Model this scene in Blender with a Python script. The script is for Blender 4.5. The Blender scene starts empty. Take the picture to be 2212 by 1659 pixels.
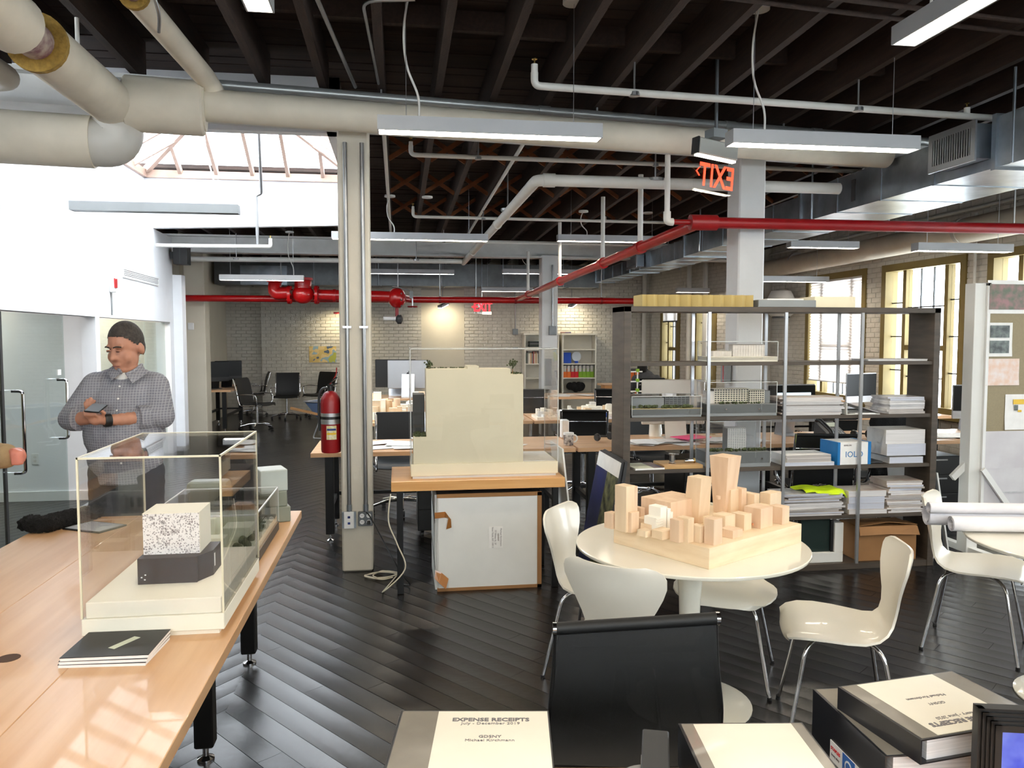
import bpy, bmesh, math, random
from mathutils import Vector, Matrix, Euler
random.seed(7)
SC = bpy.context.scene
COL = SC.collection
PI = math.pi
# ------------------------------------------------------------ camera
FPX, CAMH = 1700.0, 1.72
YAW, PITCH = math.radians(8.2), math.radians(3.5)
cd = bpy.data.cameras.new('camera'); cam = bpy.data.objects.new('camera', cd); COL.objects.link(cam)
cam.location = (0, 0, CAMH)
cam.rotation_euler = (PI/2 - PITCH, 0, -YAW)
cd.sensor_fit = 'HORIZONTAL'; cd.sensor_width = 36.0; cd.lens = 36.0*FPX/2212.0
cd.clip_start = 0.02; cd.clip_end = 200
SC.camera = cam
# ------------------------------------------------------------ sky, exposure
w = bpy.data.worlds.new('overcast_sky'); SC.world = w; w.use_nodes = True
bg = w.node_tree.nodes['Background']; bg.inputs[0].default_value = (0.85, 0.925, 1.0, 1); bg.inputs[1].default_value = 11.0
SC.view_settings.view_transform = 'Standard'; SC.view_settings.look = 'None'
SC.view_settings.exposure = 0.34; SC.view_settings.gamma = 1.0; SC.view_settings.use_curve_mapping = False
try:
    SC.cycles.use_denoising = True
    SC.cycles.max_bounces = 9; SC.cycles.diffuse_bounces = 4; SC.cycles.glossy_bounces = 4
    SC.cycles.transmission_bounces = 6; SC.cycles.transparent_max_bounces = 24
    SC.cycles.caustics_reflective = False; SC.cycles.caustics_refractive = False
    SC.cycles.sample_clamp_indirect = 6.0
except Exception: pass

def area_light(name, loc, rot, sx, sy, power, color=(1, 1, 1), portal=False):
    ld = bpy.data.lights.new(name, 'AREA'); ld.shape = 'RECTANGLE'; ld.size = sx; ld.size_y = sy
    ld.energy = power; ld.color = color
    o = bpy.data.objects.new(name, ld); COL.objects.link(o); o.location = loc; o.rotation_euler = rot
    if portal: ld.cycles.is_portal = True
    return o

# ------------------------------------------------------------ photo pixel -> place
_f = Vector((math.sin(YAW)*math.cos(PITCH), math.cos(YAW)*math.cos(PITCH), -math.sin(PITCH)))
_r = Vector((math.cos(YAW), -math.sin(YAW), 0)); _u = _r.cross(_f)
CP = Vector((0, 0, CAMH))
def ray(x, y): return _f + _r*((x-1106)/FPX) - _u*((y-829.5)/FPX)
def onZ(x, y, z): d = ray(x, y); return CP + d*((z-CAMH)/d.z)
def onY(x, y, Y): d = ray(x, y); return CP + d*(Y/d.y)
def onX(x, y, X): d = ray(x, y); return CP + d*(X/d.x)

# ------------------------------------------------------------ materials
def lin(c):
    return tuple((v/255/12.92 if v/255 <= .04045 else ((v/255+.055)/1.055)**2.4) for v in c) + (1,)
def _nodes(name):
    m = bpy.data.materials.new(name); m.use_nodes = True
    nt = m.node_tree
    return m, nt, nt.nodes['Principled BSDF']
def pm(name, c, rough=.5, metal=0., var=.06, scale=6., bump=0., bscale=60., spec=.5, coat=0., stretch=None, c2=None, alpha=None):
    m, nt, b = _nodes(name)
    tc = nt.nodes.new('ShaderNodeTexCoord')
    src = tc.outputs['Object']
    if stretch:
        mp = nt.nodes.new('ShaderNodeMapping'); mp.inputs['Scale'].default_value = stretch
        nt.links.new(src, mp.inputs[0]); src = mp.outputs[0]
    n = nt.nodes.new('ShaderNodeTexNoise'); n.inputs['Scale'].default_value = scale; n.inputs['Detail'].default_value = 4
    nt.links.new(src, n.inputs['Vector'])
    cr = nt.nodes.new('ShaderNodeValToRGB')
    a = lin(c); bcol = lin(c2) if c2 else tuple(min(1, v*(1+var)) for v in a[:3])+(1,)
    cr.color_ramp.elements[0].position = .35; cr.color_ramp.elements[1].position = .65
    cr.color_ramp.elements[0].color = a if c2 else tuple(v*(1-var) for v in a[:3])+(1,)
    cr.color_ramp.elements[1].color = bcol
    nt.links.new(n.outputs['Fac'], cr.inputs[0]); nt.links.new(cr.outputs[0], b.inputs['Base Color'])
    b.inputs['Roughness'].default_value = rough; b.inputs['Metallic'].default_value = metal
    b.inputs['Specular IOR Level'].default_value = spec; b.inputs['Coat Weight'].default_value = coat
    if bump:
        n2 = nt.nodes.new('ShaderNodeTexNoise'); n2.inputs['Scale'].default_value = bscale; n2.inputs['Detail'].default_value = 3
        nt.links.new(src, n2.inputs['Vector'])
        bp = nt.nodes.new('ShaderNodeBump'); bp.inputs['Strength'].default_value = bump; bp.inputs['Distance'].default_value = .01
        nt.links.new(n2.outputs['Fac'], bp.inputs['Height']); nt.links.new(bp.outputs[0], b.inputs['Normal'])
    return m
def wood(name, c, c2, rough=.4, stretch=(1, 12, 12), scale=2.2, coat=0., bump=.05):
    return pm(name, c, rough, 0, 0, scale, bump, 30, .5, coat, stretch, c2)
def emit(name, c, s):
    m, nt, b = _nodes(name)
    b.inputs['Base Color'].default_value = lin(c)
    b.inputs['Emission Color'].default_value = lin(c); b.inputs['Emission Strength'].default_value = s
    return m
def glass(name, tint=(254, 254, 254), r0=.022, rough=0., mul=1.):
    m = bpy.data.materials.new(name); m.use_nodes = True; nt = m.node_tree; nt.nodes.clear()
    out = nt.nodes.new('ShaderNodeOutputMaterial'); mx = nt.nodes.new('ShaderNodeMixShader')
    t = nt.nodes.new('ShaderNodeBsdfTransparent'); g = nt.nodes.new('ShaderNodeBsdfGlossy'); lw = nt.nodes.new('ShaderNodeLayerWeight')
    t.inputs[0].default_value = lin(tint); g.inputs['Roughness'].default_value = rough; lw.inputs[0].default_value = .5
    p = nt.nodes.new('ShaderNodeMath'); p.operation = 'POWER'; p.inputs[1].default_value = 5.
    nt.links.new(lw.outputs['Facing'], p.inputs[0])
    k = nt.nodes.new('ShaderNodeMath'); k.operation = 'MULTIPLY_ADD'; k.inputs[1].default_value = (1-r0)*mul; k.inputs[2].default_value = r0
    nt.links.new(p.outputs[0], k.inputs[0])
    nt.links.new(k.outputs[0], mx.inputs[0]); nt.links.new(t.outputs[0], mx.inputs[1]); nt.links.new(g.outputs[0], mx.inputs[2])
    nt.links.new(mx.outputs[0], out.inputs[0])
    return m
M = {}
M['white'] = pm('white_paint', (226, 226, 224), .6, var=.02)
M['drywall'] = pm('white_drywall', (232, 233, 236), .7, var=.015)
M['cream'] = pm('cream_column_paint', (200, 193, 178), .55, var=.05, scale=3, bump=.15, bscale=18)
M['colwhite'] = pm('white_column_paint', (205, 206, 206), .5, var=.04, scale=3, bump=.1, bscale=18)
M['beam'] = pm('white_beam_paint', (196, 196, 194), .6, var=.08, scale=4, bump=.2, bscale=20)
M['lag'] = pm('cream_pipe_lagging', (212, 203, 186), .6, var=.05, scale=5, bump=.25, bscale=9)
M['laggrey'] = pm('grey_pipe_lagging', (190, 187, 180), .45, var=.05, scale=5)
M['foam'] = pm('yellow_glass_wool', (150, 120, 55), .95, var=.2, scale=40, bump=.6, bscale=90)
M['purple'] = pm('bare_pipe_primer', (120, 82, 92), .6, var=.2, scale=20, c2=(176, 160, 150))
M['brickpaint'] = pm('painted_brick', (205, 200, 190), .75, var=.06, scale=8, bump=.5, bscale=40)
M['mortar'] = pm('painted_mortar', (186, 181, 170), .85, var=.06, scale=8, bump=.4, bscale=50)
M['plaster'] = pm('smooth_plaster', (208, 200, 182), .75, var=.03, scale=2)
M['beige'] = pm('beige_room_wall', (196, 184, 150), .75, var=.04, scale=2)
M['joist'] = pm('dark_timber', (46, 31, 24), .8, var=.3, scale=5, bump=.3, bscale=40, stretch=(8, .8, 8))
M['deck'] = pm('dark_deck_board', (38, 24, 18), .85, var=.35, scale=3, stretch=(.6, 6, 6))
M['bridging'] = pm('brown_bridging_timber', (120, 72, 42), .8, var=.2, scale=8)
M['floor'] = pm('black_stained_board', (15, 14, 15), .27, var=.35, scale=7, bump=.06, bscale=22, spec=.45, c2=(27, 25, 26))
M['subfloor'] = pm('floor_joint', (8, 8, 8), .8)
M['galvpipe'] = pm('bright_galvanised_pipe', (158, 160, 158), .35, .55, var=.08)
M['silver'] = pm('silver_painted_metal', (196, 196, 190), .35, .25, var=.03)
M['galv'] = pm('galvanised_steel', (150, 158, 166), .28, .9, var=.12, scale=5, c2=(176, 184, 192))
M['galvdull'] = pm('dull_galvanised_steel', (110, 113, 115), .4, .8, var=.1, scale=9)
M['conduit'] = pm('steel_conduit', (150, 150, 150), .32, .85, var=.08)
M['chrome'] = pm('chrome', (215, 215, 218), .08, 1., var=.01)
M['alu'] = pm('aluminium', (190, 192, 195), .3, .9, var=.03)
M['lamp'] = pm('grey_lamp_housing', (168, 170, 173), .45, .1, var=.03)
M['lampdark'] = pm('unlit_lamp_housing', (128, 130, 130), .5, .1, var=.03)
M['warm'] = emit('warm_lamp_strip', (255, 241, 218), 37)
M['cool'] = emit('cool_lamp_strip', (255, 250, 244), 26)
M['red'] = pm('red_pipe_paint', (172, 10, 14), .3, var=.08, scale=6, coat=.3)
M['darkred'] = pm('dark_red_pipe_paint', (138, 12, 18), .38, var=.08, scale=6)
M['whitepipe'] = pm('white_pipe_paint', (214, 212, 206), .45, var=.04)
M['black'] = pm('black_plastic', (16, 16, 17), .45, var=.1)
M['blackmetal'] = pm('black_metal', (14, 14, 15), .4, .2, var=.1)
M['blackmesh'] = pm('black_mesh_fabric', (13, 14, 15), .6, var=.15, scale=60)
M['dark'] = pm('dark_grey_plastic', (50, 51, 53), .5, var=.1)
M['grey'] = pm('grey_paint', (128, 132, 134), .5, var=.04)
M['bench'] = wood('orange_maple_top', (202, 156, 112), (214, 172, 130), .33, (10, .8, 10), 2.0, .2, .02)
M['benchx'] = wood('pale_maple_top', (206, 160, 118), (224, 182, 142), .3, (.8, 10, 10), 2.2, .2, .02)
M['maple'] = wood('honey_maple_block', (206, 150, 90), (220, 168, 108), .35, (.8, 14, 14), 2.0, .1, .02)
M['basswood'] = wood('pale_basswood', (220, 194, 160), (230, 206, 174), .55, (7, 7, 1), 3.0, 0, .02)
M['basswoodpink'] = wood('pinkish_basswood', (216, 184, 152), (226, 198, 168), .55, (9, 9, 1), 3.0, 0, .02)
M['birch'] = wood('birch_ply_base', (226, 200, 164), (238, 216, 184), .5, (1.2, 1.2, 9), 3.5, 0, .02)
M['chair'] = pm('white_lacquered_ply', (226, 221, 208), .28, var=.015, coat=.3)
M['table'] = pm('white_laminate', (232, 228, 214), .12, var=.01, coat=.4)
M['creamcard'] = pm('cream_card', (234, 229, 212), .7, var=.02)
M['paper'] = pm('white_paper', (232, 231, 228), .8, var=.03, scale=20)
M['paper2'] = pm('off_white_paper', (214, 210, 204), .8, var=.05, scale=20)
M['paperedge2'] = pm('bluish_paper_edges', (188, 192, 204), .85, var=.1, scale=5, stretch=(.5, .5, 90))
M['paperedge3'] = pm('grey_paper_edges', (168, 162, 158), .85, var=.1, scale=5, stretch=(.5, .5, 90))
M['paperedge'] = pm('stacked_paper_edges', (206, 204, 204), .85, var=.14, scale=5, stretch=(.5, .5, 90))
M['acrylic'] = glass('clear_acrylic')
M['acrylicedge'] = pm('acrylic_cut_edge', (220, 214, 188), .3, var=.03)
M['acrylicedge2'] = pm('pale_acrylic_cut_edge', (205, 208, 206), .3, var=.03)
M['glasspane'] = glass('window_glass', (252, 253, 252), .02, 0, .5)
M['greenglass'] = glass('green_office_glass', (238, 245, 244), .04)
M['olive'] = pm('olive_yellow_paint', (124, 106, 56), .55, var=.06)
M['shelf'] = wood('dark_oak_laminate', (62, 54, 46), (78, 68, 58), .5, (1, 1, 7), 4.0, 0, .03)
M['shelfin'] = pm('charcoal_laminate', (52, 50, 47), .5, var=.08)
M['card'] = pm('brown_cardboard', (150, 108, 66), .8, var=.06)
M['tape'] = pm('brown_packing_tape', (160, 104, 50), .3, var=.1, coat=.5)
M['foamboard'] = pm('white_foam_board', (222, 222, 218), .65, var=.02)
M['skin'] = pm('skin', (176, 120, 96), .5, var=.06, scale=14)
M['hair'] = pm('short_dark_grey_hair', (58, 52, 48), .8, var=.3, scale=60, bump=.6, bscale=160)
M['brass'] = pm('brass', (200, 170, 100), .25, .9, var=.05)

# ------------------------------------------------------------ mesh builder
class MB:
    def __init__(s, m=None): s.v = []; s.f = []; s.m = m
    def add(s, vs, fs):
        b = len(s.v)
        for p in vs:
            p = Vector(p)
            s.v.append(s.m @ p if s.m is not None else p)
        s.f.extend([tuple(i+b for i in q) for q in fs]); return s
    def box(s, x0, x1, y0, y1, z0, z1):
        return s.add([(x0,y0,z0),(x1,y0,z0),(x1,y1,z0),(x0,y1,z0),(x0,y0,z1),(x1,y0,z1),(x1,y1,z1),(x0,y1,z1)],
                     [(0,3,2,1),(4,5,6,7),(0,1,5,4),(1,2,6,5),(2,3,7,6),(3,0,4,7)])
    def cbox(s, c, d): return s.box(c[0]-d[0]/2, c[0]+d[0]/2, c[1]-d[1]/2, c[1]+d[1]/2, c[2]-d[2]/2, c[2]+d[2]/2)
    def hexa(s, b, t):          # two quads (bottom, top) of points
        return s.add(list(b)+list(t), [(0,3,2,1),(4,5,6,7),(0,1,5,4),(1,2,6,5),(2,3,7,6),(3,0,4,7)])
    def bar(s, p, q, w, h, up=(0,0,1)):
        p = Vector(p); q = Vector(q); d = (q-p).normalized(); up = Vector(up)
        if abs(d.dot(up)) > .98: up = Vector((0,1,0))
        x = d.cross(up).normalized()*(w/2); z = x.cross(d).normalized()*(h/2)
        return s.hexa([p-x-z, p+x-z, q+x-z, q-x-z], [p-x+z, p+x+z, q+x+z, q-x+z])
    def prism(s, poly, z0, z1):
        n = len(poly)
        return s.add([(x,y,z0) for x,y in poly]+[(x,y,z1) for x,y in poly],
                     [tuple(range(n))[::-1], tuple(range(n,2*n))]+[(i,(i+1)%n,n+(i+1)%n,n+i) for i in range(n)])
    def prismx(s, poly, x0, x1):   # poly in (y,z), extruded along x
        n = len(poly)
        return s.add([(x0,y,z) for y,z in poly]+[(x1,y,z) for y,z in poly],
                     [tuple(range(n))[::-1], tuple(range(n,2*n))]+[(i,(i+1)%n,n+(i+1)%n,n+i) for i in range(n)])
    def prismy(s, poly, y0, y1):   # poly in (x,z), extruded along y
        n = len(poly)
        return s.add([(x,y0,z) for x,z in poly]+[(x,y1,z) for x,z in poly],
                     [tuple(range(n)), tuple(range(n,2*n))[::-1]]+[(i,n+i,n+(i+1)%n,(i+1)%n) for i in range(n)])
    def lathe(s, prof, n=20, c=(0,0,0), axis='z'):
        vs = []; fs = []
        for r, z in prof:
            for k in range(n):
                a = 2*PI*k/n; x, y = r*math.cos(a), r*math.sin(a)
                p = (x, y, z) if axis == 'z' else ((z, x, y) if axis == 'x' else (y, z, x))
                vs.append((p[0]+c[0], p[1]+c[1], p[2]+c[2]))
        m = len(prof)
        for i in range(m-1):
            for k in range(n): fs.append((i*n+k, i*n+(k+1)%n, (i+1)*n+(k+1)%n, (i+1)*n+k))
        if prof[0][0] > 1e-6: fs.append(tuple(range(n))[::-1])
        if prof[-1][0] > 1e-6: fs.append(tuple(range((m-1)*n, m*n)))
        return s.add(vs, fs)
    def cyl(s, p, q, r, n=14, r2=None):
        return s.tube([p, q], [r, r if r2 is None else r2], n)
    def tube(s, pts, r, n=10, closed=False, up=None):
        pts = [Vector(p) for p in pts]; k = len(pts)
        rs = r if isinstance(r, (list, tuple)) else [r]*k
        vs = []; fs = []; prev = None
        for i, p in enumerate(pts):
            if closed: d = pts[(i+1) % k]-pts[i-1]
            else: d = pts[min(i+1, k-1)]-pts[max(i-1, 0)]
            d.normalize()
            if prev is None:
                a = Vector((0,0,1)) if abs(d.z) < .9 else Vector((1,0,0))
                x = d.cross(a).normalized()
            else:
                x = (prev - d*prev.dot(d))
                x = x.normalized() if x.length > 1e-6 else prev
            prev = x; y = d.cross(x)
            for j in range(n):
                a = 2*PI*j/n
                vs.append(p + (x*math.cos(a)+y*math.sin(a))*rs[i])
        for i in range(k if closed else k-1):
            i2 = (i+1) % k
            for j in range(n): fs.append((i*n+j, i*n+(j+1)%n, i2*n+(j+1)%n, i2*n+j))
        if not closed: fs.append(tuple(range(n))[::-1]); fs.append(tuple(range((k-1)*n, k*n)))
        return s.add(vs, fs)
    def sph(s, c, r, n=12, m=8, sz=(1,1,1)):
        vs = [(c[0], c[1], c[2]-r*sz[2])]; fs = []
        for i in range(1, m):
            t = -PI/2+PI*i/m
            for j in range(n):
                a = 2*PI*j/n
                vs.append((c[0]+r*sz[0]*math.cos(t)*math.cos(a), c[1]+r*sz[1]*math.cos(t)*math.sin(a), c[2]+r*sz[2]*math.sin(t)))
        vs.append((c[0], c[1], c[2]+r*sz[2])); e = len(vs)-1
        for j in range(n): fs.append((0, 1+(j+1)%n, 1+j)); fs.append((e, e-n+j, e-n+(j+1)%n))
        for i in range(m-2):
            for j in range(n): fs.append((1+i*n+j, 1+i*n+(j+1)%n, 1+(i+1)*n+(j+1)%n, 1+(i+1)*n+j))
        return s.add(vs, fs)
    def sheet(s, rows, th=0.):      # grid of points -> surface, thickness along averaged normal (down)
        R, Cn = len(rows), len(rows[0]); g = [[Vector(p) for p in r] for r in rows]
        vs = [p for r in g for p in r]; fs = []
        for i in range(R-1):
            for j in range(Cn-1): fs.append((i*Cn+j, i*Cn+j+1, (i+1)*Cn+j+1, (i+1)*Cn+j))
        if th:
            nb = len(vs); off = []
            for i in range(R):
                for j in range(Cn):
                    a = g[min(i+1,R-1)][j]-g[max(i-1,0)][j]; b = g[i][min(j+1,Cn-1)]-g[i][max(j-1,0)]
                    nn = b.cross(a)
                    nn = nn.normalized() if nn.length > 1e-9 else Vector((0,0,1))
                    off.append(g[i][j]-nn*th)
            vs += off; base = list(fs)
            fs = [q[::-1] for q in base] + [tuple(x+nb for x in q) for q in base]
            loop = [j for j in range(Cn)]+[i*Cn+Cn-1 for i in range(1,R)]+[(R-1)*Cn+j for j in range(Cn-2,-1,-1)]+[i*Cn for i in range(R-2,0,-1)]
            for a, b in zip(loop, loop[1:]+loop[:1]): fs.append((a, b, b+nb, a+nb))
        return s.add(vs, fs)
    def mesh(s, name, smooth=None, bevel=0, seg=1):
        me = bpy.data.meshes.new(name); me.from_pydata([tuple(p) for p in s.v], [], s.f)
        bm = bmesh.new(); bm.from_mesh(me)
        bmesh.ops.recalc_face_normals(bm, faces=bm.faces[:])
        if bevel:
            es = [e for e in bm.edges if len(e.link_faces) == 2 and e.calc_face_angle(0) > .6]
            if es: bmesh.ops.bevel(bm, geom=es, offset=bevel, segments=seg, affect='EDGES', profile=.5)
        bm.to_mesh(me); bm.free()
        if smooth is not None:
            for p in me.polygons: p.use_smooth = True
            me.set_sharp_from_angle(angle=smooth)
        return me
    def o(s, name, mat, parent=None, smooth=None, bevel=0, seg=1):
        me = s.mesh(name, smooth, bevel, seg)
        return obj(name, me, mat, parent)
def obj(name, me, mat, parent=None, loc=None, rz=None):
    if isinstance(mat, str): mat = M[mat]
    if mat is not None and not me.materials: me.materials.append(mat)
    ob = bpy.data.objects.new(name, me); COL.objects.link(ob)
    if parent is not None: ob.parent = parent
    if loc is not None: ob.location = loc
    if rz is not None: ob.rotation_euler = (0, 0, rz)
    return ob
def T(name, label, cat, loc=(0,0,0), rz=0., group=None):
    o = bpy.data.objects.new(name, None); COL.objects.link(o); o.empty_display_size = .1
    o.location = loc; o.rotation_euler = (0, 0, rz)
    return tag(o, label, cat, group)
def tag(o, label, cat, group=None):
    o['label'] = label; o['category'] = cat
    if group: o['group'] = group
    return o
def struct(name, mb_or_none, mat=None, label=None, smooth=None, bevel=0):
    if mb_or_none is None:
        o = bpy.data.objects.new(name, None); COL.objects.link(o); o.empty_display_size = .1
    else: o = mb_or_none.o(name, mat, None, smooth, bevel)
    o['kind'] = 'structure'
    if label: o['label'] = label
    return o
def stuff(o): o['kind'] = 'stuff'; return o
def copy_tree(root, loc=None, rz=None, label=None, group=None):
    def rec(o, par):
        c = o.copy(); COL.objects.link(c)
        if par is not None: c.parent = par
        for ch in o.children: rec(ch, c)
        return c
    r = rec(root, None)
    if loc is not None: r.location = loc
    if rz is not None: r.rotation_euler = (0, 0, rz)
    if label: r['label'] = label
    if group: r['group'] = group
    return r
_tx = {}
def text_mesh(s, size, align='CENTER', flip=False, bold=0., spacing=1.):
    cu = bpy.data.curves.new('lettering', 'FONT'); cu.body = s; cu.size = size; cu.align_x = align; cu.align_y = 'CENTER'
    cu.offset = bold; cu.extrude = .0004; cu.space_character = spacing; cu.resolution_u = 2
    ob = bpy.data.objects.new('lettering_tmp', cu); COL.objects.link(ob)
    dg = bpy.context.evaluated_depsgraph_get(); me = bpy.data.meshes.new_from_object(ob.evaluated_get(dg))
    bpy.data.objects.remove(ob); bpy.data.curves.remove(cu)
    me.name = 'lettering'; me.materials.clear()
    if flip:
        for v in me.vertices: v.co.x = -v.co.x
    return me
def lettering(s, size, mat, parent, mtx, name='lettering', **k):
    o = obj(name, text_mesh(s, size, **k), mat, parent); o.matrix_local = mtx; return o
def RZ(a): return Matrix.Rotation(a, 4, 'Z')
def RX(a): return Matrix.Rotation(a, 4, 'X')
def RY(a): return Matrix.Rotation(a, 4, 'Y')
def TR(x, y, z): return Matrix.Translation((x, y, z))
def arc(c, r, a0, a1, n, plane='xz'):
    out = []
    for i in range(n+1):
        a = a0+(a1-a0)*i/n; u, v = r*math.cos(a), r*math.sin(a)
        out.append(Vector((c[0]+u, c[1], c[2]+v)) if plane == 'xz' else (Vector((c[0]+u, c[1]+v, c[2])) if plane == 'xy' else Vector((c[0], c[1]+u, c[2]+v))))
    return out
def rounded(pts, r, n=5):       # polyline with rounded inner corners
    pts = [Vector(p) for p in pts]; out = [pts[0]]
    for a, b, c in zip(pts, pts[1:], pts[2:]):
        d1 = (a-b); d2 = (c-b); rr = min(r, d1.length*.49, d2.length*.49)
        p = b+d1.normalized()*rr; q = b+d2.normalized()*rr
        for i in range(n+1):
            t = i/n; out.append(p*(1-t)**2+b*2*t*(1-t)+q*t*t)
    out.append(pts[-1]); return out
def spline(pts, n=6):
    pts = [Vector(p) for p in pts]; out = []
    P = [pts[0]]+pts+[pts[-1]]
    for i in range(1, len(P)-2):
        for k in range(n):
            t = k/n; a, b, c, d = P[i-1], P[i], P[i+1], P[i+2]
            out.append(.5*((2*b)+(c-a)*t+(2*a-5*b+4*c-d)*t*t+(3*b-a-3*c+d)*t**3))
    out.append(pts[-1]); return out
# ============================================================ the setting
def frame_m(p0, p1):
    d = Vector((p1[0]-p0[0], p1[1]-p0[1], 0)); L = d.length; d.normalize()
    m = Matrix(((d.x, -d.y, 0, p0[0]), (d.y, d.x, 0, p0[1]), (0, 0, 1, 0), (0, 0, 0, 1)))
    return m, L
def holed(mb, s0, s1, z0, z1, y0, y1, holes):
    ss = sorted({s0, s1, *[h[0] for h in holes], *[h[1] for h in holes]})
    for a, b in zip(ss, ss[1:]):
        if b-a < 1e-4: continue
        cuts = sorted([(h[2], h[3]) for h in holes if h[0] <= a+1e-4 and h[1] >= b-1e-4]); z = z0
        for c0, c1 in cuts:
            if c0 > z: mb.box(a, b, y0, y1, z, c0)
            z = max(z, c1)
        if z < z1: mb.box(a, b, y0, y1, z, z1)
def in_frame(p, marg=0):
    v = p-CP; t = v.dot(_f)
    if t <= .1: return False
    x = 1106+FPX*v.dot(_r)/t; y = 829.5-FPX*v.dot(_u)/t
    return -marg < x < 2212+marg and -marg < y < 1659+marg

# ---- floor: black diagonal boards, each board its own piece (the 300 that show largest)
flo = struct('floor', MB().box(-6.6, 7.2, -2.5, 18.3, -.12, -.006), 'subfloor', 'black stained diagonal floorboards')
def clip(poly, a, b, c):     # keep a*x+b*y<=c
    out = []
    for i in range(len(poly)):
        p, q = poly[i-1], poly[i]; dp, dq = a*p[0]+b*p[1]-c, a*q[0]+b*q[1]-c
        if (dp <= 0) != (dq <= 0):
            t = dp/(dp-dq); out.append((p[0]+(q[0]-p[0])*t, p[1]+(q[1]-p[1])*t))
        if dq <= 0: out.append(q)
    return out
def boards():
    rnd = random.Random(3); res = []
    BW = .116
    for side in (1, -1):
        a = math.radians(142)
        u = Vector((math.sin(a)*side, math.cos(a))); v = Vector((-u.y, u.x))
        lim = [(1,0,7.15),(-1,0,.80),(0,1,18.2),(0,-1,1.2)] if side == 1 else [(1,0,-.80),(-1,0,6.5),(0,1,18.2),(0,-1,1.2)]
        for k in range(-190, 190):
            s = -30+rnd.random()*2.4
            while s < 30:
                L = 1.7+rnd.random()*1.1
                c = u*(s+L/2)+v*((k+.5)*BW)
                if -9 < c.x < 9.5 and -2 < c.y < 21:
                    tilt = rnd.uniform(-.0005, .0005); polys = []; N = 4
                    for j in range(N):
                        v0 = k*BW+.0012+(BW-.0024)*j/N; v1 = k*BW+.0012+(BW-.0024)*(j+1)/N
                        pl = [u*(s+.0008)+v*v0, u*(s+L-.0008)+v*v0, u*(s+L-.0008)+v*v1, u*(s+.0008)+v*v1]
                        pl = [(p.x, p.y) for p in pl]
                        for A, B, Cc in lim:
                            pl = clip(pl, A, B, Cc)
                            if len(pl) < 3: break
                        if len(pl) >= 3: polys.append(pl)
                    if polys:
                        def zf(p, k=k, v=v, tilt=tilt):
                            t = ((v.x*p[0]+v.y*p[1])-k*BW)/BW*2-1
                            return .0017*(t*t)-.0017+tilt*t
                        res.append((polys, zf, c))
                s += L
    return res
def board_mesh(mb, polys, zf):
    key = {}
    for pl in polys:
        ids = []
        for p in pl:
            kk = (round(p[0], 4), round(p[1], 4))
            if kk not in key: key[kk] = len(mb.v); mb.v.append(Vector((p[0], p[1], zf(p))))
            ids.append(key[kk])
        ids = [i for n, i in enumerate(ids) if i != ids[n-1]]
        if len(ids) >= 3: mb.f.append(tuple(ids))
def up_normals(me):
    me.update()
    bm = bmesh.new(); bm.from_mesh(me)
    fl = [f for f in bm.faces if f.normal.z < 0]
    if fl: bmesh.ops.reverse_faces(bm, faces=fl)
    bm.to_mesh(me); bm.free()
    for p in me.polygons: p.use_smooth = True
bl = boards()
def bscore(b):
    c = Vector((b[2].x, b[2].y, 0))
    vis = in_frame(c, 250) and not (c.x < -.55 and c.y < 4.2) and not (c.x > -.2 and c.y < 1.6)
    return (0 if vis else 1, (c-Vector((1.0, 1.5, 0))).length)
bl.sort(key=bscore)
for polys, zf, c in bl[:300]:
    mb = MB(); board_mesh(mb, polys, zf)
    me = bpy.data.meshes.new('floor_board'); me.from_pydata([tuple(p) for p in mb.v], [], mb.f); up_normals(me)
    obj('floor_board', me, 'floor', flo)
mb = MB()
for polys, zf, c in bl[300:]: board_mesh(mb, polys, zf)
me = bpy.data.meshes.new('floor_boards'); me.from_pydata([tuple(p) for p in mb.v], [], mb.f); up_normals(me)
stuff(obj('further_floor_boards', me, 'floor', flo))

# ---- brick walls
_bm = {}
def brickwork(parent, m, L, z0, z1, holes, want, see):
    rnd = random.Random(11); bw, bh, g = .2, .062, .011; cells = []
    r = 0; z = z0
    while z+bh <= z1:
        s = -(.5*(bw+g) if r % 2 else 0)
        while s < L:
            a, b = max(0, s), min(L, s+bw)
            if b-a > .05:
                segs = [(a, b)]
                for h in holes:
                    if z+bh > h[2] and z < h[3]:
                        ns = []
                        for p, q in segs:
                            if q <= h[0] or p >= h[1]: ns.append((p, q))
                            else:
                                if h[0]-p > .04: ns.append((p, h[0]))
                                if q-h[1] > .04: ns.append((h[1], q))
                        segs = ns
                for p, q in segs: cells.append((p, q, z, rnd.uniform(.004, .010)))
            s += bw+g
        z += bh+g; r += 1
    full = [c for c in cells if abs(c[1]-c[0]-bw) < 1e-6]; rest = [c for c in cells if abs(c[1]-c[0]-bw) >= 1e-6]
    def sc(c):
        p = m @ Vector(((c[0]+c[1])/2, 0, c[2]))
        return (0 if see(p) else 1, (p-CP).length)
    full.sort(key=sc)
    if 'b' not in _bm: _bm['b'] = MB().cbox((0, 0, 0), (bw, .03, bh)).mesh('brick', None, .003)
    for c in full[:want]:
        o = obj('brick', _bm['b'], 'brickpaint', parent)
        o.matrix_local = m @ TR((c[0]+c[1])/2, .015-c[3], c[2]+bh/2)
    mb = MB(m)
    for c in full[want:]+rest: mb.box(c[0], c[1], -c[3], .01, c[2], c[2]+bh)
    stuff(mb.o('brickwork', 'brickpaint', parent))
def seepx(x0, x1, y0, y1):
    def f(p):
        v = p-CP; t = v.dot(_f); x = 1106+FPX*v.dot(_r)/t; y = 829.5-FPX*v.dot(_u)/t
        return x0 < x < x1 and y0 < y < y1
    return f
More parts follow.
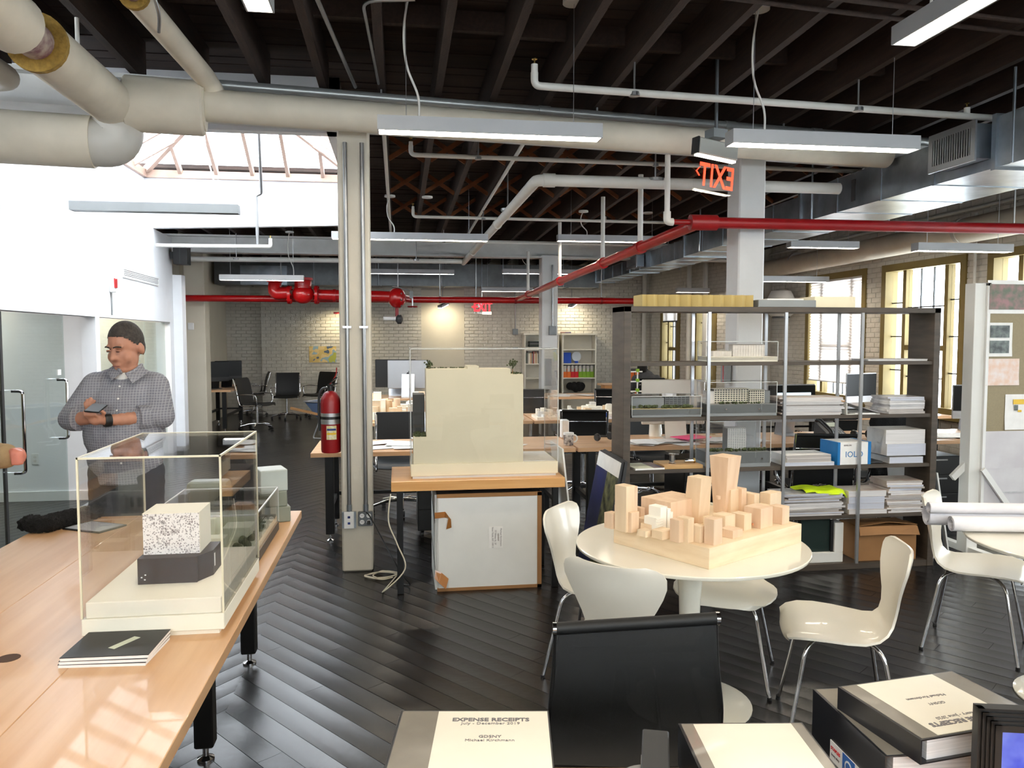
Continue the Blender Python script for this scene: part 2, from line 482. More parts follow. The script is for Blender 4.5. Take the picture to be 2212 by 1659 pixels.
# right wall with olive windows
WZ0, WZ1 = .76, 2.66
mR, LR = frame_m((6.95, 14.0), (6.95, 2.5))
hR = [(1.36, 2.97, WZ0, WZ1), (3.5, 5.07, WZ0, WZ1), (5.57, 7.15, WZ0, WZ1), (7.7, 9.28, WZ0, WZ1), (9.8, 11.38, WZ0, WZ1)]  # last opening is out of view, added to let in more daylight
mb = MB(mR); holed(mb, 0, LR, 0, 3.75, 0, .32, hR)
wall_r = struct('wall_right', mb, 'mortar', 'white painted brick wall with olive windows')
brickwork(wall_r, mR, LR, .02, 3.5, hR, 300, seepx(1655, 2140, 520, 900))
mF, LF = frame_m((5.76, 17.9), (6.2, 14.0))
hF = [(.9, 1.7, .74, 2.4), (2.5, 3.25, .74, 2.4)]
mb = MB(mF); holed(mb, 0, LF, 0, 3.75, 0, .32, hF); mb.m = None
mb.box(6.2, 7.3, 14.0, 14.3, 0, 3.75)
wall_r2 = struct('wall_right_far', mb, 'mortar', 'far right painted brick wall')
brickwork(wall_r2, mF, LF, .02, 3.4, hF, 150, seepx(1395, 1560, 600, 900))
mb = MB()
# back wall: left part recessed, right part proud, with a smooth infilled doorway
mB, LB = frame_m((-2.95, 17.75), (5.80, 17.75))
hB = [(3.46, 4.42, 0, 2.74)]
mb = MB(mB); mb.box(0, LB, .012, .4, 0, 3.75)
wall_b = struct('wall_back', mb, 'mortar', 'white painted brick back wall')
brickwork(wall_b, mB, LB, .02, 3.4, hB, 300, seepx(570, 1400, 640, 860))
mb = MB(mB); mb.box(3.46, 4.42, -.004, .02, 0, 2.74)
mb.o('infill_panel', 'plaster', wall_b)['label'] = 'smooth plastered infilled doorway'
mL2, LL2 = frame_m((-3.72, 17.95), (-2.95, 17.95))
mb = MB(mL2); mb.box(-.4, LL2+.2, .012, .3, 0, 3.75)
wb2 = struct('wall_back_recess', mb, 'mortar', 'recessed painted brick back wall')
brickwork(wb2, mL2, LL2, .02, 3.4, [], 60, seepx(440, 575, 640, 860))
struct('wall_left_far', MB().box(-3.9, -3.72, 14.3, 18.0, 0, 3.75), 'plaster', 'grey plastered side wall')
# left wall: white drywall with two openings to glazed rooms
def xl(Y): return -3.12-.05*(Y-8.75)
mW, LW = frame_m((xl(1.0), 1.0), (xl(12.3), 12.3))
def sw(Y): return (Y-1.0)*LW/11.3
LINT = 1.92
hW = [(sw(4.2), sw(8.75), 0, LINT), (sw(8.88), sw(12.08), 0, LINT)]
mb = MB(mW); holed(mb, 0, LW, 0, 3.16, 0, .14, hW)
wall_l = struct('wall_left', mb, 'drywall', 'white drywall wall with two glazed openings')
mb = MB(); mb.box(-3.46, -3.17, 12.3, 12.5, 0, 2.62)
mb.o('end_jamb', 'drywall', wall_l)
# rooms behind the glass
mb = MB(); mb.box(-6.5, xl(8.8)-.14, 8.75, 8.88, 0, 2.6); 
o = mb.o('room_partition', 'drywall', wall_l)
mb = MB(); mb.box(-6.5, xl(12.1)-.14, 12.08, 12.3, 0, 3.1); mb.o('end_wall', 'drywall', wall_l)
mb = MB(); mb.box(-6.6, -6.5, 1.0, 12.3, 0, 2.7); mb.box(-6.5, -2.9, .9, 1.0, 0, 3.2)
mb.o('room_rear_wall', 'beige', wall_l)
mb = MB(mW); mb.box(0, LW, .14, 3.6, 2.6, 2.66); mb.o('room_ceiling', 'drywall', wall_l)
for i, (x, y) in enumerate(((-4.6, 6.2), (-4.6, 7.9), (-4.6, 9.7), (-4.6, 11.3))):  # lamps added to brighten the rooms behind the glass
    t = T('added_room_lamp', 'added round lamp brightening the glazed room %s' % ('nearer the bench' if y < 8.7 else 'behind the man'), 'lamp', (x, y, 2.6), 0, 'added lamps brightening the glazed rooms')
    MB().lathe([(.31, -.05), (.32, -.03), (.32, 0)], 24).o('rim', 'white', t, .6); MB().lathe([(.0, -.056), (.3, -.052)], 24).o('diffuser', 'warm' if y > 8.7 else 'cool', t, .6)
bb = struct('baseboard_left', None, label='white baseboard on the partition')
MB().box(-6.5, xl(8.75)-.1, 8.735, 8.75, 0, .1).o('board', 'white', bb)
MB().box(-6.49, xl(12.08)-.1, 12.065, 12.08, 0, .1).o('board', 'white', bb)
# office glazing: fixed panes and glass doors in the left openings
gl = struct('window_office_glazing', None, label='frameless green tinted office glass')
for a, b in ((4.25, 6.58), (6.61, 7.92)):
    MB(mW).box(sw(a), sw(b), .03, .042, .012, LINT-.01).o('pane', 'greenglass', gl)
for a, b in ((8.95, 10.9), (10.93, 12.02)):
    MB(mW).box(sw(a), sw(b), .06, .072, .012, LINT-.01).o('pane', 'greenglass', gl)
MB(mW).box(sw(4.2), sw(8.75), .02, .06, 0, .014).o('floor_track', 'alu', gl)
MB(mW).box(sw(6.575), sw(6.615), .028, .045, .012, LINT-.01).o('joint', 'dark', gl)
def pull(Y, z0, z1, nm='door_handle'):
    p = [(sw(Y), .03, z0), (sw(Y), -.05, z0), (sw(Y), -.05, z1), (sw(Y), .03, z1)]
    MB(mW).tube(rounded(p, .03), .013, 10).o(nm, 'chrome', gl, .6)
pull(7.72, .78, 1.32); pull(6.75, .62, 1.28)
MB(mW).box(sw(7.72), sw(7.80), .02, .03, 1.36, 1.41).o('notice_sticker', 'paper', gl)
# wall air grilles
for nm, px0, px1, za, zb in (('a', 270, 346, 2.40, 2.52), ('b', -60, 12, 2.66, 2.78)):
    Ya, Yb = [ (2.6825/(abs(math.tan(math.atan((p-1106)/FPX)+YAW))-.05)) for p in (px0, px1)]
    g = T('air_grille', 'white slotted air grille near the far end of the left wall' if nm == 'a' else 'white slotted air grille high on the left wall', 'vent', mW @ Vector((sw(Ya), 0, za)))
    g.rotation_euler = mW.to_euler()
    Lg = (Yb-Ya)
    mb = MB(); mb.box(0, Lg, -.012, .001, 0, .012); mb.box(0, Lg, -.012, .001, zb-za-.012, zb-za); mb.box(0, .012, -.012, .001, 0, zb-za); mb.box(Lg-.012, Lg, -.012, .001, 0, zb-za)
    mb.o('grille_frame', 'white', g)
    MB().box(.01, Lg-.01, -.002, .001, .01, zb-za-.01).o('backing', 'dark', g)
    for k in range(5):
        MB().box(.012, Lg-.012, -.010, -.002, .016+k*.02, .028+k*.02).o('slat', 'white', g)
# fire strobe on the left wall
s_ = mW @ Vector((sw(9.3), 0, 2.2))
t = T('fire_strobe', 'white fire strobe with red edge high on left wall', 'alarm', s_); t.rotation_euler = mW.to_euler()
MB().box(-.05, .05, -.05, .0, 0, .16).o('housing', 'white', t, None, .008)
MB().box(-.045, .045, -.062, -.05, .05, .155).o('red_face', 'red', t)
MB().cyl((0, -.01, -.25), (0, -.01, 0), .009).o('conduit', 'conduit', t)

# ---- walls behind the camera
mQ, LQ = frame_m((7.0, -2.4), (-2.8, -2.4)); hQ = [(.8+2.3*k, 2.8+2.3*k, 1.75, 3.25) for k in range(4)]  # unseen openings, added so daylight fills the surfaces facing the camera
mb = MB(mQ); holed(mb, -.3, LQ+.2, 0, 4.0, 0, .2, hQ); struct('wall_front', mb, 'drywall', 'white wall behind the photographer with added unseen windows')
struct('wall_left_near', MB().box(-2.9, -2.72, -2.4, 1.0, 0, 4.0), 'drywall', 'white drywall wall beside the photographer')
struct('wall_right_near', MB().box(6.95, 7.27, -2.4, 2.5, 0, 4.0), 'mortar', 'white wall right of the photographer')
struct('wall_left_fill', MB().box(-6.6, -3.7, 12.3, 12.4, 0, 4.0).box(-4.0, -3.9, 12.3, 14.4, 0, 4), 'drywall', 'white wall closing the corridor end')
# ---- columns
def column(name, x0, x1, y0, y1, z1, mat, label):
    o = struct(name, MB().box(x0, x1, y0, y1, 0, z1), mat, label, bevel=.012); return o
CXA, CXB, CYA = -.418, -.198, 5.76
colA = column('column_cream', CXA, CXB, CYA, CYA+.25, 3.21, 'cream', 'cream painted steel column with two conduits')
colB = column('column_right', 2.80, 3.03, 6.25, 6.5, 3.21, 'colwhite', 'white column behind the shelving unit')
colC = column('column_far', 2.43, 2.71, 13.3, 13.58, 3.1, 'colwhite', 'white column standing among the far desks')
pier = column('column_left', -3.58, -3.245, 14.0, 14.35, 3.3, 'plaster', 'pale plastered pier at the end of the left wall')
# ---- beams
def ybeam(x): return 5.90+.13*(x+.3)
b1 = struct('beam_near', None, label='white painted steel beam over the columns')
for zz, dz, wv in ((3.225, .03, .22), (3.43, .03, .22), (3.33, .2, .05)):
    MB().bar((-2.95, ybeam(-2.95), zz), (6.5, ybeam(6.5), zz), wv, dz).o('beam_plate' if dz < .1 else 'beam_web', 'beam', b1)
b2 = struct('beam_far', None, label='white painted steel beam over the far columns')
def ybeam2(x): return 13.35+.03*x
for zz, dz, wv in ((3.06, .03, .24), (3.31, .03, .24), (3.19, .26, .06)):
    MB().bar((-3.7, ybeam2(-3.7), zz), (6.2, ybeam2(6.2), zz), wv, dz).o('beam_plate' if dz < .1 else 'beam_web', 'beam', b2)
# ---- ceiling: dark deck boards on timber joists
HX0, HX1, HY0, HY1 = -3.34, -.54, 6.5, 11.25
def zc(Y): return 3.46-.016*(Y-5.8)
ceil = struct('ceiling', MB().box(-4, 7.3, -2.5, 6.45, 4.0, 4.05).box(-.5, 7.3, 6.45, 18.3, 4.0, 4.05).box(-4, -.5, 11.4, 18.3, 4.0, 4.05), 'deck', 'dark timber deck ceiling on exposed joists')
rnd = random.Random(5)
y = -1.2
while y < 17.9:
    bw = .145; z = zc(y)+.27+rnd.uniform(0, .008)
    if y+bw < HY0 or y > HY1: MB().box(-3.9, 7.2, y, y+bw-.004, z, z+.025).o('deck_board', 'deck', ceil)
    else:
        MB().box(HX1, 7.2, y, y+bw-.004, z, z+.025).o('deck_board', 'deck', ceil)
    y += bw
JS = .405
xs = [-3.75+JS*k for k in range(27)]
def joist(x, ya, yb):
    mb = MB(); za, zb = zc(ya), zc(yb)
    mb.hexa([(x-.026, ya, za), (x+.026, ya, za), (x+.026, yb, zb), (x-.026, yb, zb)], [(x-.026, ya, za+.272), (x+.026, ya, za+.272), (x+.026, yb, zb+.272), (x-.026, yb, zb+.272)])
    mb.o('joist', 'joist', ceil)
for x in xs:
    joist(x, -1.2, ybeam(x)+.12)
    if not (HX0-.1 < x < HX1+.1): joist(x, ybeam(x)+.12, 13.5)
    else:
        joist(x, HY1+.1, 13.5)
    joist(x, 13.5, 17.75)
for x in xs[:-1]:
    if x > 6.6: continue
    yb = ybeam(x)-.95
    MB().box(x+.026, x+JS-.026, yb, yb+.045, zc(yb)+.15, zc(yb)+.27).o('blocking', 'joist', ceil)
    for yr in (7.9, 9.5, 11.1):
        if HX0-.5 < x < HX1+.05: continue
        z0, z1 = zc(yr)+.02, zc(yr)+.25
        MB().bar((x+.026, yr, z0), (x+JS-.026, yr, z1), .018, .045).o('bridging_strut', 'bridging', ceil)
        MB().bar((x+.026, yr+.05, z1), (x+JS-.026, yr+.05, z0), .018, .045).o('bridging_strut', 'bridging', ceil)
# ---- skylight well and glazed hip
well = struct('wall_skylight_well', MB().hexa([(HX0-.1, HY1, 3.16), (HX1+.1, HY1, 3.26), (HX1+.1, HY1+.12, 3.26), (HX0-.1, HY1+.12, 3.16)], [(HX0-.1, HY1, 3.88), (HX1+.1, HY1, 3.88), (HX1+.1, HY1+.12, 3.88), (HX0-.1, HY1+.12, 3.88)]), 'drywall', 'white skylight well')
MB().hexa([(HX0-.1, HY0-.1, 3.12), (HX0+.01, HY0-.1, 3.12), (HX0+.01, HY1+.1, 3.14), (HX0-.1, HY1+.1, 3.14)], [(HX0-.1, HY0-.1, 3.88), (HX0, HY0-.1, 3.88), (HX0, HY1+.1, 3.88), (HX0-.1, HY1+.1, 3.88)]).o('well_side', 'drywall', well)
MB().box(HX1, HX1+.1, HY0-.1, HY1+.1, 3.3, 3.88).o('well_side', 'drywall', well)
MB().box(HX0-.1, HX1+.1, HY0-.1, HY0, 3.3, 3.88).o('well_side', 'drywall', well)
M['rafter'] = pm('weathered_bronze_glazing_bar', (176, 150, 136), .5, .2, var=.1)
sky = struct('window_skylight', None, label='hipped glass skylight with bronze glazing bars')
ZS, ZR = 3.90, 4.75; XM = (HX0+HX1)/2; RY0, RY1 = HY0+1.35, HY1-1.35
for a, b in (((HX0, HY0), (HX1, HY0)), ((HX1, HY0), (HX1, HY1)), ((HX1, HY1), (HX0, HY1)), ((HX0, HY1), (HX0, HY0))):
    MB().bar((*a, ZS-.02), (*b, ZS-.02), .09, .10).o('sill_bar', 'rafter', sky)
MB().bar((XM, RY0, ZR), (XM, RY1, ZR), .07, .09).o('ridge_bar', 'rafter', sky)
for cx, cy, ry in ((HX0, HY0, RY0), (HX1, HY0, RY0), (HX0, HY1, RY1), (HX1, HY1, RY1)):
    MB().bar((cx, cy, ZS), (XM, ry, ZR), .06, .09).o('hip_bar', 'rafter', sky)
for s in range(1, 6):
    xx = HX0+(HX1-HX0)*s/6; t = 1-abs(xx-XM)/(XM-HX0)
    for yy, ry in ((HY0, RY0), (HY1, RY1)):
        MB().bar((xx, yy, ZS), (xx, yy+(ry-yy)*t, ZS+(ZR-ZS)*t), .045, .08).o('glazing_bar', 'rafter', sky)
n = 9
for s in range(1, n):
    yy = HY0+(HY1-HY0)*s/n; t = min(1, (yy-HY0)/1.35, (HY1-yy)/1.35)
    for xx in (HX0, HX1):
        MB().bar((xx, yy, ZS), (xx+(XM-xx)*t, yy, ZS+(ZR-ZS)*t), .045, .08).o('glazing_bar', 'rafter', sky)
P = [Vector((HX0, HY0, ZS)), Vector((HX1, HY0, ZS)), Vector((HX1, HY1, ZS)), Vector((HX0, HY1, ZS)), Vector((XM, RY0, ZR)), Vector((XM, RY1, ZR))]
for q in ((0, 1, 4), (1, 2, 5, 4), (2, 3, 5), (3, 0, 4, 5)):
    me = bpy.data.meshes.new('pane'); me.from_pydata([tuple(P[i]+Vector((0,0,.05))) for i in q], [], [tuple(range(len(q)))])
    obj('pane', me, 'glasspane', sky)
# ---- windows of the right wall
def window(name, m, s0, s1, z0, z1, label, sash=True):
    w_ = struct(name, None, label=label); W = s1-s0; D = .16
    fr = MB(m)
    c = .07
    for a, b, lo, hi in ((s0-c, s0+.03, z0-c, z1+c), (s1-.03, s1+c, z0-c, z1+c), (s0+.03, s1-.03, z1-.03, z1+c), (s0+.03, s1-.03, z0-c, z0+.03)):
        fr.box(a, b, -.03, D, lo, hi)
    fr.o('window_frame', 'olive', w_)
    MB(m).box(s0-.1, s1+.1, -.09, .02, z0-c-.04, z0-c+.005).o('window_sill', 'olive', w_)
    a, b = s0+.03+W*.21, s1-.03-W*.21
    for p in (a, b): MB(m).box(p-.035, p+.035, .04, .14, z0+.03, z1-.03).o('mullion', 'olive', w_)
    zt = z0+(z1-z0)*.42
    MB(m).box(a+.035, b-.035, .05, .13, zt-.035, zt+.035).o('transom', 'olive', w_)
    for p, q in ((s0+.03, a-.035), (b+.035, s1-.03)):
        MB(m).box(p, q, .085, .091, z0+.03, z1-.03).o('pane', 'glasspane', w_)
        for k in range(1, 4):
            z = z0+(z1-z0)*k/4; MB(m).box(p, q, .078, .098, z-.008, z+.008).o('muntin', 'dark', w_)
    for zz0, zz1, nz in ((z0+.03, zt-.035, 2), (zt+.035, z1-.03, 2)):
        MB(m).box(a+.035, b-.035, .085, .091, zz0, zz1).o('pane', 'glasspane', w_)
        for k in range(1, 3):
            s = a+.035+(b-a-.07)*k/3; MB(m).box(s-.008, s+.008, .078, .098, zz0, zz1).o('muntin', 'dark', w_)
        z = (zz0+zz1)/2; MB(m).box(a+.035, b-.035, .078, .098, z-.008, z+.008).o('muntin', 'dark', w_)
    return w_
for i, h in enumerate(hR): window('window_%d' % (i+1), mR, *h, 'olive framed window with side lights and dark muntins')
for i, h in enumerate(hQ): window('window_%d' % (i+10), mQ, *h, 'added unseen olive framed window in the wall behind the photographer')  # added behind the camera for fill daylight
for i, h in enumerate(hF): window('window_%d' % (i+6), mF, *h, 'narrow olive framed window in the far right wall')
# ============================================================ pipes, ducts and lamps under the ceiling
def ypipe(x): return 5.56+.13*(x+.3)
def jx(x): return -3.75+JS*round((x+3.75)/JS)
t = T('steam_main', 'thick cream lagged steam pipe running level under the near beam', 'pipe', (0, 0, 0))
MB().cyl((-1.25, ypipe(-1.25), 3.215), (4.02, ypipe(4.02), 3.215), .103, 24).o('lagging', 'lag', t, .6)
MB().cyl((-1.70, ypipe(-1.7), 3.19), (-1.235, ypipe(-1.235), 3.19), .172, 28).o('lagged_fitting', 'lag', t, .6, .012)
MB().cyl((-1.26, ypipe(-1.26), 3.2), (-1.225, ypipe(-1.225), 3.2), .15, 24).o('collar', 'lag', t, .6)
t = T('steam_riser_pipe', 'fat white lagged pipe with a bare patch and yellow insulation ring', 'pipe', (0, 0, 0))
X2, Z2 = -1.76, 3.17
MB().cyl((X2, .6, Z2), (X2, 4.05, Z2), .138, 24).o('lagging', 'lag', t, .6)
MB().cyl((X2, 4.0, Z2), (X2, 4.36, Z2), .088, 20).o('bare_pipe', 'purple', t, .6)
MB().cyl((X2, 4.275, Z2), (X2, 4.31, Z2), .146, 24).o('insulation_ring', 'foam', t, .6)
MB().tube(rounded([(X2, 4.30, Z2), (X2, 5.40, Z2), (X2, 5.42, 2.98)], .16, 6), [.138]*9, 24).o('lagged_elbow', 'lag', t, .6)
MB().tube(rounded([(X2, 5.42, 3.12), (X2, 5.42, 2.945), (X2-.3, 5.38, 2.945)], .16, 8), .15, 24).o('smooth_elbow', 'laggrey', t, .6)
MB().cyl((X2-.14, 5.40, 2.945), (-2.9, 5.28, 2.95), .162, 24).o('lagging', 'lag', t, .6)
for yy in (4.75, 2.6): MB().cyl((X2+.02, yy, Z2+.12), (X2+.02, yy, 3.47), .012, 8).o('hanger_rod', 'whitepipe', t)
t = T('branch_pipe', 'slim cream lagged pipe turning down into the steam main', 'pipe', (0, 0, 0))
MB().cyl((-1.245, .6, 3.36), (-1.245, 3.98, 3.36), .066, 18).o('lagging', 'lag', t, .6)
MB().cyl((-1.245, 3.9, 3.36), (-1.245, 4.2, 3.36), .04, 14).o('bare_pipe', 'purple', t, .6)
MB().cyl((-1.245, 4.10, 3.36), (-1.245, 4.13, 3.36), .072, 18).o('insulation_ring', 'foam', t, .6)
MB().tube(rounded([(-1.245, 4.12, 3.36), (-1.2, 5.40, 3.36), (-1.12, 5.5, 3.2)], .12, 6), .066, 18).o('lagging', 'lag', t, .6)
tag(MB().tube(spline([(-1.20, 4.05, 3.42), (-1.14, 4.02, 3.35), (-1.13, 4.1, 3.27), (-1.16, 4.2, 3.22)]), .009, 8).o('flexible_conduit', 'conduit', None, .8), 'short grey armoured cable drooping beside the slim pipe', 'cable')
t = T('heating_pipe', 'grey painted pipe turning left beside the fat riser', 'pipe', (0, 0, 0))
MB().tube(rounded([(-2.2, .6, 3.2), (-2.2, 5.05, 3.2), (-2.86, 5.0, 3.2)], .12, 8), .062, 18).o('lagging', 'laggrey', t, .6)
t = T('galvanised_conduit', 'galvanised steel conduit pipe along the near beam', 'pipe')
MB().cyl((-1.2, ybeam(-1.2)-.17, 3.40), (6.4, ybeam(6.4)-.17, 3.40), .034, 16).o('tube', 'galvpipe', t, .6)
for x in (1.05, 2.6, 3.4): MB().cyl((x, ybeam(x)-.17, 3.40), (x+.09, ybeam(x+.09)-.17, 3.40), .039, 16).o('coupling', 'galvpipe', t, .6)
for x in (-.2, 1.6, 3.2): MB().box(jx(x)-.006, jx(x)+.006, ybeam(jx(x))-.18, ybeam(jx(x))-.16, 3.43, 3.457).o('strap', 'conduit', t)
t = T('conduit_run', 'two thin conduits crossing the near joists from beam to lamp canopies', 'conduit')
for dz, dy in ((0, 0), (.0, .14)):
    MB().tube([(-.4, 3.72+dy, 3.44), (.8, 3.68+dy, 3.44), (2.2, 3.85+dy, 3.44), (6.8, 4.35+dy, 3.44)], .014, 8).o('tube', 'joist', t, .8)
MB().tube(rounded([(-1.1, 3.9, 3.44), (-.42, 3.95, 3.44), (-.28, 5.66, 3.44)], .1), .013, 8).o('tube', 'conduit', t, .8)
MB().tube(rounded([(.1, 4.2, 3.45), (-.17, 4.25, 3.45), (-.12, 5.6, 3.45)], .1), .009, 8).o('tube', 'conduit', t, .8)
# sprinkler lines (white)
def line(name, label, pts, r, heads=(), drops=(), mat='whitepipe', rnd_=.05):
    t = T(name, label, 'pipe')
    MB().tube(rounded(pts, rnd_), r, 12).o('tube', mat, t, .7)
    for h in heads:
        mb = MB(); mb.cyl((h[0], h[1], h[2]), (h[0], h[1], h[2]+.05), r*.9, 10); mb.o('elbow', mat, t, .7)
        MB().lathe([(.006, .05), (.006, .075), (.018, .08), (.018, .083)], 10, h).o('sprinkler_head', 'brass', t)
    for d in drops:
        d = (d[0] if name == 'drain_pipe' else jx(d[0]), d[1], d[2], zc(d[1])+(.28 if name == 'drain_pipe' else .01))
        MB().cyl((d[0], d[1], d[2]), (d[0], d[1], d[3]), .007, 8).o('hanger_rod', 'conduit', t)
        MB().lathe([(r*1.5, -.012), (r*1.5, .012)], 12, (d[0], d[1], d[2]-.02)).o('hanger_clip', 'conduit', t)
    return t
line('sprinkler_pipe', 'white sprinkler pipe across the near bay ending in a brass head', [(.855, 4.95, 3.36), (.855, 4.95, 3.28), (4.6, 5.23, 3.28)], .024, [(.855, 4.95, 3.36), (4.02, 5.19, 3.29)], [(1.5, 5.0, 3.29, 3.46), (3.0, 5.11, 3.29, 3.46)])
line('sprinkler_pipe', 'thin white sprinkler pipe in the second bay, nearest the columns', [(.12, 6.95, 3.36), (.12, 6.95, 3.28), (6.7, 7.1, 3.28)], .02, [(.12, 6.95, 3.34)], [(.75, 6.96, 3.29, 3.45), (2.3, 7.0, 3.29, 3.45)])
line('sprinkler_pipe', 'thin white sprinkler pipe crossing the middle of the second bay', [(.2, 10.3, 3.34), (.2, 10.3, 3.25), (6.7, 10.4, 3.25)], .02, [(.2, 10.3, 3.33), (2.75, 10.35, 3.26)], [(.95, 10.31, 3.26, 3.4), (2.9, 10.35, 3.26, 3.4)])
line('sprinkler_pipe', 'thin white sprinkler pipe hanging just before the far beam', [(.25, 12.3, 3.28), (.25, 12.3, 3.18), (6.0, 12.45, 3.18)], .02, [], [(.85, 12.31, 3.19, 3.36), (2.9, 12.4, 3.19, 3.36), (4.4, 12.4, 3.19, 3.36)])
line('drain_pipe', 'thick white pipe running back from an elbow to the far beam', [(3.9, 6.62, 3.03), (1.165, 6.62, 3.03), (1.165, 14.2, 3.03)], .05, [], [(1.165, 8.4, 3.08, 3.42), (1.165, 11.0, 3.08, 3.38), (2.2, 6.62, 3.08, 3.45)], rnd_=.09)
MB().lathe([(.058, -.05), (.058, .05)], 14, (1.27, 6.62, 3.03), 'x').o('coupling', 'whitepipe', bpy.data.objects['drain_pipe'], .6)
for yy in (9.3, 12.4): MB().lathe([(.057, -.03), (.057, .03)], 14, (1.165, yy, 3.03), 'y').o('coupling', 'whitepipe', bpy.data.objects['drain_pipe'], .6)
line('sprinkler_pipe', 'white sprinkler pipe crossing the skylight bay at the left wall', [(-3.2, 11.2, 2.93), (-2.55, 11.2, 2.93), (-1.72, 11.22, 2.94), (-1.72, 11.22, 3.0)], .026, [(-1.72, 11.22, 3.0)], [])
line('white_header_pipe', 'white pipe running the width of the room below the far beam', [(-3.3, 13.1, 2.93), (1.05, 13.1, 2.95)], .04, [], [(-2.4, 13.1, 2.96, 3.07), (.35, 13.1, 2.98, 3.07)])
t = T('skylight_conduit', 'grey conduit dropping from the skylight rafters to the white pipe', 'conduit')
pa = onY(543, 396, 10.6); pb = onY(543, 530, 10.9)
MB().tube(rounded([(pa.x+.14, HY1-.9, ZS+.56), (pa.x+.05, 11.05, 3.62), (pa.x-.02, 11.05, 3.60), (pa.x-.02, 11.1, 2.95)], .05), .022, 10).o('tube', 'conduit', t, .7)
for i, (px_, py_, zz) in enumerate(((880, 312, 3.43), (1115, 330, 3.43))):
    a = onZ(px_, py_, zz); 
    tag(MB().tube([(jx(a.x), a.y-.6, zc(a.y-.6)-.021), (jx(a.x), 13.1, zc(13.1)-.021)], .018, 8).o('joist_conduit', 'whitepipe', None, .8), ['white conduit clipped under a joist next to the cream column', 'white conduit clipped under the joist beside the thick white pipe'][i], 'conduit')
# red fire main
t = T('fire_main', 'long red fire main running across the back of the room', 'pipe')
YM, ZM = 13.78, 2.345
MB().cyl((-3.7, YM, ZM), (6.0, YM, ZM), .055, 16).o('tube', 'red', t, .6)
for x in (.72, 2.05, 3.6): MB().lathe([(.062, -.02), (.062, .02)], 14, (x, YM, ZM), 'x').o('hanger_clip', 'darkred', t, .6)
for x in (-1.95, .0, .72, 3.6, 1.35): MB().cyl((x, YM, ZM+.05), (x, YM, 3.3), .009, 8).o('hanger_rod', 'conduit', t)
v = T('check_valve', 'red alarm check valve with bolted flanges on the fire main', 'valve', (0, 0, 0))
zv = 2.43; yv = 13.5
MB().tube(rounded([(-2.02, yv+.12, ZM+.28), (-2.02, yv+.02, zv+.13), (-2.02, yv, zv-.01), (-1.78, yv, zv)], .16, 7), .105, 18).o('elbow', 'red', v, .6)
MB().lathe([(.13, -.02), (.13, .02)], 18, (-2.02, yv+.06, zv+.20)).o('flange', 'red', v, .5)
MB().sph((-1.56, yv, zv-.02), .165, 18, 12, (1.1, .9, .95)).o('valve_body', 'red', v, .8)
MB().lathe([(.14, .0), (.14, .10), (.13, .13), (.16, .13), (.16, .17)], 18, (-1.56, yv, zv+.08)).o('bonnet', 'red', v, .5)
for x in (-1.78, -1.34): 
    f = MB().lathe([(.155, -.022), (.155, .022)], 20, (x, yv, zv-.03), 'x').o('flange', 'red', v, .5)
    for k in range(8):
        a = 2*PI*k/8; MB().lathe([(.017, -.04), (.017, .04)], 8, (x, yv+.125*math.cos(a), zv-.03+.125*math.sin(a)), 'x').o('bolt', 'red', f)
MB().cyl((-1.34, yv, zv-.03), (-.05, yv, zv-.05), .092, 18).o('pipe_spool', 'red', v, .6)
for x in (-1.05, -.9): MB().lathe([(.11, -.022), (.11, .022)], 18, (x, yv, zv-.04), 'x').o('coupling', 'red', v, .5)
v2 = T('gate_valve', 'red domed gate valve with bolts and handwheel beside the cream column', 'valve', (0, 0, 0))
MB().sph((-.02, yv, zv-.07), .17, 18, 12, (.9, 1, 1)).o('valve_body', 'red', v2, .8)
fl2 = MB().lathe([(.17, -.02), (.17, .02)], 20, (.02, yv, zv-.07), 'x').o('flange', 'red', v2, .5)
for k in range(8):
    a = 2*PI*k/8+.3; MB().lathe([(.018, -.03), (.018, .045)], 8, (.02, yv+.14*math.cos(a), zv-.07+.14*math.sin(a)), 'x').o('bolt', 'alu', fl2)
MB().cyl((.05, yv, zv-.07), (.2, YM-.04, ZM), .06, 14).o('reducer', 'red', v2, .6)
MB().cbox((.22, yv-.08, zv-.02), (.06, .06, .12)).o('tamper_switch', 'grey', v2)
MB().cyl((.24, yv-.08, zv-.24), (.24, yv-.08, zv-.06), .012, 8).o('stem', 'alu', v2)
MB().tube(arc((.24, yv-.08, zv-.22), .075, 0, 2*PI*15/16, 15, 'xy'), .012, 8, True).o('handwheel', 'darkred', v2)
MB().tube(spline([(-.1, yv-.1, zv+.12), (.05, yv-.1, zv+.09), (.2, yv-.09, zv+.05)]), .012, 8).o('cable', 'conduit', v2, .8)
MB().cyl((-.02, yv, zv-.38), (-.02, yv, zv-.24), .03, 10).o('drain_tee', 'darkred', v2)
bl_ = T('alarm_bell', 'small dark bell with white horn below the gate valve', 'alarm', (0, 0, 0))
MB().lathe([(.02, -.07), (.08, -.03), (.08, .03), (.02, .06)], 14, (.02, yv, zv-.43), 'x').o('bell', 'dark', bl_, .6)
MB().cyl((-.25, yv, zv-.42), (-.04, yv, zv-.42), .035, 12).o('horn', 'white', bl_, .6)
t = T('fire_branch', 'orange red fire pipe slanting from the fire main to the near column', 'pipe')
A_, B_ = Vector((2.08, YM-.02, ZM+.02)), Vector((2.38, 6.05, 2.62))
MB().cyl(A_, B_, .047, 16).o('tube', 'red', t, .6)
drops = []
for f_ in (.12, .40, .66, .82):
    p = A_.lerp(B_, f_); d = (B_-A_).normalized()*.05
    MB().cyl(p-d, p+d, .062, 16).o('coupling', 'red', t, .6)
    drops.append(p)
t2 = T('fire_cross_branch', 'dark red fire pipe passing in front of the white column', 'pipe')
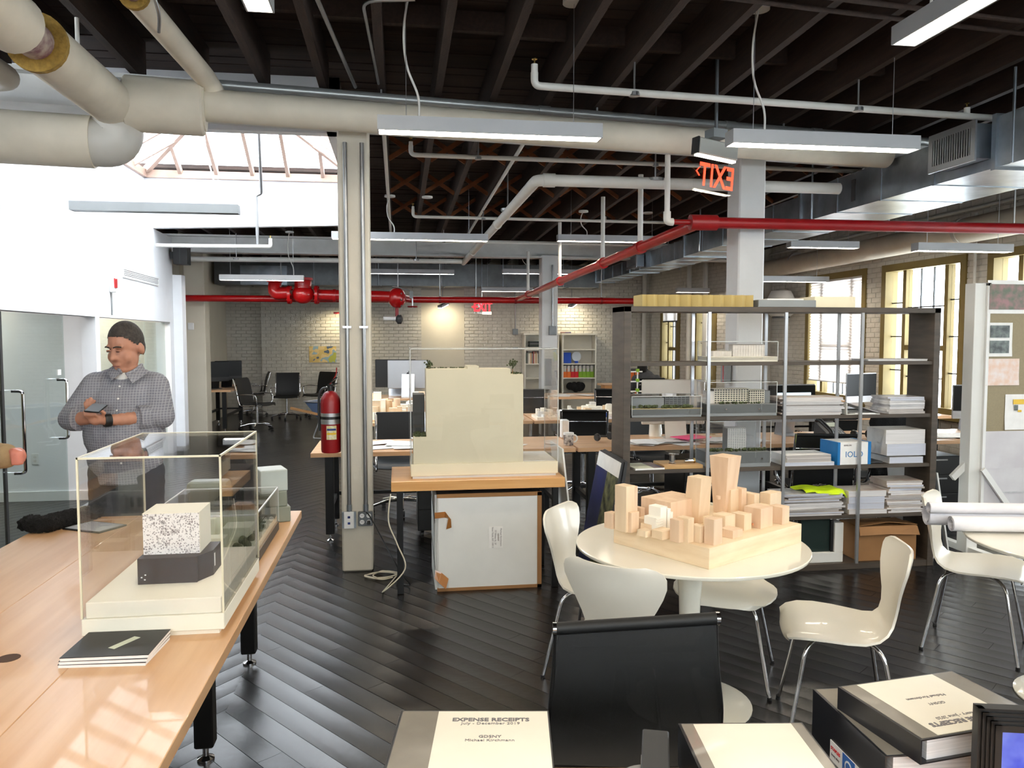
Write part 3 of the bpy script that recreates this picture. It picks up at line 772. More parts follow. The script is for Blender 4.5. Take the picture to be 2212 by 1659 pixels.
MB().cyl((2.36, 6.05, 2.62), (6.9, 6.05, 2.63), .045, 16).o('tube', 'darkred', t2, .6)
MB().cyl((2.30, 6.05, 2.62), (2.52, 6.05, 2.62), .062, 16).o('tee', 'darkred', t2, .6)
MB().cyl((2.12, 6.05, 2.62), (2.31, 6.05, 2.62), .022, 12).o('reducer', 'darkred', t2, .6)
MB().tube(rounded([(2.16, 6.05, 2.62), (2.11, 6.05, 2.62), (2.11, 6.05, 2.70)], .04), .03, 12).o('elbow', 'whitepipe', t2, .7)
MB().cyl((2.11, 6.05, 2.68), (2.11, 6.05, 3.14), .022, 12).o('drop_pipe', 'whitepipe', t2, .6)
for x in (jx(5.1), jx(6.0)): MB().cyl((x, 6.05, 2.64), (x, 6.05, zc(6.05)+.01), .007, 8).o('hanger_rod', 'conduit', t2)
for i, p in enumerate(drops[:4]):
    tag(MB().cyl((p.x, p.y, p.z+.02), (p.x, p.y, 3.27 if i else 3.1), .024 if i != 3 else .026, 12).o('sprinkler_drop', 'whitepipe', None, .6),
        ['white drop pipe where the slanting red pipe leaves the fire main', 'white drop pipe at the second coupling of the slanting red pipe', 'white drop pipe at the third coupling of the slanting red pipe', 'white drop pipe at the highest coupling of the slanting red pipe'][i], 'pipe')
# galvanised ducts
t = T('air_duct', 'big galvanised air duct with standing seams running to the back wall', 'duct')
def duct_seg(t, y0, y1, x0, x1, z0, z1):
    n = max(1, round((y1-y0)/.62))
    for k in range(n):
        a = y0+(y1-y0)*k/n; b = y0+(y1-y0)*(k+1)/n
        MB().box(x0, x1, a, b-.004, z0, z1).o('panel', 'galv', t)
        MB().box(x0-.006, x1+.006, b-.012, b+.008, z0-.006, z1+.006).o('seam', 'galv', t)
    MB().box(x0-.018, x1+.018, y1-.02, y1+.02, z0-.018, z1+.018).o('flange', 'galv', t)
duct_seg(t, 2.6, 4.9, 4.02, 4.84, 2.86, 3.20)
duct_seg(t, 4.9, 7.6, 4.06, 4.82, 2.87, 3.18)
duct_seg(t, 7.6, 11.0, 4.10, 4.76, 2.87, 3.15)
duct_seg(t, 11.0, 13.9, 4.16, 4.70, 2.87, 3.13)
duct_seg(t, 13.9, 16.55, 4.20, 4.60, 2.87, 3.10)
MB().box(4.052, 4.062, 6.62, 6.68, 2.93, 3.12).o('sealant_smear', 'dark', t)
for yy in (4.75, 7.3, 10.2, 13.2):
    for x in (4.02, 4.84): MB().cyl((x, yy, 2.86), (x, yy, 3.48), .01, 8).o('hanger_rod', 'galv', t)
def grille(y0, y1, x0, x1, z0, z1, label):
    g = T('duct_grille', label, 'vent', (0, 0, 0))
    MB().box(x0+.012, x1, y0+.02, y1-.02, z0+.02, z1-.02).o('collar', 'galv', g)
    mb = MB(); e = .045
    mb.box(x0, x0+.014, y0, y1, z0, z0+e); mb.box(x0, x0+.014, y0, y1, z1-e, z1); mb.box(x0, x0+.014, y0, y0+e, z0+e, z1-e); mb.box(x0, x0+.014, y1-e, y1, z0+e, z1-e)
    mb.o('grille_frame', 'alu', g)
    MB().box(x0+.011, x0+.0125, y0+e, y1-e, z0+e, z1-e).o('backing', 'dark', g)
    n = 16
    for k in range(n):
        y = y0+e+(y1-y0-2*e)*(k+.5)/n
        MB().box(x0+.001, x0+.011, y-.006, y+.004, z0+e, z1-e).o('blade', 'alu', g)
grille(4.96, 5.44, 3.91, 4.05, 2.92, 3.195, 'square supply grille with vertical blades on the near duct')
grille(13.0, 13.6, 4.0, 4.145, 2.88, 3.12, 'far supply grille on the duct near the white column')
t = T('cross_duct', 'dull galvanised duct running along the back wall under the joists', 'duct')
for k in range(12):
    a = -3.65+k*.66; MB().box(a, a+.65, 16.6, 17.1, 2.76, 3.22).o('panel', 'galvdull', t)
    MB().box(a+.645, a+.67, 16.585, 17.115, 2.745, 3.235).o('seam', 'galvdull', t)
for k in range(6): MB().cyl((-3.0+k*1.3, 16.6, 2.76), (-3.0+k*1.3, 16.6, 3.35), .012, 8).o('hanger_rod', 'galv', t)
MB().box(-3.1, -2.2, 16.35, 16.62, 2.74, 3.12).o('damper_box', 'galv', t)
t = T('spiral_duct', 'fat round white lagged pipe along the right wall above the windows', 'duct')
MB().cyl((6.72, 3.0, 3.02), (6.66, 14.0, 2.92), .15, 22).o('tube', 'lag', t, .6)
for yy in (8.6, 12.6): MB().cyl((6.69, yy, 2.97), (6.69, yy+.06, 2.97), .16, 22).o('seam', 'laggrey', t, .6)
tag(MB().tube([(6.86, 3.0, 3.28), (6.84, 13.9, 3.22)], .022, 10).o('thin_pipe', 'whitepipe', None, .7), 'thin white pipe above the fat round pipe on the right wall', 'pipe')
t = T('fan_hood', 'white curved fan hood on the wall past the white column', 'fan', (0, 0, 0))
MB().lathe([(.16, -.02), (.24, .04), (.25, .25), (.17, .42), (.05, .46)], 20, (6.62, 13.0, 2.08)).o('hood', 'whitepipe', t, .8)
MB().cbox((6.84, 13.0, 2.28), (.3, .2, .2)).o('wall_bracket', 'whitepipe', t)
MB().lathe([(.15, -.0), (.15, .03)], 20, (6.62, 13.0, 2.03)).o('inlet_grille', 'dark', t, .8)
# soil pipes in the far right corner and wall conduits
for i, (x, y) in enumerate(((5.62, 17.6), (5.93, 15.6), (6.0, 14.9))):
    tag(MB().cyl((x, y, 0), (x, y, 3.4), .05, 14).o('soil_pipe', 'whitepipe', None, .6), ['white vertical soil pipe in the far right corner', 'white vertical pipe between the two far windows', 'white vertical pipe at the jog of the right wall'][i], 'pipe')
tag(MB().cyl((6.9, 8.68, .9), (6.9, 8.68, 3.2), .018, 10).o('thin_conduit', 'whitepipe', None, .6), 'thin white vertical conduit between the two nearest windows', 'conduit')

# ---- linear pendant lamps
def lamp(label, c, L, rz=0., mat='warm', house='lamp', top=None, cord=None, canopies=(), group=None, deck=.004):
    t = T('linear_pendant_lamp', label, 'lamp', c, rz, group)
    w_, h = .125, .085
    mb = MB(); mb.box(-L/2, L/2, -w_/2, -w_/2+.008, 0, h); mb.box(-L/2, L/2, w_/2-.008, w_/2, 0, h); mb.box(-L/2, L/2, -w_/2+.008, w_/2-.008, h-.01, h)
    mb.o('housing', house, t)
    for s in (-1, 1): MB().box(min(s*L/2, s*(L/2+.008)), max(s*L/2, s*(L/2+.008)), -w_/2, w_/2, 0, h).o('end_cap', house, t)
    MB().box(-L/2+.002, L/2-.002, -w_/2+.009, w_/2-.009, .004, .014).o('diffuser', mat, t)
    zd = (zc(c[1])+.272 if top is None else top)-c[2]; zt = (zc(c[1])+deck if top is None else top)-c[2]
    for s in (-1, 1): MB().cyl((s*L*.38, 0, h), (s*L*.38, 0, zd), .0022, 6).o('suspension_wire', 'alu', t)
    if cord is not None:
        x = cord*L*.38
        MB().tube(spline([(x+.05, 0, h-.002), (x+.045, 0, h+.18*(zt-h)), (x-.02, .01, h+.42*(zt-h)), (x-.035, 0, h+.7*(zt-h)), (x+.0, 0, zt)]), .007, 8).o('power_cord', 'whitepipe', t, .9)
        MB().lathe([(.065, -.02), (.065, 0.), (.06, .004)], 18, (x, 0, zt-.002)).o('canopy', 'white', t, .6)
    for x in canopies: MB().lathe([(.065, -.02), (.065, 0.)], 18, (x, 0, zt-.002)).o('canopy', 'white', t, .6)
    return t
def lamp_px(label, x0, x1, yb, d, **k):
    a, b = ray(x0, yb), ray(x1, yb)
    a = CP+a*(d/a.dot(_f)); b = CP+b*(d/b.dot(_f)); c = (a+b)/2
    L = k.pop('L', None) or (b-a).length
    rz = k.pop('rz', 0.)
    return lamp(label, (c.x, c.y, c.z), L, rz, **k)
lamp_px('long warm pendant lamp hanging before the cream steam pipe', 822, 1300, 294, 4.72, cord=-.95, canopies=(.5,), deck=.262)
lamp_px('long warm pendant lamp over the exit sign beside the duct grille', 1567, 1990, 320, 4.95, cord=-.95, deck=.262)
lamp_px('unlit grey pendant lamp hanging in the skylight well', 168, 508, 459, 7.5, mat='lampdark', house='lampdark', cord=.85, top=4.2)
lamp_px('lit pendant lamp behind the cream column, crossed by the thick white pipe', 722, 1053, 519, 9.5, cord=-.35, canopies=(.2,))
lamp_px('lit pendant lamp in the second bay behind the slanting red pipe', 1203, 1440, 523, 10.6, cord=-.7, canopies=(.5,))
lamp_px('lit pendant lamp seen below the far beam beside the cream column', 790, 980, 592, 14.6, mat='cool')
lamp_px('lit pendant lamp before the far white column', 1085, 1256, 592, 14.6, mat='cool', cord=-.6)
lamp_px('bright white pendant lamp above the red check valve', 480, 653, 606, 12.3, mat='cool', house='white', cord=.9)
lamp_px('dim pendant lamp close to the back wall', 1040, 1150, 630, 16.2)
lamp_px('lit pendant lamp below the duct, right of the white column', 1700, 1855, 536, 10.0)
lamp_px('lit pendant lamp next to the nearest olive window', 1968, 2190, 544, 8.4)
lamp_px('lit pendant lamp before the pleated blind window', 1600, 1792, 609, 12.0)
lamp_px('small lit pendant lamp under the duct near the far corner', 1460, 1532, 632, 15.0)
a = onZ(560, 20, 3.22); lamp('warm pendant lamp overhead running toward the cream column', (a.x, a.y-.72, 3.22), 1.5, PI/2)
a = onZ(1953, 98, 3.10); lamp('warm pendant lamp overhead beside the big duct', (a.x, a.y-.75, 3.10), 1.5, PI/2, cord=.9)
for i, (x, y) in enumerate(((-.7, .4), (.9, .4), (3.0, .4), (5.2, .4), (-.2, -1.5), (2.0, -1.5), (4.2, -1.5), (5.3, 3.0))):  # extra lamps out of view, added to brighten the near surfaces
    lamp('added unseen pendant lamp brightening the front of the room', (x, y, 3.12), 1.5, PI/2, group='added unseen lamps over the front desks')
# ---- wall washers near the back wall
for i, (px_, py_) in enumerate(((956, 660), (1235, 659), (735, 676))):
    a = onY(px_, py_, 17.32)
    t = T('accent_lamp', ['small tilted wall washer lamp shining on the plaster infill', 'small tilted wall washer lamp above the white bookcase', 'small red wall washer lamp behind the cream column'][i], 'lamp', a)
    if i == 2: MB().box(-.14, .12, -.03, .03, -.02, .02).o('housing', 'red', t)
    else: MB().bar((-.07, -.16, -.03), (.10, .10, .06), .11, .05).o('housing', 'lamp', t)
    if i < 2: MB().bar((-.06, -.15, -.062), (.09, .09, .022), .09, .012).o('lens', 'cool', t)
    MB().cyl((0, 0, .03), (0, 0, zc(a.y)+.272-a.z), .008, 8).o('stem', 'conduit', t)
    if i < 3:
        ld = bpy.data.lights.new('accent_lamp_beam', 'SPOT'); ld.energy = 26; ld.color = (1, .86, .55); ld.spot_size = 2.7; ld.spot_blend = .8; ld.shadow_soft_size = .06
        lo = bpy.data.objects.new('accent_lamp_beam', ld); COL.objects.link(lo); lo.parent = t; lo.location = (0, -.1, -.06); lo.rotation_euler = (math.radians(40), 0, 0)
# ---- exit signs
M['exitred'] = emit('exit_red', (255, 70, 40), 1.6)
M['exitred2'] = emit('exit_red_bright', (255, 30, 40), 3.0)
M['ledbar'] = emit('exit_led_bar', (255, 252, 235), 5)
a = CP+ray(1547, 300)*(5.5/ray(1547, 300).dot(_f))
t = T('exit_sign', 'clear edge lit exit sign seen from behind, hung on a grey pole', 'sign', (a.x, a.y, a.z), math.radians(16))
R8 = RY(math.radians(4.5))
MB().cyl((0, 0, .05), (0, 0, zc(a.y)+.272-a.z), .013, 10).o('pole', 'galv', t, .6)
MB().box(-.06, .06, -.05, .05, 0, .06).o('ceiling_box', 'grey', t)
h_ = MB(R8).box(-.165, .175, -.035, .035, -.13, -.02).o('housing', 'silver', t, None, .008)
MB(R8).box(-.176, -.163, -.036, .036, -.132, -.018).o('end_cap', 'black', t)
MB(R8).box(-.16, .17, -.02, .02, -.142, -.128).o('light_bar', 'ledbar', t)
pn = MB(R8).box(-.165, .165, -.004, .004, -.385, -.13).o('panel', 'acrylic', t)
lo = lettering('EXIT', .225, 'exitred', pn, R8 @ TR(.028, -.0055, -.268) @ Matrix.Scale(.66, 4, (1, 0, 0)) @ RX(PI/2), flip=True, bold=.003)
mb = MB(R8); mb.bar((-.150, -.0055, -.245), (-.122, -.0055, -.215), .0015, .014, (0, 1, 0)); mb.bar((-.150, -.0055, -.245), (-.122, -.0055, -.275), .0015, .014, (0, 1, 0)); mb.o('chevron', 'exitred', pn)
a = onY(1043, 665, 16.4)
t = T('exit_sign', 'small red lit exit sign in front of the back wall', 'sign', (a.x, a.y, a.z))
MB().cyl((-.02, 0, .1), (-.02, 0, zc(a.y)+.272-a.z), .008, 8).o('pole', 'galv', t)
pn = MB().box(-.2, .19, -.01, .01, -.12, .11).o('panel', 'acrylic', t)
MB().box(-.2, .19, -.03, .03, .10, .14).o('housing', 'alu', t)
lettering('EXIT', .26, 'exitred2', pn, TR(.0, -.013, .01) @ Matrix.Scale(.72, 4, (1, 0, 0)) @ RX(PI/2), bold=.008)
lettering('<', .16, 'exitred2', pn, TR(-.2, -.013, .01) @ RX(PI/2))
MB().box(-.02, .18, -.018, -.011, -.14, -.08).o('notice_strip', 'paper', pn)
# black speaker on the jamb
a = onY(388, 556, 12.42)
t = T('loudspeaker', 'black box loudspeaker at the top end of the left wall', 'speaker', (a.x+.1, 12.16, a.z))
MB().box(-.1, .1, -.1, .1, -.13, .13).o('cabinet', 'black', t, None, .006)
MB().box(-.012, .002, -.104, -.1, -.12, .12).o('seam', 'dark', t)
MB().box(-.16, -.1, -.03, .03, -.05, .05).o('bracket', 'dark', t)
a = onY(412, 705, 13.98); 
tag(MB().box(a.x-.05, a.x+.05, 13.975, 14.005, a.z-.06, a.z+.06).o('control_box', 'white', None, None, .01), 'small white control box on the pale pier', 'switch')
# ============================================================ the long bench on the left and what stands on it
TZ = .77
t = T('work_bench', 'long orange maple work bench on black steel legs', 'table', (0, 0, 0))
M['benchhole'] = pm('dark_hole', (70, 45, 25), .8)
for k in range(3):
    x0 = -1.775+k*.415; MB().box(x0, x0+.4145, .7, 4.36, TZ-.04, TZ).o('top_plank', 'bench', t, None, .002)
MB().lathe([(.032, 0), (.032, .0012)], 20, (*onZ(18, 1422, TZ).xy, TZ-.0003)).o('cable_hole', 'benchhole', t)
for yy in (1.2, 3.25, 4.2):
    for x in (-.79, -1.52):
        l = MB().cbox((x, yy, .38), (.075, .075, .64)).o('leg', 'blackmetal', t, None, .006)
        MB().lathe([(.034, 0), (.034, .008), (.012, .018), (.012, .065)], 16, (x, yy, 0)).o('levelling_foot', 'chrome', l, .6)
    MB().box(-1.52, -.79, yy-.03, yy+.03, .27, .33).o('cross_rail', 'blackmetal', t)
    MB().box(-1.55, -.76, yy-.03, yy+.03, TZ-.08, TZ-.04).o('top_rail', 'blackmetal', t)
def acrylic_case(t, x0, x1, y0, y1, z0, z1, edge='acrylicedge', th=.006, e=.005):
    for nm, b in (('pane', (x0, x1, y0, y0+th, z0, z1-th)), ('pane', (x0, x1, y1-th, y1, z0, z1-th)), ('pane', (x0, x0+th, y0+th, y1-th, z0, z1-th)), ('pane', (x1-th, x1, y0+th, y1-th, z0, z1-th)), ('pane', (x0, x1, y0, y1, z1-th, z1))):
        MB().box(*b).o(nm, 'acrylic', t)
    g = .0008
    for x in (x0, x1):
        for y in (y0, y1):
            sx = 1 if x == x0 else -1; sy = 1 if y == y0 else -1
            a, b = sorted((x-sx*g, x+sx*e)); c, d = sorted((y-sy*g, y+sy*e)); MB().box(a, b, c, d, z0, z1+g).o('edge', edge, t)
    for y in (y0, y1):
        sy = 1 if y == y0 else -1; c, d = sorted((y-sy*g, y+sy*e)); MB().box(x0, x1, c, d, z1-e, z1+g).o('edge', edge, t)
    for x in (x0, x1):
        sx = 1 if x == x0 else -1; a, b = sorted((x-sx*g, x+sx*e)); MB().box(a, b, y0, y1, z1-e, z1+g).o('edge', edge, t)
# nearest model: white stepped base, pierced white cube on a dark block, under an acrylic cover
M['pierced'] = None
def pierced():
    m, nt, b = _nodes('white_pierced_facade')
    tc = nt.nodes.new('ShaderNodeTexCoord'); br = nt.nodes.new('ShaderNodeTexVoronoi'); br.distance = 'CHEBYCHEV'; br.inputs['Scale'].default_value = 150
    n = nt.nodes.new('ShaderNodeTexNoise'); n.inputs['Scale'].default_value = 38
    nt.links.new(tc.outputs['Object'], br.inputs['Vector']); nt.links.new(tc.outputs['Object'], n.inputs['Vector'])
    a = nt.nodes.new('ShaderNodeMath'); a.operation = 'MULTIPLY'; nt.links.new(br.outputs['Distance'], a.inputs[0]); nt.links.new(n.outputs['Fac'], a.inputs[1])
    cr = nt.nodes.new('ShaderNodeValToRGB'); cr.color_ramp.interpolation = 'LINEAR'
    cr.color_ramp.elements[0].position = .07; cr.color_ramp.elements[0].color = lin((120, 112, 112)); cr.color_ramp.elements[1].position = .21; cr.color_ramp.elements[1].color = lin((236, 232, 228))
    nt.links.new(a.outputs[0], cr.inputs[0]); nt.links.new(cr.outputs[0], b.inputs['Base Color']); b.inputs['Roughness'].default_value = .7
    return m
M['pierced'] = pierced()
M['brownblack'] = pm('dark_brown_block', (36, 27, 24), .6, var=.1)
t = T('display_model', 'pierced white cube on dark block under a yellow edged acrylic cover', 'model', (-.77, 2.88, TZ+.0005), 0)
MB().box(-.20, .195, -.305, .30, 0, .016).o('plinth', 'creamcard', t)
MB().box(-.213, .213, -.318, .318, .016, .068).o('base_block', 'creamcard', t, None, .002)
MB().box(-.203, .203, -.308, .308, .068, .118).o('base_block', 'creamcard', t, None, .002)
mb = MB(); mb.prism([(-.10, -.14), (.09, -.14), (.09, -.13), (.125, -.06), (.125, .06), (.07, .06), (.07, -.03), (.03, -.03), (.03, .06), (-.10, .06)], .118, .205); mb.o('dark_block', 'brownblack', t)
for k, (dx, dz) in enumerate(((0, 0), (.012, .008), (.010, -.008))): MB().box(-.09+dx, -.085+dx, -.1412, -.139, .14+dz, .144+dz).o('dot_light', 'paper', t)
MB().box(.1252, .1262, -.045, -.035, .145, .19).o('lit_slot', 'paper', t)
cb = MB().box(-.095, .088, -.09, .07, .2, .345).o('pierced_cube', 'pierced', t)
MB().box(-.096, .089, -.091, .071, .345, .347).o('cube_roof', 'creamcard', cb)
MB().box(.0, .088, -.03, .07, .15, .2).o('cube_leg', 'pierced', t)
MB().box(.0882, .0892, -.09, .07, .2, .345).o('cube_side', 'creamcard', cb)
acrylic_case(t, -.213, .213, -.318, .318, .070, .575)
# second case
M['darkbase'] = pm('dark_grey_base', (58, 58, 56), .5, var=.06)
M['sitegreen'] = pm('model_foliage', (72, 84, 50), .9, var=.4, scale=70, bump=.8, bscale=120)
M['palegreen'] = pm('pale_site_card', (196, 200, 180), .7, var=.04)
t = T('display_model', 'low acrylic case with pale campus model behind the pierced cube', 'model', (-.81, 3.64, TZ+.0005))
MB().box(-.22, .22, -.30, .31, 0, .04).o('base_block', 'darkbase', t)
MB().box(-.21, .21, -.29, .30, .04, .052).o('site_board', 'palegreen', t)
for x, y, w_, d, h in ((-.13, -.2, .14, .1, .075), (.03, -.21, .1, .07, .05), (.1, -.05, .12, .12, .06), (-.08, .02, .16, .14, .09), (.06, .16, .16, .1, .07), (-.14, .2, .1, .12, .06)):
    MB().box(x-w_/2, x+w_/2, y-d/2, y+d/2, .052, .052+h).o('building_block', 'palegreen', t, None, .002)
mb = MB(); rr = random.Random(4)
for k in range(26):
    mb.sph((.14+rr.uniform(-.02, .03), -.27+k*.021, .062), .013+rr.random()*.006, 7, 5)
mb.o('hedge', 'sitegreen', t, 1)
acrylic_case(t, -.22, .22, -.30, .31, .041, .21, 'acrylicedge2')
# soapstone blocks stacked at the far end
M['stone'] = pm('grey_green_soapstone', (122, 126, 112), .5, var=.12, scale=5)
M['stonelight'] = pm('pale_soapstone', (168, 174, 168), .45, var=.1, scale=5)
def blk(label, px_, py_, Y, w_, d, z0, z1, mat, rz=0, bev=.006, chip=False):
    p = onY(px_, py_, Y); t = None
    mb = MB(RZ(rz)); mb.box(-w_/2, w_/2, -d/2, d/2, 0, z1-z0)
    o = mb.o('stone_block', mat, None, None, bev, 2); o.location = (p.x, Y, z0)
    return tag(o, label, 'stone')
blk('wide dark soapstone block under a rounded one on the bench', 440, 1090, 4.12, .24, .14, TZ, .868, 'stone')
blk('soapstone block with rounded corner on top of the wide block', 452, 1050, 4.12, .20, .12, .867, .992, 'stone', 0, .022)
blk('lowest soapstone block of the pile at the bench corner', 590, 1090, 4.16, .15, .16, TZ, .85, 'stone', .3)
blk('middle soapstone block of the pile at the bench corner', 588, 1066, 4.16, .14, .14, .849, .93, 'stone', .2)
blk('pale top soapstone block of the pile at the bench corner', 586, 1030, 4.16, .135, .15, .929, 1.04, 'stonelight', .35)
# honey maple arch between the stones
t = MB().prismy([(-.11, 0), (-.11, .09), (-.03, .13), (.06, .13), (.11, .08), (.11, 0), (.075, 0), (.06, .055), (.0, .08), (-.04, .055), (-.055, 0)], -.06, .06).o('wooden_arch', 'maple', None, None, .003)
p = onY(520, 1080, 4.04); t.scale = (.75, .75, .9); t.location = (p.x, 4.03, TZ+.0005); tag(t, 'honey maple arch block between the soapstone blocks', 'block')
# black notebooks
M['notebook'] = pm('black_card_cover', (30, 29, 29), .5, var=.1)
c = Vector((-.845, 2.452, TZ))
for k in range(3):
    t = T('notebook', ['black notebook lying lowest in the small pile', 'middle black notebook of the small pile', 'topmost black notebook with a pale label'][k], 'notebook', (c.x+.002*k, c.y, TZ+.0105*k), math.radians(-4+k))
    MB().box(-.121, .121, -.098, .098, 0, .0085).o('pages', 'paper', t)
    MB().box(-.122, .122, -.099, .099, .0085, .0105).o('cover', 'notebook', t)
    if k == 2:
        mm = TR(.02, .0, 0) @ RZ(math.radians(62)); MB(mm).box(-.048, .048, -.012, .012, .0105, .0109).o('label', 'palegreen', t)
# black fringed scarf and tablet
M['fur'] = pm('black_knit', (12, 12, 13), .95, var=.4, scale=90, bump=1., bscale=160)
def surf(name, mat, shapes, voxel, parent=None, smooth_it=0):
    mb = MB()
    for f in shapes: f(mb)
    me = mb.mesh(name+'_raw'); ob = bpy.data.objects.new(name+'_raw', me); COL.objects.link(ob)
    md = ob.modifiers.new('r', 'REMESH'); md.mode = 'VOXEL'; md.voxel_size = voxel; md.use_smooth_shade = True
    if smooth_it:
        ms = ob.modifiers.new('s', 'SMOOTH'); ms.factor = .5; ms.iterations = smooth_it
    dg = bpy.context.evaluated_depsgraph_get(); me2 = bpy.data.meshes.new_from_object(ob.evaluated_get(dg))
    bpy.data.objects.remove(ob); bpy.data.meshes.remove(me)
    for p in me2.polygons: p.use_smooth = True
    me2.name = name
    return obj(name, me2, mat, parent)
pA, pB = onZ(95, 1146, TZ), onZ(205, 1118, TZ)
rr = random.Random(9)
def scarf(mb):
    d = (pB-pA)
    for k in range(14):
        q = pA+d*(k/13); mb.sph((q.x+rr.uniform(-.01, .01), q.y+rr.uniform(-.01, .01), TZ+.03), .05+.012*rr.random()-.012*(k/13), 10, 7, (1, 1.2, .72))
    for k in range(16):
        a = PI*.75+PI*.9*k/15; mb.sph((pA.x+.075*math.cos(a), pA.y+.05*math.sin(a)+.01, TZ+.03+.012*rr.random()), .022+.012*rr.random(), 8, 6, (1.3, 1, 1))
sc_ = surf('scarf', 'fur', [scarf], .009)
for v in sc_.data.vertices:
    v.co += v.normal*rr.uniform(-.004, .012)
    v.co.z = max(v.co.z, TZ+.0008)
tag(sc_, 'black knitted scarf with fringed end lying on the bench', 'scarf')
p = onZ(205, 1140, TZ)
t = T('tablet', 'slim tablet with pale screen lying beside the scarf', 'tablet', (p.x, p.y, TZ), math.radians(-28))
MB().box(-.12, .12, -.085, .085, 0, .008).o('case', 'black', t, None, .003)
M['palescreen'] = pm('pale_glossy_screen', (205, 212, 222), .08, var=.02)
MB().box(-.108, .108, -.075, .075, .008, .0086).o('screen', 'palescreen', t)

# ============================================================ people
YM_ = 4.66
def J(px_, py_, dy=0.): return onY(px_, py_, YM_+dy)
def limb(pts, rs, n=14):
    def f(mb):
        P_ = [Vector(p) for p in pts]
        for i in range(len(P_)-1):
            for k in range(9):
                t = k/8; r = rs[i]*(1-t)+rs[i+1]*t; c_ = P_[i].lerp(P_[i+1], t); mb.sph(c_, r, n, 10)
    return f
def ell(c, r, sz=(1, 1, 1)):
    return lambda mb: mb.sph(c, r, 18, 12, sz)
man = T('person', 'man in checked grey shirt with folded arms looking at a phone', 'person', (0, 0, 0))
M['manskin'] = pm('man_skin', (178, 126, 102), .5, var=.07, scale=18)
hx = J(269, 752); ch = hx
LA_s, LA_e, LA_w = J(332, 836, .06), J(350, 899, -.02), J(232, 908, -.20)      # his left arm (watch)
RA_s, RA_e, RA_w = J(210, 836, .02), J(152, 905, -.06), J(205, 903, -.15)
hip = J(272, 1000, .06); che = J(272, 880, .05)
def finger(mb, pts, r):
    P_ = [Vector(p) for p in pts]
    for i in range(len(P_)-1):
        for k in range(6): mb.sph(P_[i].lerp(P_[i+1], k/5), r, 8, 6)
def hand_phone(mb):    # left hand under the phone, fingers curled over its front edge
    w_ = LA_w; palm = J(206, 905, -.24)
    for k in range(8): mb.sph(Vector(w_).lerp(palm, k/7), .030-.002*k/7, 12, 8, (1, .8, .9))
    mb.sph(palm, .036, 12, 8, (1.05, .75, .95))
    for k, (dx, l) in enumerate(((-.028, .055), (-.010, .062), (.008, .058), (.025, .048))):
        b = palm+Vector((dx-.004, -.014, .012)); finger(mb, [b, b+Vector((-.006, -.026, .012)), b+Vector((-.008, -.022, .030))], .0088-.0004*k)
    th = palm+Vector((.034, .0, .01)); finger(mb, [th, th+Vector((.016, -.016, .022)), th+Vector((.006, -.034, .038))], .0105)
def hand_open(mb):     # right hand raised behind the phone, fingers spread
    palm = J(192, 893, -.16)
    for k in range(7): mb.sph(Vector(RA_w).lerp(palm, k/6), .028, 12, 8)
    mb.sph(palm, .034, 12, 8, (.9, .7, 1))
    for px_, py_, r in ((183, 871, .0085), (188, 864, .009), (196, 860, .0095), (204, 866, .009)):
        e = J(px_, py_, -.19); m_ = palm.lerp(e, .55)+Vector((0, -.012, .004)); finger(mb, [palm+(e-palm)*.25, m_, e], r)
    th = J(213, 884, -.18); finger(mb, [palm+Vector((.02, -.005, .0)), palm.lerp(th, .6), th], .0105)
YAWH = math.radians(-24)
def headm(c, yaw, pit): return Matrix.Translation(c) @ RZ(yaw) @ RX(pit)
MH = headm(hx, YAWH, math.radians(15))
def face(mb, m_=MH):
    old = mb.m; mb.m = m_
    mb.sph((0, .02, .03), .096, 20, 14, (.84, 1.06, 1.14))      # skull
    mb.sph((0, -.015, -.045), .078, 18, 12, (.92, .98, 1.18))     # jaw
    mb.sph((0, -.055, -.105), .036, 12, 8, (1.2, .9, .8))        # chin
    mb.sph((0, -.02, -.11), .055, 12, 8, (1.15, 1, .7))
    for s in (-1, 1):
        mb.sph((s*.042, -.048, -.04), .034, 12, 8, (1, .8, 1.15))  # cheek
        mb.sph((s*.032, -.070, .028), .021, 10, 8, (1.3, .7, .45))  # brow
        mb.sph((s*.087, .03, -.012), .03, 10, 8, (.4, .7, 1.1))     # ear
        mb.sph((s*.013, -.098, -.032), .011, 8, 6)                  # nostril
    for k in range(7): mb.sph((0, -.084-.022*k/6, .012-.042*k/6), .010+.004*k/6, 8, 6)   # nose
    mb.sph((0, -.083, -.071), .021, 12, 8, (1.5, .55, .30))       # upper lip
    mb.sph((0, -.080, -.083), .019, 12, 8, (1.35, .55, .38))
    mb.m = old
neck = limb([J(276, 800, .03), J(276, 835, .05)], [.062, .072])
legL = limb([J(312, 1010, .05), (J(318, 1200, .03)), Vector((J(320, 1200).x+.01, YM_+.05, .09))], [.098, .068, .045])
legR = limb([J(238, 1010, .05), (J(232, 1200, .0)), Vector((J(230, 1200).x, YM_+.02, .09))], [.098, .068, .045])
body = surf('body', 'manskin', [face, neck, ell(che, .16, (1.1, .8, 1.4)), ell(hip, .15, (1.1, .8, 1)), limb([LA_s, LA_e], [.062, .048]), limb([LA_e, LA_w], [.047, .03]), limb([RA_s, RA_e], [.06, .047]), limb([RA_e, RA_w], [.046, .03]), hand_phone, hand_open, legL, legR], .0072, man)
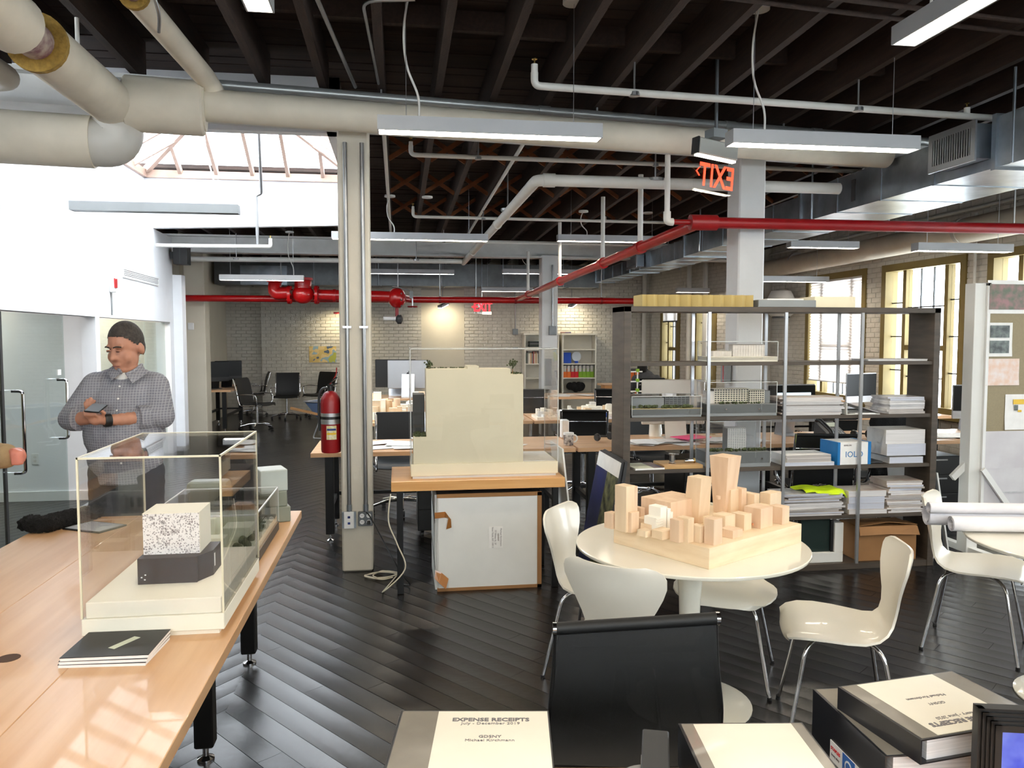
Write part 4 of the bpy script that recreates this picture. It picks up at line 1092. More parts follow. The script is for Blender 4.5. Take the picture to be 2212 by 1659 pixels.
def shirt_material():
    m, nt, b = _nodes('grey_checked_shirt')
    tc = nt.nodes.new('ShaderNodeTexCoord')
    def wave(ax, sc, w0):
        wv = nt.nodes.new('ShaderNodeTexWave'); wv.bands_direction = ax; wv.inputs['Scale'].default_value = sc; wv.inputs['Distortion'].default_value = .8; wv.inputs['Detail'].default_value = 2
        nt.links.new(tc.outputs['Object'], wv.inputs['Vector'])
        cr = nt.nodes.new('ShaderNodeValToRGB'); cr.color_ramp.elements[0].position = w0; cr.color_ramp.elements[1].position = min(1, w0+.1)
        nt.links.new(wv.outputs['Fac'], cr.inputs[0]); return cr.outputs[0]
    a = wave('X', 22, .86); c = wave('Z', 22, .86)
    ad = nt.nodes.new('ShaderNodeMath'); ad.operation = 'MAXIMUM'; nt.links.new(a, ad.inputs[0]); nt.links.new(c, ad.inputs[1])
    n = nt.nodes.new('ShaderNodeTexNoise'); n.inputs['Scale'].default_value = 7; nt.links.new(tc.outputs['Object'], n.inputs['Vector'])
    cr2 = nt.nodes.new('ShaderNodeValToRGB'); cr2.color_ramp.elements[0].color = lin((104, 106, 118)); cr2.color_ramp.elements[1].color = lin((134, 134, 142)); nt.links.new(n.outputs['Fac'], cr2.inputs[0])
    mx = nt.nodes.new('ShaderNodeMix'); mx.data_type = 'RGBA'; mx.inputs['B'].default_value = lin((178, 178, 180))
    sc = nt.nodes.new('ShaderNodeMath'); sc.operation = 'MULTIPLY'; sc.inputs[1].default_value = .55; nt.links.new(ad.outputs[0], sc.inputs[0])
    nt.links.new(sc.outputs[0], mx.inputs['Factor']); nt.links.new(cr2.outputs[0], mx.inputs['A']); nt.links.new(mx.outputs['Result'], b.inputs['Base Color'])
    b.inputs['Roughness'].default_value = .85
    n2 = nt.nodes.new('ShaderNodeTexNoise'); n2.inputs['Scale'].default_value = 16; n2.inputs['Detail'].default_value = 2; nt.links.new(tc.outputs['Object'], n2.inputs['Vector'])
    bp = nt.nodes.new('ShaderNodeBump'); bp.inputs['Strength'].default_value = .8; bp.inputs['Distance'].default_value = .02; nt.links.new(n2.outputs['Fac'], bp.inputs['Height']); nt.links.new(bp.outputs[0], b.inputs['Normal'])
    return m
M['shirt'] = shirt_material()
cuffL = LA_e.lerp(LA_w, .36); cuffR = RA_e.lerp(RA_w, .22)
sh = surf('shirt', 'shirt', [
    limb([J(232, 822, .05), J(272, 812, .06), J(314, 822, .06)], [.062, .07, .062]), ell(J(272, 842, .06), .17, (1.12, .82, .62)),
    ell(J(272, 880, .05), .20, (1.08, .82, 1.0)), ell(J(270, 935, .02), .205, (1.06, .92, 1.0)), ell(J(272, 985, .05), .195, (1.05, .86, .9)), limb([J(272, 1005, .06), J(272, 1030, .06)], [.165, .16]),
    limb([LA_s, LA_e], [.088, .070]), limb([LA_e, cuffL], [.069, .062]), limb([RA_s, RA_e], [.086, .064]), limb([RA_e, cuffR], [.063, .058]),
    limb([J(247, 800, .0), J(276, 806, -.02), J(300, 798, .04)], [.02, .02, .022]), limb([J(300, 798, .04), J(280, 795, .12), J(250, 798, .08), J(247, 800, .0)], [.022, .022, .022, .02])], .011, man, 2)
for k, py_ in enumerate((842, 868, 893, 935)):
    p = J(262-k*2, py_, -.14-.02*k); 
zb_ = J(272, 1042).z
for v in sh.data.vertices:
    if v.co.z < zb_: v.co.z = zb_-.01*(zb_-v.co.z)
MB().sph(J(262, 812, -.035), .034, 12, 8, (1.2, .5, .9)).o('undershirt', 'white', man, 1)
M['jeans'] = pm('dark_blue_trousers', (38, 41, 50), .85, var=.15, scale=12, bump=.3, bscale=25)
tr = surf('trousers', 'jeans', [ell(J(274, 1020, .06), .175, (1.08, .85, .8)), limb([J(310, 1020, .06), J(318, 1200, .03), Vector((J(320, 1200).x+.01, YM_+.05, .06))], [.118, .092, .08]), limb([J(238, 1020, .06), J(232, 1200, .0), Vector((J(230, 1200).x, YM_+.02, .06))], [.118, .092, .08])], .014, man, 2)
for dx, px_ in ((.01, 320), (0, 230)):
    q = Vector((J(px_, 1200).x+dx, YM_-.03, 0)); MB().sph((q.x, q.y, .042), .05, 14, 8, (1, 2.5, .85)).o('shoe', 'black', man, 1)
def hairline(q):
    pts = [(-.2, .088), (-.075, .086), (-.04, .062), (-.012, .030), (.012, .012), (.04, -.03), (.08, -.066), (.3, -.075)]
    for (y0, z0), (y1, z1) in zip(pts, pts[1:]):
        if y0 <= q.y <= y1: return z0+(z1-z0)*(q.y-y0)/(y1-y0)
    return 0
def hair_on(m_, parent, mat):
    def hairf(mb):
        mb.m = m_; mb.sph((0, .024, .036), .100, 20, 14, (.85, 1.06, 1.14)); mb.sph((0, .05, .0), .088, 18, 12, (.92, .8, 1.0)); mb.m = None
    hr = surf('hair', mat, [hairf], .009, parent); mi = m_.inverted()
    bm = bmesh.new(); bm.from_mesh(hr.data)
    bmesh.ops.delete(bm, geom=[v for v in bm.verts if (mi @ v.co).z < hairline(mi @ v.co)], context='VERTS'); bm.to_mesh(hr.data); bm.free()
    return hr
def features(me_, parent, skin, hair):
    for s in (-1, 1):
        MB(me_).sph((s*.032, -.083, .008), .0125, 10, 8, (1.35, .5, .42)).o('eyelid', skin, parent, 1)
        MB(me_).sph((s*.032, -.0885, .0035), .009, 10, 6, (1.3, .4, .25)).o('eye', 'black', parent, 1)
        MB(me_).tube(spline([(s*.014, -.094, .028), (s*.034, -.092, .033), (s*.053, -.078, .027)]), .0042, 6).o('eyebrow', hair, parent, 1)
    MB(me_).tube(spline([(-.024, -.089, -.078), (0, -.097, -.0765), (.024, -.089, -.078)]), .0028, 6).o('mouth_line', 'lip', parent, 1)
M['lip'] = pm('lip', (140, 84, 74), .5)
hair_on(MH, man, 'hair'); features(MH, man, 'manskin', 'hair')
MB(Matrix.Translation(LA_w) @ (Vector((0, 0, 1)).rotation_difference((LA_w-LA_e).normalized()).to_matrix().to_4x4())).lathe([(.034, -.017), (.036, -.01), (.036, .01), (.034, .017)], 18).o('watch', 'black', man, 1)
from mathutils.bvhtree import BVHTree
bv = BVHTree.FromPolygons([v.co.copy() for v in sh.data.vertices], [tuple(p.vertices) for p in sh.data.polygons])
def onshirt(px_, py_, off=.003):
    d = ray(px_, py_).normalized(); h = bv.ray_cast(CP, d)
    return (h[0]+h[1]*off) if h[0] is not None else None
pl = [onshirt(260-8*k/14, 822+k*8.5, .002) for k in range(9)]
pl = [p for p in pl if p is not None]
if len(pl) > 2: MB().sheet([[p+Vector((-.013, 0, 0)), p+Vector((0, -.003, 0)), p+Vector((.013, 0, 0))] for p in pl], .002).o('placket', 'shirt', sh, 1)
for px_, py_ in ((259, 836), (256, 862), (253, 888), (262, 1000)):
    p = onshirt(px_, py_, .006)
    if p is not None: MB().sph(p, .006, 8, 6, (1, .5, 1)).o('button', 'paper', sh, 1)
# collar flaps and rolled cuffs
n1 = [J(249, 789, .0), J(262, 806, -.075), J(240, 822, -.105), J(232, 800, -.02)]
n2 = [J(306, 785, .05), J(272, 808, -.085), J(286, 828, -.115), J(318, 804, -.03)]
for q in (n1, n2): MB().sheet([[q[0], q[1]], [q[3], q[2]]], .005).o('collar_flap', 'shirt', sh)
MB().tube(spline([n1[0]+Vector((0, 0, -.006)), J(256, 797, -.05), J(262, 806, -.075)], 5), .008, 8).o('collar_band', 'shirt', sh, 1)
MB().tube(spline([n2[0]+Vector((0, 0, -.006)), J(290, 800, -.04), J(272, 808, -.085)], 5), .008, 8).o('collar_band', 'shirt', sh, 1)
for cu, a_, b_, r_ in ((cuffL, LA_e, LA_w, .064), (cuffR, RA_e, RA_w, .062)):
    d_ = (b_-a_).normalized(); m_ = Matrix.Translation(cu) @ d_.to_track_quat('Z', 'Y').to_matrix().to_4x4()
    MB(m_).lathe([(r_, -.03), (r_+.006, -.02), (r_+.006, .03), (r_-.004, .034)], 20).o('rolled_cuff', 'shirt', sh, .9)
p = J(207, 882, -.27)
t = T('smartphone', 'black smartphone held flat in the man hand', 'phone', p)
MB(RZ(math.radians(-8)) @ RX(math.radians(18)) @ RY(math.radians(6))).cbox((0, 0, 0), (.078, .10, .0085)).o('body', 'black', t, None, .003)
# second person at the left edge, sleeve and hand over the bench
p2 = T('person', 'person in tan sleeves and dark trousers cut off beyond the bench', 'person', (0, 0, 0))
M['tan'] = pm('tan_jacket', (150, 126, 92), .9, var=.12, scale=20, bump=.4, bscale=30)
M['redskin'] = pm('hand_skin', (190, 116, 98), .5, var=.06)
M['browncord'] = pm('dark_brown_trousers', (46, 38, 34), .9, var=.1)
Y2 = 3.55
def K(px_, py_, dy=0.): return onY(px_, py_, Y2+dy)
hd = K(38, 985, -.02); sh2 = K(-120, 850, .05); el2 = K(-100, 985, .03); hx2 = K(-150, 740, .05)
bc = K(-140, 930, .05)
def fist(mb):
    mb.sph(hd, .036, 12, 8, (1, .75, 1.05))
    for k in range(4):
        b = hd+Vector((.012, -.018, .022-.015*k)); finger(mb, [b, b+Vector((.02, -.012, -.002)), b+Vector((.012, -.03, -.004)), b+Vector((-.012, -.03, -.002))], .0092-.0006*k)
    finger(mb, [hd+Vector((-.012, -.02, .028)), hd+Vector((.004, -.036, .03)), hd+Vector((.016, -.04, .014))], .0105)
MH2 = headm(hx2, math.radians(72), math.radians(8))
sh3 = K(-190, 850, .12); el3 = K(-205, 985, .16); hd3 = K(-165, 1050, .02)
legs2 = [limb([sh3, el3, hd3], [.06, .048, .035]), limb([K(-165, 1090, .05), Vector((K(-165, 1090).x, Y2+.05, .5)), Vector((K(-165, 1090).x, Y2+.05, .09))], [.1, .07, .05]), limb([K(-105, 1090, .05), Vector((K(-105, 1090).x, Y2, .5)), Vector((K(-105, 1090).x, Y2, .09))], [.1, .07, .05])]
surf('body', 'redskin', [lambda mb: face(mb, MH2), limb([hx2, K(-145, 830, .05)], [.06, .065]), ell(bc, .16, (1, .8, 1.5)), limb([sh2, el2, hd], [.06, .048, .032]), fist]+legs2, .009, p2)
surf('jacket', 'tan', [limb([K(-175, 842, .05), K(-115, 842, .05)], [.085, .085]), ell(bc, .19, (1, .85, 1.5)), ell(K(-135, 1010, .05), .19, (1, .85, 1)), limb([sh2, el2], [.085, .072]), limb([el2, el2.lerp(hd, .80)], [.072, .054]), limb([sh3, el3, el3.lerp(hd3, .8)], [.085, .072, .054])], .012, p2, 2)
surf('trousers', 'browncord', [ell(K(-120, 1090, .05), .19, (1.05, .9, .8))]+[limb([K(a, 1090, .05), Vector((K(a, 1090).x+.02, Y2, .08))], [.13, .085]) for a in (-165, -95)], .016, p2, 2)
hair_on(MH2, p2, 'hair'); features(MH2, p2, 'redskin', 'hair')
for px_ in (-165, -95):
    q = K(px_, 1090); MB().sph((q.x+.06, Y2, .042), .05, 14, 8, (2.4, 1, .85)).o('shoe', 'black', p2, 1)
# ============================================================ display table in the middle
t = T('display_table', 'small honey maple table on black legs carrying the cream tower model', 'table', (0, 0, 0))
M['maplex'] = wood('honey_maple_slab', (204, 150, 90), (218, 168, 108), .3, (.8, 12, 12), 2.0, .15, .02)
MB().box(-.056, 1.112, 5.19, 5.80, .694, .76).o('top', 'maplex', t, None, .002)
for x in (.0, 1.05):
    for y in (5.225, 5.75): MB().cbox((x, y, .348), (.042, .042, .694)).o('leg', 'blackmetal', t, None, .003)
t = T('tower_model', 'blank cream tower block model with tiny trees in a clear acrylic case', 'model', (.577, 5.52, .76))
M['creamtower'] = pm('blank_cream_tower_card', (222, 213, 186), .75, var=.015)
MB().box(-.49, .49, -.235, .235, 0, .018).o('plinth', 'foamboard', t)
MB().box(-.502, .502, -.25, .25, .018, .1).o('base_block', 'creamtower', t, None, .002)
MB().prismy([(-.484, .1), (.262, .1), (.262, .70), (.176, .70), (.176, .737), (-.041, .737), (-.041, .757), (-.119, .757), (-.119, .737), (-.397, .737), (-.397, .282), (-.484, .282)], -.235, -.02).o('tower', 'creamtower', t, None, .001)
MB().box(-.480, -.40, -.0, .2, .1, .55).o('rear_wing', 'darkbase', t); MB().box(-.39, .25, -.02, .2, .1, .62).o('rear_block', 'creamtower', t)
MB().box(.265, .49, -.23, .2, .1, .104).o('pavement', 'paper2', t)
for x, z, r, st in ((-.372, .737, .026, .01), (.205, .70, .028, .045)):
    tr_ = MB().cyl((x, -.12, z), (x, -.12, z+st), .003, 6).o('tree_trunk', 'card', t)
    rr = random.Random(int(x*1000)+5); mb = MB()
    for k in range(40): mb.sph((x+rr.gauss(0, r*.45), -.12+rr.gauss(0, r*.45), z+st+r*.7+rr.gauss(0, r*.42)), .0065, 6, 4)
    mb.o('tree_crown', 'sitegreen', tr_, 1)
mb = MB(); rr = random.Random(2)
for k in range(40): mb.sph((-.44+rr.uniform(-.035, .035), -.13+rr.uniform(-.09, .09), .288), .008+rr.random()*.005, 6, 4)
for k in range(30): mb.sph((.22+rr.uniform(-.03, .035), -.13+rr.uniform(-.09, .09), .703), .004+rr.random()*.004, 6, 4)
for k in range(40): mb.sph((-.25+rr.uniform(-.13, .12), -.05, .739), .004+rr.random()*.003, 6, 4)
mb.o('roof_planting', 'sitegreen', t, 1)
for k in range(8): MB().box(.266, .276, -.2+k*.01, -.195+k*.01, .16+k*.05, .19+k*.05).o('balcony', 'acrylic', t)
acrylic_case(t, -.502, .502, -.25, .25, .1, .875, 'acrylicedge2', .006, .003)
# crate under the table
t = T('model_crate', 'white foam board crate sealed with brown tape under the display table', 'box', (.605, 5.57, 0))
MB().box(-.36, .35, -.33, .30, 0, .655).o('body', 'foamboard', t)
f_ = MB().box(-.352, .342, -.345, -.33, .012, .64).o('front_board', 'foamboard', t)
for b in ((.322, .352, -.348, -.329, 0, .66), (-.36, .352, -.348, -.329, 0, .022), (-.36, .352, -.348, -.329, .636, .662)):
    MB().box(*b).o('edge_tape', 'card', t)
MB().box(-.372, -.36, -.30, .26, 0, .65).o('side_board', 'foamboard', t)
for z in (.20, .52): MB().bar((-.3735, .26, z+.05), (-.3735, -.32, z-.05), .002, .02).o('strap', 'black', t)
mb = MB(); mb.sheet([[(-.375, -.352, .50), (-.375, -.352, .54)], [(-.31, -.353, .505), (-.305, -.353, .545)], [(-.285, -.39, .52), (-.27, -.385, .50)], [(-.30, -.37, .43), (-.265, -.366, .44)]], .001); mb.o('loose_tape', 'tape', t)
mb = MB(); mb.sheet([[(-.372, -.352, .15), (-.38, -.37, .10)], [(-.33, -.354, .13), (-.35, -.385, .07)], [(-.285, -.36, .09), (-.305, -.392, .03)]], .001); mb.o('loose_tape', 'tape', t)
lb = MB().box(-.01, .085, -.3475, -.345, .285, .43).o('address_label', 'paper', t)
M['ink'] = pm('faded_ink', (120, 112, 112), .8)
for k, s in enumerate(('Michael Kirchmann', 'GDSNY', '77 White St, 2F', 'New York, NY 10013')):
    lettering(s, .016, 'ink', lb, TR(.072-k*.019, -.3482, .357) @ RX(PI/2) @ RZ(-PI/2))
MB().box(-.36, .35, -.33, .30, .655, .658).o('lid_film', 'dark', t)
# leaning boards by the table
t = MB(TR(1.245, 5.62, 0) @ RY(math.radians(-6.5))).box(-.006, .006, -.22, .22, 0, .93).o('foam_board', 'foamboard'); tag(t, 'white foam board leaning on the right end of the display table', 'board')
# cords
def cord(name, mat, pts, r, label): return tag(MB().tube(spline(pts, 7), r, 8).o(name, mat, None, 1.), label, 'cord')
M['cordwhite'] = pm('white_cord', (205, 196, 176), .6, var=.03)
q = onZ(800, 1245, 0)
loops = [(-.06, 5.19, .68), (-.075, 5.185, .5), (-.02, 5.17, .35), (.03, 5.17, .18), (-.12, 5.2, .02)]
for k in range(26):
    a = k*.72; loops.append((q.x+.09+.10*math.cos(a)*(1+.3*math.sin(k*.37)), q.y-.02+.07*math.sin(a)*(1+.3*math.cos(k*.53)), .008+.004*(k % 3)))
cord('extension_cord', 'cordwhite', loops, .0045, 'loops of white cord lying on the floor by the cream column')
cord('black_cable', 'black', [(-.243, 5.735, .44), (-.215, 5.70, .42), (-.12, 5.55, .28), (-.03, 5.35, .16), (.03, 5.3, .08), (.06, 5.35, .012), (-.03, 5.42, .008)], .0045, 'black cord plugged into the column outlet')
# outlets, conduits and extinguisher on the cream column
for x, zt, lb in ((-.362, .455, 'left'), (-.245, .455, 'right')):
    t = T('steel_conduit', 'steel conduit ending in a white data plate on the cream column' if lb == 'left' else 'steel conduit ending in a grey power box on the cream column', 'conduit', (x, CYA-.017, 0))
    MB().cyl((0, 0, zt), (0, 0, 3.08), .015, 12).o('tube', 'conduit', t, .6)
    for z in (.47, ): MB().cyl((0, 0, z-.02), (0, 0, z+.03), .019, 12).o('connector', 'galv', t, .6)
    MB().box(-.03, .03, -.017, .017, 1.775, 1.79).o('strap', 'alu', t)
t = T('data_outlet', 'white data plate with two blue jacks low on the cream column', 'outlet', (-.365, CYA-.03, .39))
MB().box(-.05, .05, -.0, .03, -.058, .058).o('back_box', 'galv', t); MB().box(-.035, .035, -.006, 0, -.062, .062).o('plate', 'white', t, None, .002)
M['bluejack'] = pm('blue_jack', (24, 46, 110), .5)
for z in (-.022, .022): MB().box(-.009, .009, -.008, -.005, z-.008, z+.008).o('jack', 'bluejack', t)
t = T('power_outlet', 'grey steel box with four sockets low on the cream column', 'outlet', (-.248, CYA-.03, .395))
MB().box(-.052, .052, 0, .03, -.052, .052).o('box', 'galvdull', t, None, .003)
for x in (-.024, .024):
    for z in (-.022, .024):
        s_ = MB().lathe([(.0165, 0), (.0165, .003)], 16, (0, 0, 0), 'y').o('socket', 'white', t); s_.location = (x, -.0035, z)
        for dx in (-.006, .006): MB().box(dx-.0012, dx+.0012, -.0008, .001, -.002, .007).o('slot', 'black', s_)
MB().box(.012, .036, -.03, -.004, -.036, -.010).o('plug', 'black', t, None, .004)
t = T('fire_extinguisher', 'red fire extinguisher hanging on the side of the cream column', 'extinguisher', (-.495, 5.86, .87))
MB().lathe([(.0, 0), (.068, .0), (.072, .02), (.072, .36), (.066, .40), (.045, .435), (.02, .45)], 24).o('cylinder', 'darkred', t, .7)
MB().lathe([(.0735, .21), (.0735, .29)], 24).o('band', 'alu', t, .6); MB().lathe([(.0745, .245), (.0745, .265)], 24).o('strap', 'black', t, .6)
M['label1'] = pm('extinguisher_label', (214, 208, 190), .5, c2=(200, 190, 120), scale=60)
mb = MB(); mb.sheet([[(.0738*math.sin(a), -.0738*math.cos(a), z) for a in (-.35, -.1, .15, .4, .65)] for z in (.10, .20)], .0004); mb.o('label', 'label1', t)
mb = MB(); mb.sheet([[(.0742*math.sin(a), -.0742*math.cos(a), z) for a in (-.3, -.05, .2, .45, .6)] for z in (.165, .18)], .0004); mb.o('label_band', 'bluejack', t)
M['yellow'] = pm('yellow_print', (220, 180, 40), .5)
mb = MB(); mb.sheet([[(.0742*math.sin(a), -.0742*math.cos(a), z) for a in (-.3, -.05, .2, .45, .6)] for z in (.135, .15)], .0004); mb.o('label_band', 'yellow', t)
MB().cyl((0, 0, .44), (0, 0, .5), .02, 12).o('valve', 'black', t)
MB().bar((-.02, -.01, .49), (.05, -.04, .55), .02, .008).o('handle', 'black', t); MB().bar((-.02, -.01, .485), (.05, -.035, .505), .02, .008).o('lever', 'black', t)
MB().tube(spline([(-.02, 0, .47), (-.06, -.01, .46), (-.082, -.01, .38), (-.08, -.01, .16)]), .009, 8).o('hose', 'black', t, 1)
MB().tube(spline([(.0, -.02, .5), (.04, -.02, .56), (.05, -.02, .62)]), .004, 6).o('pull_pin_tag', 'red', t)
MB().box(.0715, .08, -.03, .03, .08, .4).o('bracket', 'black', t)

# ============================================================ round table, wooden city model, ply chairs
def tulip(label, x, y, r=.53):
    t = T('round_table', label, 'table', (x, y, 0))
    MB().lathe([(r-.03, .735), (r-.004, .744), (r, .752), (r, .757), (r-.004, .76)], 72).o('top', 'table', t, .5)
    MB().lathe([(.29, 0), (.29, .006), (.26, .014), (.16, .028), (.085, .06), (.052, .14), (.045, .3), (.05, .5), (.062, .66), (.085, .735)], 40).o('pedestal', 'table', t, .9)
    return t
tulip('round white pedestal table carrying the wooden city model', 1.335, 3.45)
tulip('round white pedestal table carrying rolled drawings', 3.2, 3.2)
def ply_chair():
    t = T('ply_chair', 'x', 'chair', (0, 0, 0), 0, 'white bent plywood chairs')
    prof = [(.235, .418, .150), (.225, .432, .192), (.20, .444, .222), (.15, .452, .243), (.08, .452, .25), (.0, .446, .246), (-.07, .441, .228), (-.13, .444, .19), (-.170, .460, .152), (-.196, .492, .132), (-.212, .535, .13), (-.226, .59, .148), (-.240, .65, .18), (-.252, .70, .206), (-.263, .745, .224), (-.270, .78, .226), (-.275, .805, .214), (-.278, .820, .188), (-.2795, .828, .15)]
    rows = []
    for i, (y, z, w_) in enumerate(prof):
        row = []; back = max(0, min(1, (z-.47)/.2)); seat = 1-back
        for j in range(13):
            u = -1+2*j/12; k = abs(u)**2.2
            row.append((u*w_, y+back*.045*u*u*(w_/.22)-(.018*k if i == 0 else 0), z+seat*.012*k-(.012*(1-k)*0)+(-.010*(1-u*u) if i > 15 else 0)))
        rows.append(row)
    MB().sheet(rows, .010).o('shell', 'chair', t, 1.0)
    MB().lathe([(.09, .418), (.09, .436)], 20, (0, .0, 0)).o('hub', 'black', t, .6)
    for sx in (-1, 1):
        for sy in (-1, 1):
            p = [(sx*.03, sy*.03, .425), (sx*.145, sy*.15, .415), (sx*.225, sy*.225, .0)]
            l = MB().tube(rounded(p, .07, 6), .0085, 10).o('leg', 'chrome', t, .9)
            MB().lathe([(.011, 0), (.011, .012)], 10, (sx*.225, sy*.225, 0)).o('foot_cap', 'black', l)
    return t
pc = ply_chair()
def fz(az): return math.radians(-az)     # local +y -> azimuth
spots = [((1.02, 3.87), 125, 'white ply chair facing the table beside the crate'), ((.985, 3.16), 41, 'white ply chair turned away, back just beyond the mesh office chair'),
         ((1.63, 3.72), 208, 'white ply chair tucked under the city model table on the shelving side'), ((1.90, 3.14), -68, 'white ply chair standing free in profile beside the city model table'), ((3.15, 3.87), 135, 'white ply chair behind the rolled drawings')]
for i, ((x, y), az, lb) in enumerate(spots):
    if i == 0: pc.location = (x, y, 0); pc.rotation_euler = (0, 0, fz(az)); pc['label'] = lb
    else: copy_tree(pc, (x, y, 0), fz(az), lb)
# wooden city model: local axes u (front->left corner reversed) from the front corner
F0, L0, R0 = Vector((1.256, 3.036, .76)), Vector((.906, 3.45, .76)), Vector((1.848, 3.383, .76))
ang = math.atan2(R0.y-F0.y, R0.x-F0.x); WU = (R0-F0).length; WV = (L0-F0).length
t = T('city_model', 'pale wooden city block model on a thick birch base', 'model', F0, ang)
MB().box(0, WU, 0, WV, 0, .088).o('base', 'birch', t, None, .0015)
def tower(name, mat, pts_b, pts_t, z0, z1):
    MB().hexa([(x, y, z0) for x, y in pts_b], [(x, y, z1) for x, y in pts_t]).o(name, mat, t, None, .001)
def bld(mat, u, v, w_, d, h, z=.088, nm='building'): MB().box(u-w_/2, u+w_/2, v-d/2, v+d/2, z, z+h).o(nm, mat, t, None, .001)
W1, W2 = 'basswood', 'basswoodpink'
def uv(px_, py_, z=.848):
    p = onZ(px_, py_, z)-F0; return p.x*math.cos(ang)+p.y*math.sin(ang), -p.x*math.sin(ang)+p.y*math.cos(ang)
def rel(px0, px1, pyb, pyt, dep, mat, z=.848, nm='building', h=None):
    u, v = uv((px0+px1)/2, pyb, z); d_ = ((onZ((px0+px1)/2, pyb, z)-CP).dot(_f)); s = d_/FPX
    w_ = (px1-px0)*s/1.25; hh = h or (pyb-pyt)*s*.985
    bld(mat, u+w_*.25, v+dep*.35, w_, dep, hh, z-.76, nm); return u, v, w_, hh
# far long slab
bld(W2, .26, .42, .22, .18, .115); 
# three leaning towers
u, v = uv(1510, 1128); tower('leaning_tower', W1, [(u-.035, v-.02), (u+.05, v-.02), (u+.05, v+.07), (u-.035, v+.07)], [(u-.045, v-.045), (u+.032, v-.045), (u+.032, v+.035), (u-.045, v+.035)], .088, .088+.218)
u, v = uv(1572, 1110); tower('tall_tower', W2, [(u-.02, v), (u+.048, v), (u+.048, v+.07), (u-.02, v+.07)], [(u-.045, v-.03), (u+.062, v-.03), (u+.062, v+.08), (u-.045, v+.08)], .088, .088+.285)
u, v = uv(1360, 1148); bld(W1, u, v+.03, .058, .07, .205); bld(W2, u+.035, v+.025, .022, .06, .2); bld(W2, u+.01, v-.012, .05, .025, .09)
# blocks along the left edge and centre
for (px0, px1, pyb, pyt, dep, m_) in ((1309, 1338, 1142, 1108, .05, W2), (1335, 1352, 1128, 1092, .05, W2), (1375, 1392, 1130, 1096, .05, W2),
        (1378, 1408, 1145, 1120, .05, W1), (1387, 1428, 1152, 1132, .06, W1), (1380, 1412, 1160, 1146, .05, W1), (1410, 1456, 1165, 1146, .06, W1),
        (1456, 1476, 1172, 1122, .05, W2), (1473, 1498, 1172, 1118, .06, W1), (1500, 1524, 1172, 1135, .05, W1), (1524, 1562, 1177, 1120, .05, W2), (1530, 1552, 1150, 1118, .06, W1),
        (1545, 1590, 1150, 1112, .07, W1), (1562, 1606, 1162, 1144, .07, W2), (1561, 1596, 1110, 1056, .07, W1), (1590, 1612, 1108, 1054, .06, W2),
        (1590, 1624, 1145, 1110, .07, W1), (1616, 1672, 1140, 1096, .09, W2), (1616, 1640, 1108, 1066, .07, W1), (1640, 1692, 1106, 1064, .06, W1), (1672, 1706, 1132, 1094, .07, W2), (1632, 1668, 1122, 1092, .06, W1)):
    rel(px0, px1, pyb, pyt, dep, m_)
u, v = uv(1553, 1114); MB().lathe([(.011, 0), (.011, .016)], 14, (u+.02, v+.02, .088+.075)).o('roof_drum', W2, t, .6)
M['whitecard'] = pm('white_card_building', (238, 234, 222), .7, var=.01)
u, v = uv(1434, 1152)
for k, (du, w_, h) in enumerate(((-.035, .035, .075), (0, .045, .118), (.03, .03, .105), (.05, .022, .088))):
    MB().box(u+du-w_/2, u+du+w_/2, v, v+.07, .088, .088+h).o('white_building', 'whitecard', t, None, .001)
for k in range(6): MB().box(u-.052, u-.012, v-.004, v, .1+k*.011, .104+k*.011).o('floor_ledge', 'whitecard', t)
M['dowel'] = pm('dowel_end', (196, 132, 92), .6)
for px_, py_ in ((1513, 1123), (1518, 1124), (1604, 1140), (1624, 1140)):
    u, v = uv(px_, py_); MB().lathe([(.006, -.006), (.006, .006)], 10, (u, v, .105), 'y').o('dowel', 'dowel', t, .8)
# rolled drawings on the second round table
def rolled(label, c, L, r, rz, n=3, mat='paper'):
    t = T('drawing_roll', label, 'paper roll', c, rz, 'rolled drawings')
    pts = []
    for k in range(46):
        a = 2*PI*k/15; q = r*(1-.16*k/15); pts.append((q*math.cos(a), q*math.sin(a)+r))
    rows = [[(-L/2, y, z) for y, z in pts], [(L/2, y, z) for y, z in pts]]
    MB().sheet(rows, .0008).o('sheet', mat, t, 1); return t
base = onZ(2110, 1150, .76)
M['bluepaper'] = pm('drawing_paper', (222, 220, 224), .75, var=.05, scale=9)
for i, (dx, dy, dz, r, rz, L) in enumerate(((.28, .06, 0, .052, -.22, .9), (.30, -.06, 0, .040, -.20, .86), (.27, .02, .072, .030, -.2, .92))):
    rolled(['thick drawing roll with brown core on the round table', 'thinner drawing roll lying in front of the thick one', 'slim drawing roll resting on top of the two others'][i], (base.x+dx, base.y+dy, .76+dz), L, r, rz, mat='bluepaper')
tag(MB(RZ(.3)).box(-.06, .06, -.04, .04, 0, .02).o('wood_sample', 'maple', None, None, .002), 'small wood sample block by the drawing rolls', 'block').location = (2.86, 2.98, .76)
# second mesh chair etc. in the following sections
# ============================================================ open shelving unit and what stands on it
SX = [1.575, 2.166, 2.74, 3.33, 3.93]; SY0, SY1 = 5.30, 5.60
SZ = [.045, .405, .775, 1.145, 1.535]; STOP = 1.925
t = T('shelving_unit', 'open dark oak shelving unit with thin aluminium posts full of models and papers', 'shelves', (0, 0, 0))
MB().box(1.548, 1.60, SY0, SY1, 0, STOP).o('end_panel', 'shelf', t, None, .002); MB().box(3.905, 3.955, SY0, SY1, 0, STOP).o('end_panel', 'shelf', t, None, .002)
MB().box(1.548, 3.955, SY0, SY1, STOP-.038, STOP).o('top_panel', 'shelf', t, None, .002)
for z in SZ[1:]: MB().box(1.60, 3.905, SY0+.01, SY1, z-.026, z).o('shelf_board', 'shelf', t, None, .001)
MB().box(1.60, 3.905, SY0+.005, SY1, 0, SZ[0]).o('plinth', 'shelf', t)
